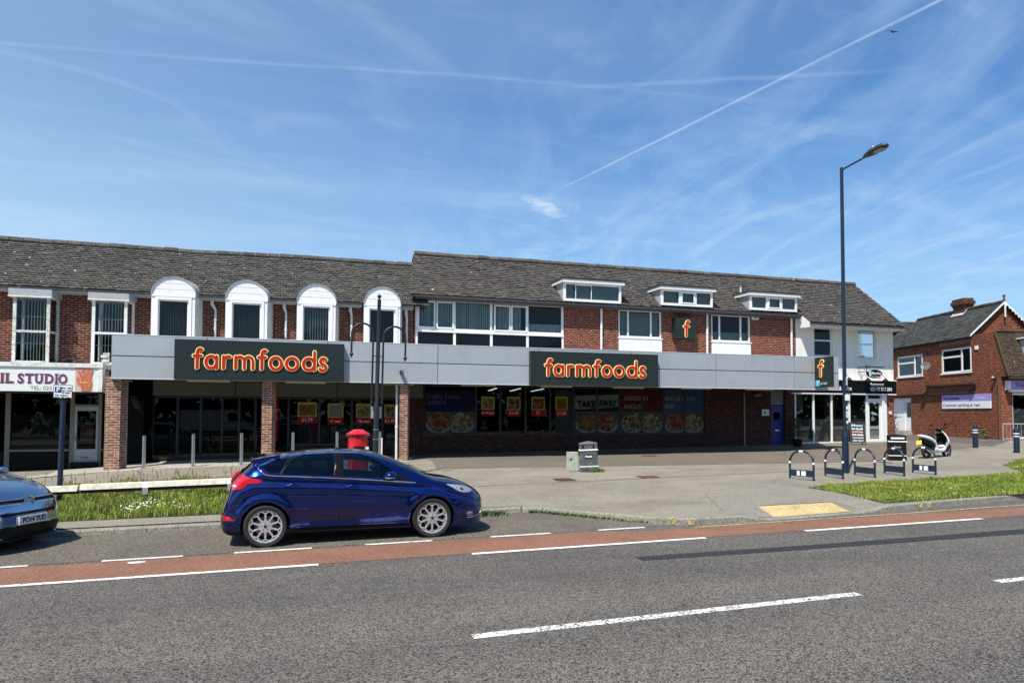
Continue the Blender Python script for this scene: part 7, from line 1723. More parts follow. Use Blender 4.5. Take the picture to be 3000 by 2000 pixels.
def wheel(par, car_obj, x, y, z, R_, rim, style, side=-1):
    t = .20; mb = MB(); s = side
    mb.lathe([(rim, -.09*1), (rim+.02, -.10), (R_-.02, -.10), (R_, -.075), (R_, .075), (R_-.02, .10), (rim, .10)], (x, y, z), 44, axis='y', close=False); W_ = mb.build('wheel', M['rubber'], par, local=True, smooth_ang=40)
    fy = y+s*.085
    mb = MB(); mb.lathe([(rim+.003, fy-y), (rim-.012, fy-y-s*.004), (rim-.02, fy-y-s*.02), (rim-.035, fy-y-s*.12)], (x, y, z), 44, axis='y', close=False); 
    k5 = 10
    for k in range(k5):
        a0 = 2*math.pi*k/k5
        def Pq(u, z_, d): return (x+u, fy-s*.012-s*d*-1, z+z_)
        pts = []
        for q in range(17):
            t_ = q/16*2-1; r_ = .075+(rim-.085)*(1-abs(t_)) ; w_ = math.copysign(1, t_)*.42*math.sin(math.pi*min(1, (1-abs(t_))*1.02))*.050*(6) if False else 0
        for sg in (-1, 1):
            st = []
            for q in range(9):
                r_ = lerp(.065, rim-.012, q/8); w_ = .0565*math.sin(math.pi*min(1, (q/8)*.98))*(.55+.9*q/8); w_ = min(w_, .055)
                ax, az = math.cos(a0), math.sin(a0); st.append((r_*ax-sg*w_*az, r_*az+sg*w_*ax))
            stroke(mb, st, .0085, lambda u, v, d: (x+u, fy-s*.005-s*(-d)*-1*0+s*d, z+v), -.022, .0+.0006*(k % 2)+(.0003 if sg > 0 else 0))
    mb.lathe([(.075, fy-y-s*.03), (.075, fy-y-s*.006), (.05, fy-y-s*.003), (.028, fy-y)], (x, y, z), 24, axis='y')
    mb.build('rim', M['alloy'], W_, local=True, smooth_ang=35)
    mb = MB(); mb.lathe([(.027, fy-y+s*.001), (.026, fy-y+s*.003)], (x, y, z), 16, axis='y')
    for k in range(5): a = 2*math.pi*k/5+.3; mb.lathe([(.009, fy-y-s*.001), (.009, fy-y+s*.001)], (x+.052*math.cos(a), y, z+.052*math.sin(a)), 8, axis='y')
    mb.build('hub_cap', M['lamp_in'], W_, local=True)
    mb = MB(); mb.lathe([(.15, fy-y-s*.06), (.15, fy-y-s*.075)], (x, y, z), 24, axis='y'); mb.build('brake_disc', M['iron'] if False else M['gutter'], W_, local=True)
    mb = MB(); mb.lathe([(rim-.02, fy-y-s*.125), (.02, fy-y-s*.13)], (x, y, z), 24, axis='y'); mb.build('barrel', M['black'], W_, local=True)
def build_car(C_, name, label, loc, rz, pitch, paintm, windows, screen, rear, wheels, R_, rim, w_in, mirror=None, seatx=(0.95, .2)):
    par = thing(name, label, 'car', loc, rz); par.rotation_euler = (0, pitch, rz)
    out = obj_from(C_.solid(), [M[paintm], M['car_black']])
    inn = C_.solid(.035, zmin=.42, x0=C_.x0+.35, x1=C_.x1-.75, N=60); inn.mi = [1]*len(inn.f); inn_o = obj_from(inn, [M[paintm], M['car_black']])
    cut = [inn_o]
    for wx, wz in wheels:
        for sy in (-1, 1):
            m_ = MB(); m_.lathe([(R_+.045, -.16), (R_+.045, .25)], (wx, sy*(w_in+.02), wz+.01), 48, axis='y'); m_.mi = [1]*len(m_.f); cut.append(obj_from(m_, [M[paintm], M['car_black']]))
    win_o = []
    for p in windows:
        m_ = side_prism(p); m_.mi = [1]*len(m_.f); win_o.append(obj_from(m_, [M[paintm], M['car_black']]))
    sc_o = []
    for (poly, z0, z1) in (screen, rear):
        m_ = MB(); m_.prism([(p[0], p[1], z0) for p in poly], (0, 0, z1-z0)); m_.mi = [1]*len(m_.f); sc_o.append(obj_from(m_, [M[paintm], M['car_black']]))
    boolean(out, cut+win_o+sc_o); finish(out, 'body', par, 38)
    # panes
    for i, w_ in enumerate(win_o+sc_o):
        gsol = obj_from(C_.solid(.008), [M['glass_car']]); boolean(gsol, [w_], 'INTERSECT')
        bm = bmesh.new(); bm.from_mesh(gsol.data); isside = i < len(win_o)
        kill = [f for f in bm.faces if (abs(f.normal.y) < .05 if isside else f.normal.z < .08) or f.calc_area() < 1e-9]
        bmesh.ops.delete(bm, geom=kill, context='FACES')
        if isside: bmesh.ops.delete(bm, geom=[v for v in bm.verts if abs(v.co.y) < .25], context='VERTS')
        bm.to_mesh(gsol.data); bm.free(); gsol.data.materials.clear(); gsol.data.materials.append(M['glass_tint'] if (isside and i > 0) else M['glass_car'])
        if isside:
            far = gsol.copy(); far.data = gsol.data.copy(); COL.objects.link(far)
            for ob, sg in ((gsol, -1), (far, 1)):
                bm = bmesh.new(); bm.from_mesh(ob.data); bmesh.ops.delete(bm, geom=[v for v in bm.verts if v.co.y*sg < 0], context='VERTS'); bm.to_mesh(ob.data); bm.free()
            finish(far, 'side_window', par, 60)
        finish(gsol, ('side_window' if isside else ('windscreen', 'rear_window')[i-len(win_o)]), par, 60)
    wipe(*cut, *win_o, *sc_o)
    # cabin
    fl = MB(); fl.box(C_.x0+.5, C_.x1-.85, -w_in*.85, w_in*.85, .30, .34); fl.build('floor', M['car_black'], par, local=True)
    for sx_ in seatx:
        for sy in ((-.36, .36) if sx_ == seatx[0] else (-.36, .36)):
            s_ = MB(); rbox(s_, sx_-.25, sx_+.28, sy-.24, sy+.24, .42, .60); n = len(s_.v); s_.prism([(sx_-.25, sy-.23, .55), (sx_-.10, sy-.23, .55), (sx_-.30, sy-.20, 1.12), (sx_-.40, sy-.20, 1.10)], (0, .44, 0)); s_.box(sx_-.42, sx_-.33, sy-.12, sy+.12, 1.13, 1.28)
            s_.build('seat', M['seat'], par, local=True, bevel=.02)
    d_ = MB(); xd_ = seatx[0]+.75; d_.prism([(xd_-.05, -.62, .60), (xd_+.5, -.62, .60), (xd_+.55, -.62, .86), (xd_+.1, -.62, .92), (xd_-.03, -.62, .84)], (0, 1.24, 0)); d_.build('dashboard', M['seat'], par, local=True)
    d_ = MB(); c = Vector((xd_-.10, -.36, .86)); q = Vector((-.85, 0, .5)).normalized().to_track_quat('Z', 'Y').to_matrix()
    d_.tube([c+q@Vector((.17*math.cos(a), .17*math.sin(a), 0)) for a in [2*math.pi*k/20 for k in range(21)]], .013, 6); d_.tube([c-q@Vector((.16, 0, 0)), c+q@Vector((.16, 0, 0))], .012, 6); d_.build('steering_wheel', M['seat'], par, local=True)
    return par
# ---- blue hatchback, side on to the road
bc = Car(top=[(-.72, .44), (-.70, .54), (-.655, .66), (-.60, .80), (-.575, .92), (-.52, 1.02), (-.42, 1.10), (-.31, 1.20), (-.22, 1.285), (0, 1.335), (.29, 1.385), (.69, 1.418), (1.0, 1.425), (1.32, 1.41), (1.54, 1.38), (1.86, 1.285), (2.2, 1.135), (2.5, .985), (2.62, .945), (2.88, .90), (3.05, .85), (3.22, .775), (3.36, .68), (3.43, .58), (3.465, .46)],
         bot=[(-.72, .36), (-.70, .28), (-.62, .20), (-.45, .165), (-.3, .17), (.32, .20), (1.2, .19), (2.12, .18), (2.8, .16), (3.1, .15), (3.3, .17), (3.42, .26), (3.465, .38)],
         wid=[(-.72, .42), (-.70, .56), (-.66, .65), (-.58, .735), (-.45, .795), (-.25, .84), (0, .862), (.5, .868), (1.5, .868), (2.4, .868), (2.75, .86), (3.0, .83), (3.2, .755), (3.34, .63), (3.42, .47), (3.465, .25)],
         belt=[(-.72, .38), (-.62, .60), (-.52, .84), (-.38, 1.00), (-.15, 1.075), (.1, 1.06), (1.0, 1.0), (2.0, .90), (2.3, .87), (2.6, .79), (3.0, .68), (3.3, .52), (3.465, .40)], xr=(-.72, 3.465))
bc.arches = ((-.06, .32, .36), (2.48, .32, .36))
fdw = [(1.10, 1.02), (1.10, 1.355), (1.31, 1.352), (1.50, 1.30), (1.66, 1.22), (1.80, 1.12), (1.86, 1.06), (1.86, .955)]
rdw = [(.18, 1.085), (.27, 1.20), (.36, 1.30), (.50, 1.352), (.95, 1.362), (.95, 1.03)]
qtw = [(-.10, 1.195), (.10, 1.275), (.27, 1.315), (.14, 1.10), (0, 1.11), (-.06, 1.14)]
blue = build_car(bc, 'blue_hatchback', 'dark blue metallic five-door hatchback parked side-on with silver many-spoke wheels', (0, 12.60, 0), 0, -math.atan(.0115), 'car_blue', [fdw, rdw, qtw],
    ([(1.66, -.50), (1.66, .50), (2.44, .66), (2.50, .45), (2.53, 0), (2.50, -.45), (2.44, -.66)], .93, 1.6), ([(-.46, -.50), (-.46, .50), (-.27, .46), (-.27, -.46)], 1.0, 1.5), [(-.06, .31), (2.48, .31)], .315, .243, .70)
bs = lambda x, z, off: (x, -(bc.side(x, z)+off), z)
def side_line(car, par, pts, r, m_, nm, off=.001, fn=bs, n=6, sm=True):
    q = crv(pts, n) if sm else pts; mb = MB(); mb.tube([fn(p[0], p[1], off) for p in q], r, 6); return mb.build(nm, M[m_], par, local=True, smooth_ang=60)
side_line(bc, blue, [(2.21, .885), (1.6, .945), (1.03, .995), (.5, 1.035), (.1, 1.063), (-.05, 1.085), (-.12, 1.13), (-.165, 1.19), (-.06, 1.25), (.12, 1.315), (.33, 1.352), (.65, 1.375), (1.01, 1.378), (1.35, 1.362)], .0105, 'chrome', 'chrome_strip', .005)
# black pillars between the panes
for nm, p in (('door_pillar', [(.945, 1.035), (.945, 1.372), (1.105, 1.372), (1.105, 1.02)]), ('quarter_pillar', [(.145, 1.09), (.27, 1.32), (.375, 1.315), (.185, 1.085)]), ('mirror_sail', [(1.865, .955), (1.865, 1.075), (2.17, .905), (2.14, .895)])):
    patch(bc, p, .003, bs).build(nm, M['car_black'], blue, local=True, smooth_ang=60)
for pts in ([(1.02, 1.37), (1.015, .8), (1.015, .26)], [(.16, 1.08), (.10, 1.0), (.115, .80), (.16, .64)], [(2.04, .90), (2.03, .7), (2.03, .26)], [(.30, .255), (1.2, .245), (2.1, .24)], [(.29, .26), (.30, .45), (.22, .60)], [(-.25, 1.02), (-.34, .98)], [(-.62, .66), (-.5, .64), (-.36, .65)], [(2.70, .76), (2.62, .80), (2.5, .86)]):
    side_line(bc, blue, pts, .0048, 'black', 'panel_gap', -.0015, sm=len(pts) > 2)
side_line(bc, blue, [(.05, .30), (.9, .285), (2.05, .28)], .010, 'car_blue', 'sill_crease', .0)
patch(bc, [(.30, .20), (.30, .255), (2.12, .24), (2.12, .19)], .004, bs).build('sill_trim', M['car_black'], blue, local=True)
for hx, hz in ((.34, .905), (1.23, .855)):
    mb = MB(); mb.sphere(bs(hx, hz, -.012), .055, 16, 10, (1.3, .3, .75)); H_ = mb.build('handle_recess', M['car_blue'], blue, local=True, smooth_ang=60)
    mb = MB(); mb.tube([bs(hx-.11, hz+.01, .012), bs(hx-.08, hz+.012, .028), bs(hx+.06, hz+.008, .03), bs(hx+.10, hz, .015)], [.010, .014, .014, .010], 8); mb.build('door_handle', M['car_blue'], H_, local=True, smooth_ang=60)
# lamps
TL = patch(bc, sm_poly([(-.57, 1.0), (-.49, 1.085), (-.38, 1.09), (-.28, 1.045), (-.11, 1.005), (-.16, .965), (-.31, .955), (-.38, .895), (-.50, .87), (-.59, .88)], 3), .007, bs, .02).build('tail_light', M['tail_red'], blue, local=True, smooth_ang=60)
patch(bc, [(-.565, .955), (-.50, .95), (-.47, .925), (-.50, .905), (-.575, .915)], .011, bs, .02).build('reversing_lens', M['tail_clear'], TL, local=True)
HLm = patch(bc, sm_poly([(2.73, .838), (2.90, .818), (3.05, .788), (3.19, .728), (3.15, .695), (3.03, .692), (2.92, .725), (2.82, .785)], 3), .004, bs, .02).build('headlight', M['lamp_clear'], blue, local=True, smooth_ang=60)
mb = MB(); mb.sphere(bs(2.98, .742, .002), .034, 12, 8, (1, .35, 1)); mb.build('projector', M['lamp_in'], HLm, local=True, smooth_ang=60)
patch(bc, [(-.70, .44), (-.695, .50), (-.56, .46), (-.50, .40), (-.66, .40)], .006, bs, .03).build('rear_reflector', M['tail_red'], blue, local=True)
patch(bc, [(-.68, .28), (-.40, .25), (-.40, .17), (-.60, .19)], .004, bs, .03).build('lower_bumper', M['car_black'], blue, local=True)
FG = patch(bc, [(3.05, .37), (3.16, .385), (3.19, .31), (3.08, .305)], .004, bs, .02).build('fog_light', M['lamp_clear'], blue, local=True)
side_line(bc, blue, [(3.07, .285), (3.2, .29), (3.32, .33), (3.34, .41)], .007, 'chrome', 'bumper_trim', .006)
# front grille seen edge-on
bf = lambda y, z, off: (bc.front(y, z)+off, y, z)
patch(bc, [(-.40, .52), (.40, .52), (.46, .62), (-.46, .62)], .006, bf, .04).build('grille', M['car_black'], blue, local=True)
# spoiler
mb = MB(); mb.prism([(-.30, -.56, 1.268), (-.27, -.56, 1.298), (-.05, -.56, 1.338), (.16, -.56, 1.362), (.14, -.56, 1.30), (-.16, -.56, 1.225)], (0, 1.12, 0)); mb.build('rear_spoiler', M['car_blue'], blue, local=True, bevel=.014, smooth_ang=50)
# mirrors
for s_ in (-1, 1):
    mb = MB(); ym = bc.side(1.84, 1.0)
    mb.sphere((1.80, s_*(ym+.13), 1.015), .1, 18, 12, (1.0, .95, .62)); MR = mb.build('wing_mirror', M['car_blue'], blue, local=True, smooth_ang=60)
    mb = MB(); mb.tube([(1.86, s_*(ym-.02), .95), (1.82, s_*(ym+.07), .965)], .022, 8); mb.build('stalk', M['car_black'], MR, local=True)
    mb = MB(); mb.sphere((1.795, s_*(ym+.15), .985), .085, 12, 8, (1.05, .85, .22)); mb.build('indicator', M['lamp_clear'], MR, local=True)
for wx in (-.06, 2.48):
    for sy in (-1, 1): wheel(blue, None, wx, sy*(.768), .315, .315, .243, 0, side=sy)
# wiper and antenna
mb = MB(); mb.tube([(2.52, -.1, .985), (2.30, .35, 1.10)], .006, 6); mb.build('wiper', M['black'], blue, local=True)
mb = MB(); mb.tube([(-.47, -.2, 1.06), (-.40, .1, 1.13)], .007, 6); mb.build('rear_wiper', M['black'], blue, local=True)
# ---- light blue people carrier, only its nose inside the picture
lc = Car(top=[(-4.2, .9), (-4.0, 1.3), (-3.6, 1.52), (-2.6, 1.58), (-1.9, 1.54), (-1.35, 1.33), (-.95, 1.12), (-.80, 1.075), (-.5, 1.00), (-.25, .905), (-.12, .82), (-.05, .72), (0, .56)],
         bot=[(-4.2, .4), (-4.0, .25), (-3, .2), (-1, .17), (-.5, .13), (-.2, .14), (-.06, .22), (0, .34)],
         wid=[(-4.2, .6), (-4.0, .82), (-3.4, .88), (-1.2, .88), (-.7, .87), (-.45, .83), (-.25, .77), (-.12, .68), (-.05, .56), (0, .34)],
         belt=[(-4.2, .8), (-3.6, .98), (-1.2, .95), (-.8, .90), (-.5, .80), (-.2, .62), (0, .44)], xr=(-4.2, 0), taper=.2)
light = build_car(lc, 'light_blue_car', 'light blue family car at the left edge, its nose and number plate facing right', (-3.38, 12.80, -.035), R(-26), -math.atan(.0115), 'car_light', [[(-1.9, .99), (-1.9, 1.42), (-1.45, 1.25), (-1.1, 1.06), (-1.1, .97)], [(-3.0, 1.0), (-3.0, 1.45), (-2.0, 1.46), (-2.0, 1.0)]],
    ([(-1.85, -.56), (-1.85, .56), (-.98, .70), (-.90, .4), (-.88, 0), (-.90, -.4), (-.98, -.70)], 1.0, 1.7), ([(-3.95, -.5), (-3.95, .5), (-3.7, .5), (-3.7, -.5)], 1.1, 1.8), [(-.82, .31), (-3.45, .31)], .315, .235, .70, seatx=(-2.2, -3.0))
lf = lambda y, z, off: (lc.front(y, z)+off, y, z)
ls = lambda x, z, off: (x, -(lc.side(x, z)+off), z)
def fp_(poly, m_, nm, off=.005, par=light, st=.035): return patch(lc, poly, off, lf, st).build(nm, M[m_], par, local=True, smooth_ang=60)
fp_([(-.60, .705), (-.10, .715), (-.10, .765), (-.60, .755)], 'black', 'grille'); fp_([(.60, .705), (.10, .715), (.10, .765), (.60, .755)], 'black', 'grille')
for z in (.70, .768):
    for s_ in (-1, 1):
        mb = MB(); mb.tube([lf(y, z+(.0 if abs(y) > .12 else (-.03 if z < .73 else .045)*(1-abs(y)/.12)), .012) for y in [s_*k*.06 for k in range(1, 12)]], .008, 6); mb.build('chrome_strip', M['chrome'], light, local=True, smooth_ang=60)
for dz in (0, .055):
    mb = MB(); mb.tube([lf(-.10, .695+dz, .014), lf(0, .75+dz, .02), lf(.10, .695+dz, .014)], .011, 6); mb.build('chevron_badge', M['chrome'], light, local=True)
fp_([(-.50, .53), (.50, .53), (.54, .575), (.50, .59), (-.50, .59), (-.54, .575)], 'black', 'upper_slot')
fp_(sm_poly([(-.60, .22), (0, .185), (.60, .22), (.66, .33), (.60, .385), (.0, .392), (-.60, .385), (-.66, .33)], 3), 'black', 'lower_grille')
NPl = fp_([(-.26, .405), (.26, .405), (.26, .515), (-.26, .515)], 'plate_white', 'number_plate', .022)
fp_([(-.26, .406), (-.21, .406), (-.21, .514), (-.26, .514)], 'sign_blue', 'plate_band', .025, NPl)
xpl = lc.front(0, .46)+.034
text('lettering', 'PO14 YUD', M['letter_black'], NPl, .105, (xpl-.004, -.20, .425), xdir=(0, 1, 0), local=True, width=.44, offset=.003)
mb = MB(); mb.box(xpl-.055, xpl-.007, -.265, .265, .40, .52); mb.build('plate_holder', M['plate_white'], NPl, local=True)
for s_ in (-1, 1):
    fs = lambda x, z, off, s_=s_: (x, s_*(lc.side(x, z)+off), z)
    patch(lc, sm_poly([(-.62, .93), (-.40, .90), (-.20, .80), (-.14, .72), (-.25, .71), (-.45, .77), (-.6, .86)], 3), .005, fs, .03).build('headlight', M['lamp_clear'], light, local=True, smooth_ang=60)
    patch(lc, sm_poly([(-.34, .50), (-.16, .50), (-.13, .40), (-.22, .38), (-.34, .40)], 3), .004, fs, .03).build('fog_recess', M['black'], light, local=True, smooth_ang=60)
for wx in (-.82, -3.45):
    for sy in (-1, 1): wheel(light, None, wx, sy*(.78), .315, .315, .235, 0, side=sy)
mb = MB(); mb.tube([(-.88, -.5, 1.09), (-1.2, .1, 1.24)], .007, 6); mb.build('wiper', M['black'], light, local=True)
for s_ in (-1, 1):
    mb = MB(); mb.sphere((-1.42, s_*1.0, 1.08), .11, 14, 10, (.8, .9, .7)); mb.build('wing_mirror', M['car_light'], light, local=True, smooth_ang=60)
# ------------------------------------------------------------------ GRASS VERGES
rg = random.Random(5)
def inpoly(poly, x, y):
    c = False; n = len(poly)
    for i in range(n):
        a, b = poly[i], poly[i-1]
        if (a[1] > y) != (b[1] > y) and x < (b[0]-a[0])*(y-a[1])/(b[1]-a[1])+a[0]: c = not c
    return c
def verge(name, poly, count, h0, h1, label, tall=0, tallpoly=None, clump=1.2):
    patch_poly(name+'_soil', None, M['soil'], .012, world=poly)
    xs = [p[0] for p in poly]; ys = [p[1] for p in poly]; mb = MB(); sd = MB(); k = 0
    from mathutils import noise as mn
    while k < count:
        x, y = rg.uniform(min(xs)-.05, max(xs)+.05), rg.uniform(min(ys)-.05, max(ys)+.05)
        jx, jy = x+rg.gauss(0, .05), y+rg.gauss(0, .05)
        if not inpoly(poly, jx, jy): continue
        nz = mn.noise(Vector((x*clump, y*clump, 0))); nz2 = mn.noise(Vector((x*4, y*4, 3)))
        h = lerp(h0, h1, clamp(.5+nz*.8+nz2*.35))*rg.uniform(.6, 1.25); z = zg(x, y)+.005
        a = rg.uniform(0, 6.283); w = rg.uniform(.003, .007)*(1.6 if rg.random() < .15 else 1); ln = rg.uniform(.15, .75)*h; la = rg.uniform(0, 6.283)
        dx_, dy_ = math.cos(a)*w, math.sin(a)*w; lx_, ly_ = math.cos(la)*ln, math.sin(la)*ln
        n = mb.vs([(x-dx_, y-dy_, z), (x+dx_, y+dy_, z), (x+dx_*.7+lx_*.35, y+dy_*.7+ly_*.35, z+h*.6), (x-dx_*.7+lx_*.35, y-dy_*.7+ly_*.35, z+h*.6), (x+lx_, y+ly_, z+h*(.92 if ln < h*.5 else .75))])
        mb.face((n, n+1, n+2, n+3)); mb.face((n+3, n+2, n+4)); k += 1
    mb.cur = 0
    g_ = mb.build(name, M['grass']); tag(g_, label, 'grass', kind='stuff')
    return g_
VL = [(-60, 14.9), (-3.0, 14.95), (.9, 15.1), (3.2, 15.4), (3.4, 18.2), (1.0, 20.2), (-1.5, 20.6), (-5, 20.4), (-9, 20.6), (-60, 21)]
VLc = [(-9, 14.9), (-3.0, 14.95), (.9, 15.1), (3.2, 15.4), (3.4, 18.2), (1.0, 20.2), (-1.5, 20.6), (-5, 20.4), (-9, 20.6)]
verge('grass_verge', VLc, 60000, .05, .22, 'long bright green grass of the verge around the low timber rail')
VR = [(11.4, 12.15), (12.6, 12.0), (14.2, 12.25), (15.7, 12.45), (19, 13.1), (21.5, 13.7), (24.5, 17.9), (21.03, 16.9), (17.5, 16.0), (15.38, 15.55), (13.32, 15.15), (12.0, 14.7)]
pr_ = [onG(*p) for p in ((2365, 1428), (2450, 1441), (2520, 1457), (2590, 1474), (2700, 1467), (2850, 1456), (2999, 1448))]
VR = [(p.x, p.y) for p in pr_]+[(21, 13.4), (27, 16.5), (25, 19.0), (22.0, 17.5)]+[(p.x, p.y) for p in [onG(*q) for q in ((3000, 1384), (2850, 1395), (2700, 1406), (2560, 1413), (2450, 1419))]]
verge('grass_bank', VR, 62000, .03, .11, 'short grass bank with scattered dandelions between the kerb and the cycle stands')
# tall seed heads along the back of the left verge
sd = MB()
for _ in range(300):
    x = rg.uniform(-8, 2.5); y = rg.choice((rg.uniform(19.0, 20.4), rg.uniform(17.6, 20.3))); h = rg.uniform(.18, .42); z = zg(x, y); l = rg.gauss(0, .05); w = .003
    n = sd.vs([(x-w, y, z), (x+w, y, z), (x+w+l, y+.01, z+h), (x-w+l, y+.01, z+h)]); sd.face((n, n+1, n+2, n+3))
    for k in range(5):
        zz = z+h*(.78+.06*k); xx = x+l*(.78+.06*k); s_ = rg.choice((-1, 1))*.02; n = sd.vs([(xx, y, zz), (xx+s_, y, zz+.015), (xx, y+.002, zz+.03)]); sd.face((n, n+1, n+2))
tag(sd.build('seed_heads', M['grass_dry']), 'thin brown seed heads of tall grass along the back of the left verge', 'grass', kind='stuff')
# daisies
def flowers(name, spots, m_, label, r=(.011, .019), hz=(.06, .14)):
    mb = MB()
    for x, y in spots:
        z = zg(x, y)+rg.uniform(*hz); rr = rg.uniform(*r); t1, t2 = rg.uniform(-.5, .1), rg.uniform(-.4, .4); k0 = mb.vs([(x+rr*math.cos(a), y+rr*math.sin(a), z+rr*(math.sin(a)*-t1+math.cos(a)*t2)) for a in [2*math.pi*i/7 for i in range(7)]]); mb.face(range(k0, k0+7))
    return tag(mb.build(name, M[m_]), label, 'flowers', kind='stuff')
sp = []
for (px, py, n_, sx, sy) in ((398, 1498, 30, .16, .14), (432, 1488, 26, .22, .14), (455, 1478, 12, .14, .12), (520, 1494, 14, .22, .1), (545, 1500, 6, .12, .06), (380, 1502, 12, .08, .08)):
    c = onG(px, py)
    for _ in range(n_): sp.append((c.x+rg.gauss(0, sx), max(15.1, c.y+rg.gauss(0, sy))))
flowers('daisies', sp, 'daisy', 'cluster of white daisies in the verge grass behind the kerb path')
sp = []
while len(sp) < 38:
    x, y = rg.uniform(11.5, 22), rg.uniform(12, 17)
    if inpoly(VR, x, y): sp.append((x, y))
flowers('dandelions', sp, 'daisy', 'pale dandelion clocks scattered over the right-hand grass bank', (.010, .022), (.06, .13))
# weeds in the gutter and at the foot of walls
def weed(x, y, z, n, r, h, mb):
    for _ in range(n):
        a = rg.uniform(0, 6.28); d = abs(rg.gauss(0, r)); px_, py_ = x+d*math.cos(a), y+d*math.sin(a); hh = h*rg.uniform(.4, 1.2); w = rg.uniform(.006, .016); b = rg.uniform(0, 6.28); lx_, ly_ = math.cos(b)*hh*.6, math.sin(b)*hh*.6
        n0 = mb.vs([(px_-w, py_, z), (px_+w, py_, z), (px_+w+lx_, py_+ly_, z+hh), (px_-w*.3+lx_, py_+ly_, z+hh)]); mb.face((n0, n0+1, n0+2, n0+3))
spots = []
mb = MB(); weed(3.95, 13.82, roadZ(4), 240, .14, .08, mb); weed(4.2, 13.88, roadZ(4), 120, .1, .06, mb); tag(mb.build('gutter_weed', M['leaf']), 'small green weeds growing in the gutter ahead of the blue car', 'weeds', kind='stuff')
mb = MB()
for i in range(26):
    t = i/26; x = lerp(4.9, 6.4, t); weed(x, kerbY(x)-.03, roadZ(x), int(30*(1-t)+8), .05, .05, mb)
tag(mb.build('kerb_weed', M['leaf']), 'low weeds along the foot of the kerb where the bay ends', 'weeds', kind='stuff')
mb = MB(); weed(g1.x+.1, g1.y+.02, zg(g1.x, g1.y), 110, .10, .12, mb); tag(mb.build('bin_weed', M['grass']), 'tuft of grass at the foot of the leaning bin', 'weeds', kind='stuff')
# potted shrub in the shaded corner of the restaurant and a climbing plant by its end pier
def shrub(name, label, x, y, z, h, r, n, pot=True):
    t = thing(name, label, 'plant', (x, y, z))
    if pot: mb = MB(); mb.lathe([(.16, 0), (.21, .32), (.19, .33)], (0, 0, 0), 14); mb.build('pot', M['black'], t, local=True)
    mb = MB(); mb.tube([(0, 0, .1), (.02, 0, h*.5), (0, .02, h*.85)], [.02, .015, .006], 6)
    for k in range(7): a = rg.uniform(0, 6.28); mb.tube([(0, 0, h*(.3+.07*k)), (r*.7*math.cos(a), r*.7*math.sin(a), h*(.45+.07*k))], .006, 4)
    mb.build('stem', M['wood_dark'], t, local=True)
    mb = MB()
    for _ in range(n):
        a, b = rg.uniform(0, 6.28), rg.uniform(0, 1); d = r*rg.random()**.5*(1-.5*b); c = Vector((d*math.cos(a), d*math.sin(a), h*(.35+.65*b))); u = Vector((rg.gauss(0, 1), rg.gauss(0, 1), rg.gauss(0, .6))).normalized(); v = u.orthogonal().normalized(); s_ = rg.uniform(.02, .045)
        mb.poly([c-u*s_*1.6, c+v*s_*.6, c+u*s_*1.6, c-v*s_*.6])
    mb.build('foliage', M['leaf'], t, local=True)
    return t
shrub('potted_shrub', 'dark leafy potted shrub in the shade left of the restaurant windows', X_(2337, 1290, 27.1), 27.1, zg(22.8, 27.1), 1.25, .26, 420)
shrub('wall_shrub', 'scrappy small shrub between the restaurant end pier and the white side door', 28.3, 28.0, zg(28.3, 28), 1.35, .22, 160, False)
shrub('wall_weed', 'low weedy bush at the foot of the brick side wall near the corner drainpipe', CP.x-.25+cdv.x*.9, CP.y+cdv.y*.9, zg(32, 26), .5, .18, 200, False)

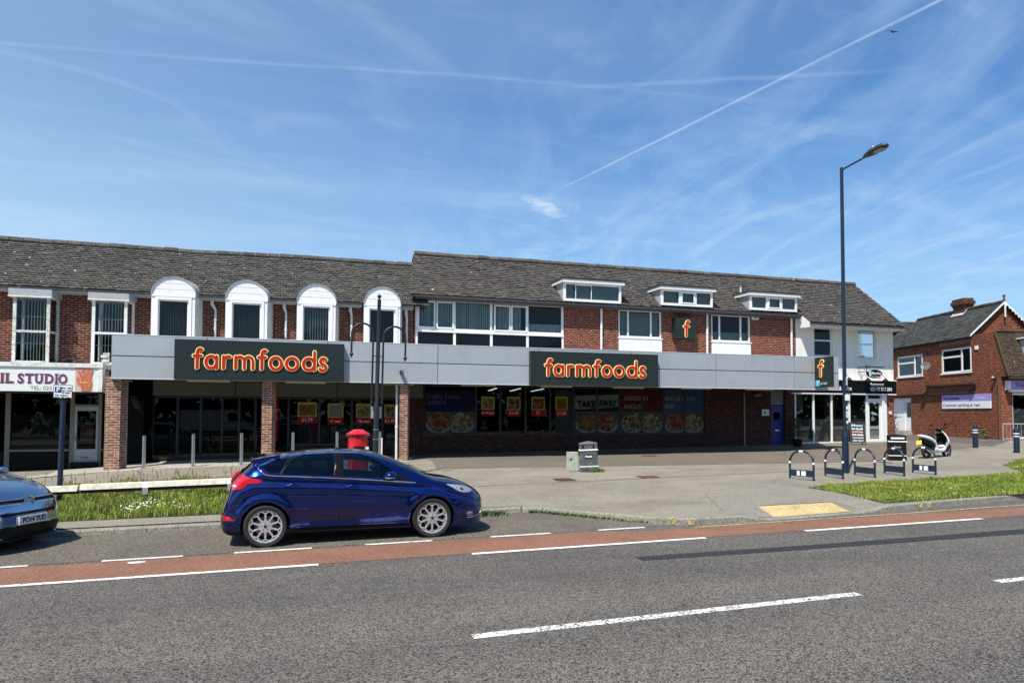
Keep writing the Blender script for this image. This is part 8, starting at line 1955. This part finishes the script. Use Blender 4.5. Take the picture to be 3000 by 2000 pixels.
# belt of trees across the road behind the viewer: mirrored in glass and paint, also added to block low sky light
mb = MB(); from mathutils import noise as _mn
for i in range(17000):
    x = rg.uniform(-45, 150); top = 8.5+3.5*_mn.noise(Vector((x*.11, 0, 0)))+1.2*_mn.noise(Vector((x*.5, 3, 0))); z = top*rg.random()**.8; y = -21-rg.random()*4-2.2*math.sin(z/top*3.1); s_ = rg.uniform(.35, .75)
    u = Vector((rg.gauss(0, 1), rg.gauss(0, 1), rg.gauss(0, 1))).normalized(); v = u.orthogonal().normalized(); c = Vector((x, y, z)); mb.poly([c-u*s_, c+v*s_*.7, c+u*s_, c-v*s_*.7])
tb = mb.build('tree_belt', M['tree_leaf']); tag(tb, 'dark belt of trees across the road, mirrored in the upper windows', 'trees', kind='stuff')

# white van parked behind the viewer, mirrored in the shop doors
vx = X_(640, 1230, 59.5)
VN_ = thing('white_van', 'white van across the road, mirrored in the dark shop doors', 'van', (vx, -4.2, roadZ(vx)+.11))
mb = MB(); prf = [(-2.5, .35), (-2.5, 1.95), (-2.42, 2.08), (1.05, 2.12), (1.35, 2.0), (1.95, 1.28), (2.5, 1.05), (2.62, .8), (2.62, .35)]
mb.prism([(p[0], -.95, p[1]) for p in prf], (0, 1.9, 0)); mb.build('body', M['scoot_white'], VN_, local=True, bevel=.05)
mb = MB(); mb.prism([(.75, .955, 1.3), (1.80, .955, 1.3), (1.35, .955, 1.88), (.75, .955, 1.92)], (0, .006, 0)); mb.build('side_window', M['glass_tint'], VN_, local=True)
mb = MB(); mb.prism([(1.42, -.8, 1.97), (1.42, .8, 1.97), (1.98, .86, 1.32), (1.98, -.86, 1.32)], (.02, 0, .02)); mb.build('windscreen', M['glass_tint'], VN_, local=True)
mb = MB(); mb.box(-2.4, 2.5, .951, .965, .45, .60); mb.build('side_moulding', M['car_black'], VN_, local=True)
for wx_ in (-1.6, 1.75):
    for sy_2 in (-1, 1):
        mb = MB(); mb.lathe([(.20, -.11), (.32, -.11), (.34, -.08), (.34, .08), (.32, .11), (.20, .11)], (wx_, sy_2*.88, .34), 28, axis='y', close=False); w_o = mb.build('wheel', M['rubber'], VN_, local=True, smooth_ang=40)
        mb = MB(); mb.lathe([(.20, -.05), (.20, .08)], (wx_, sy_2*.88, .34), 20, axis='y'); mb.build('rim', M['alloy'], w_o, local=True)
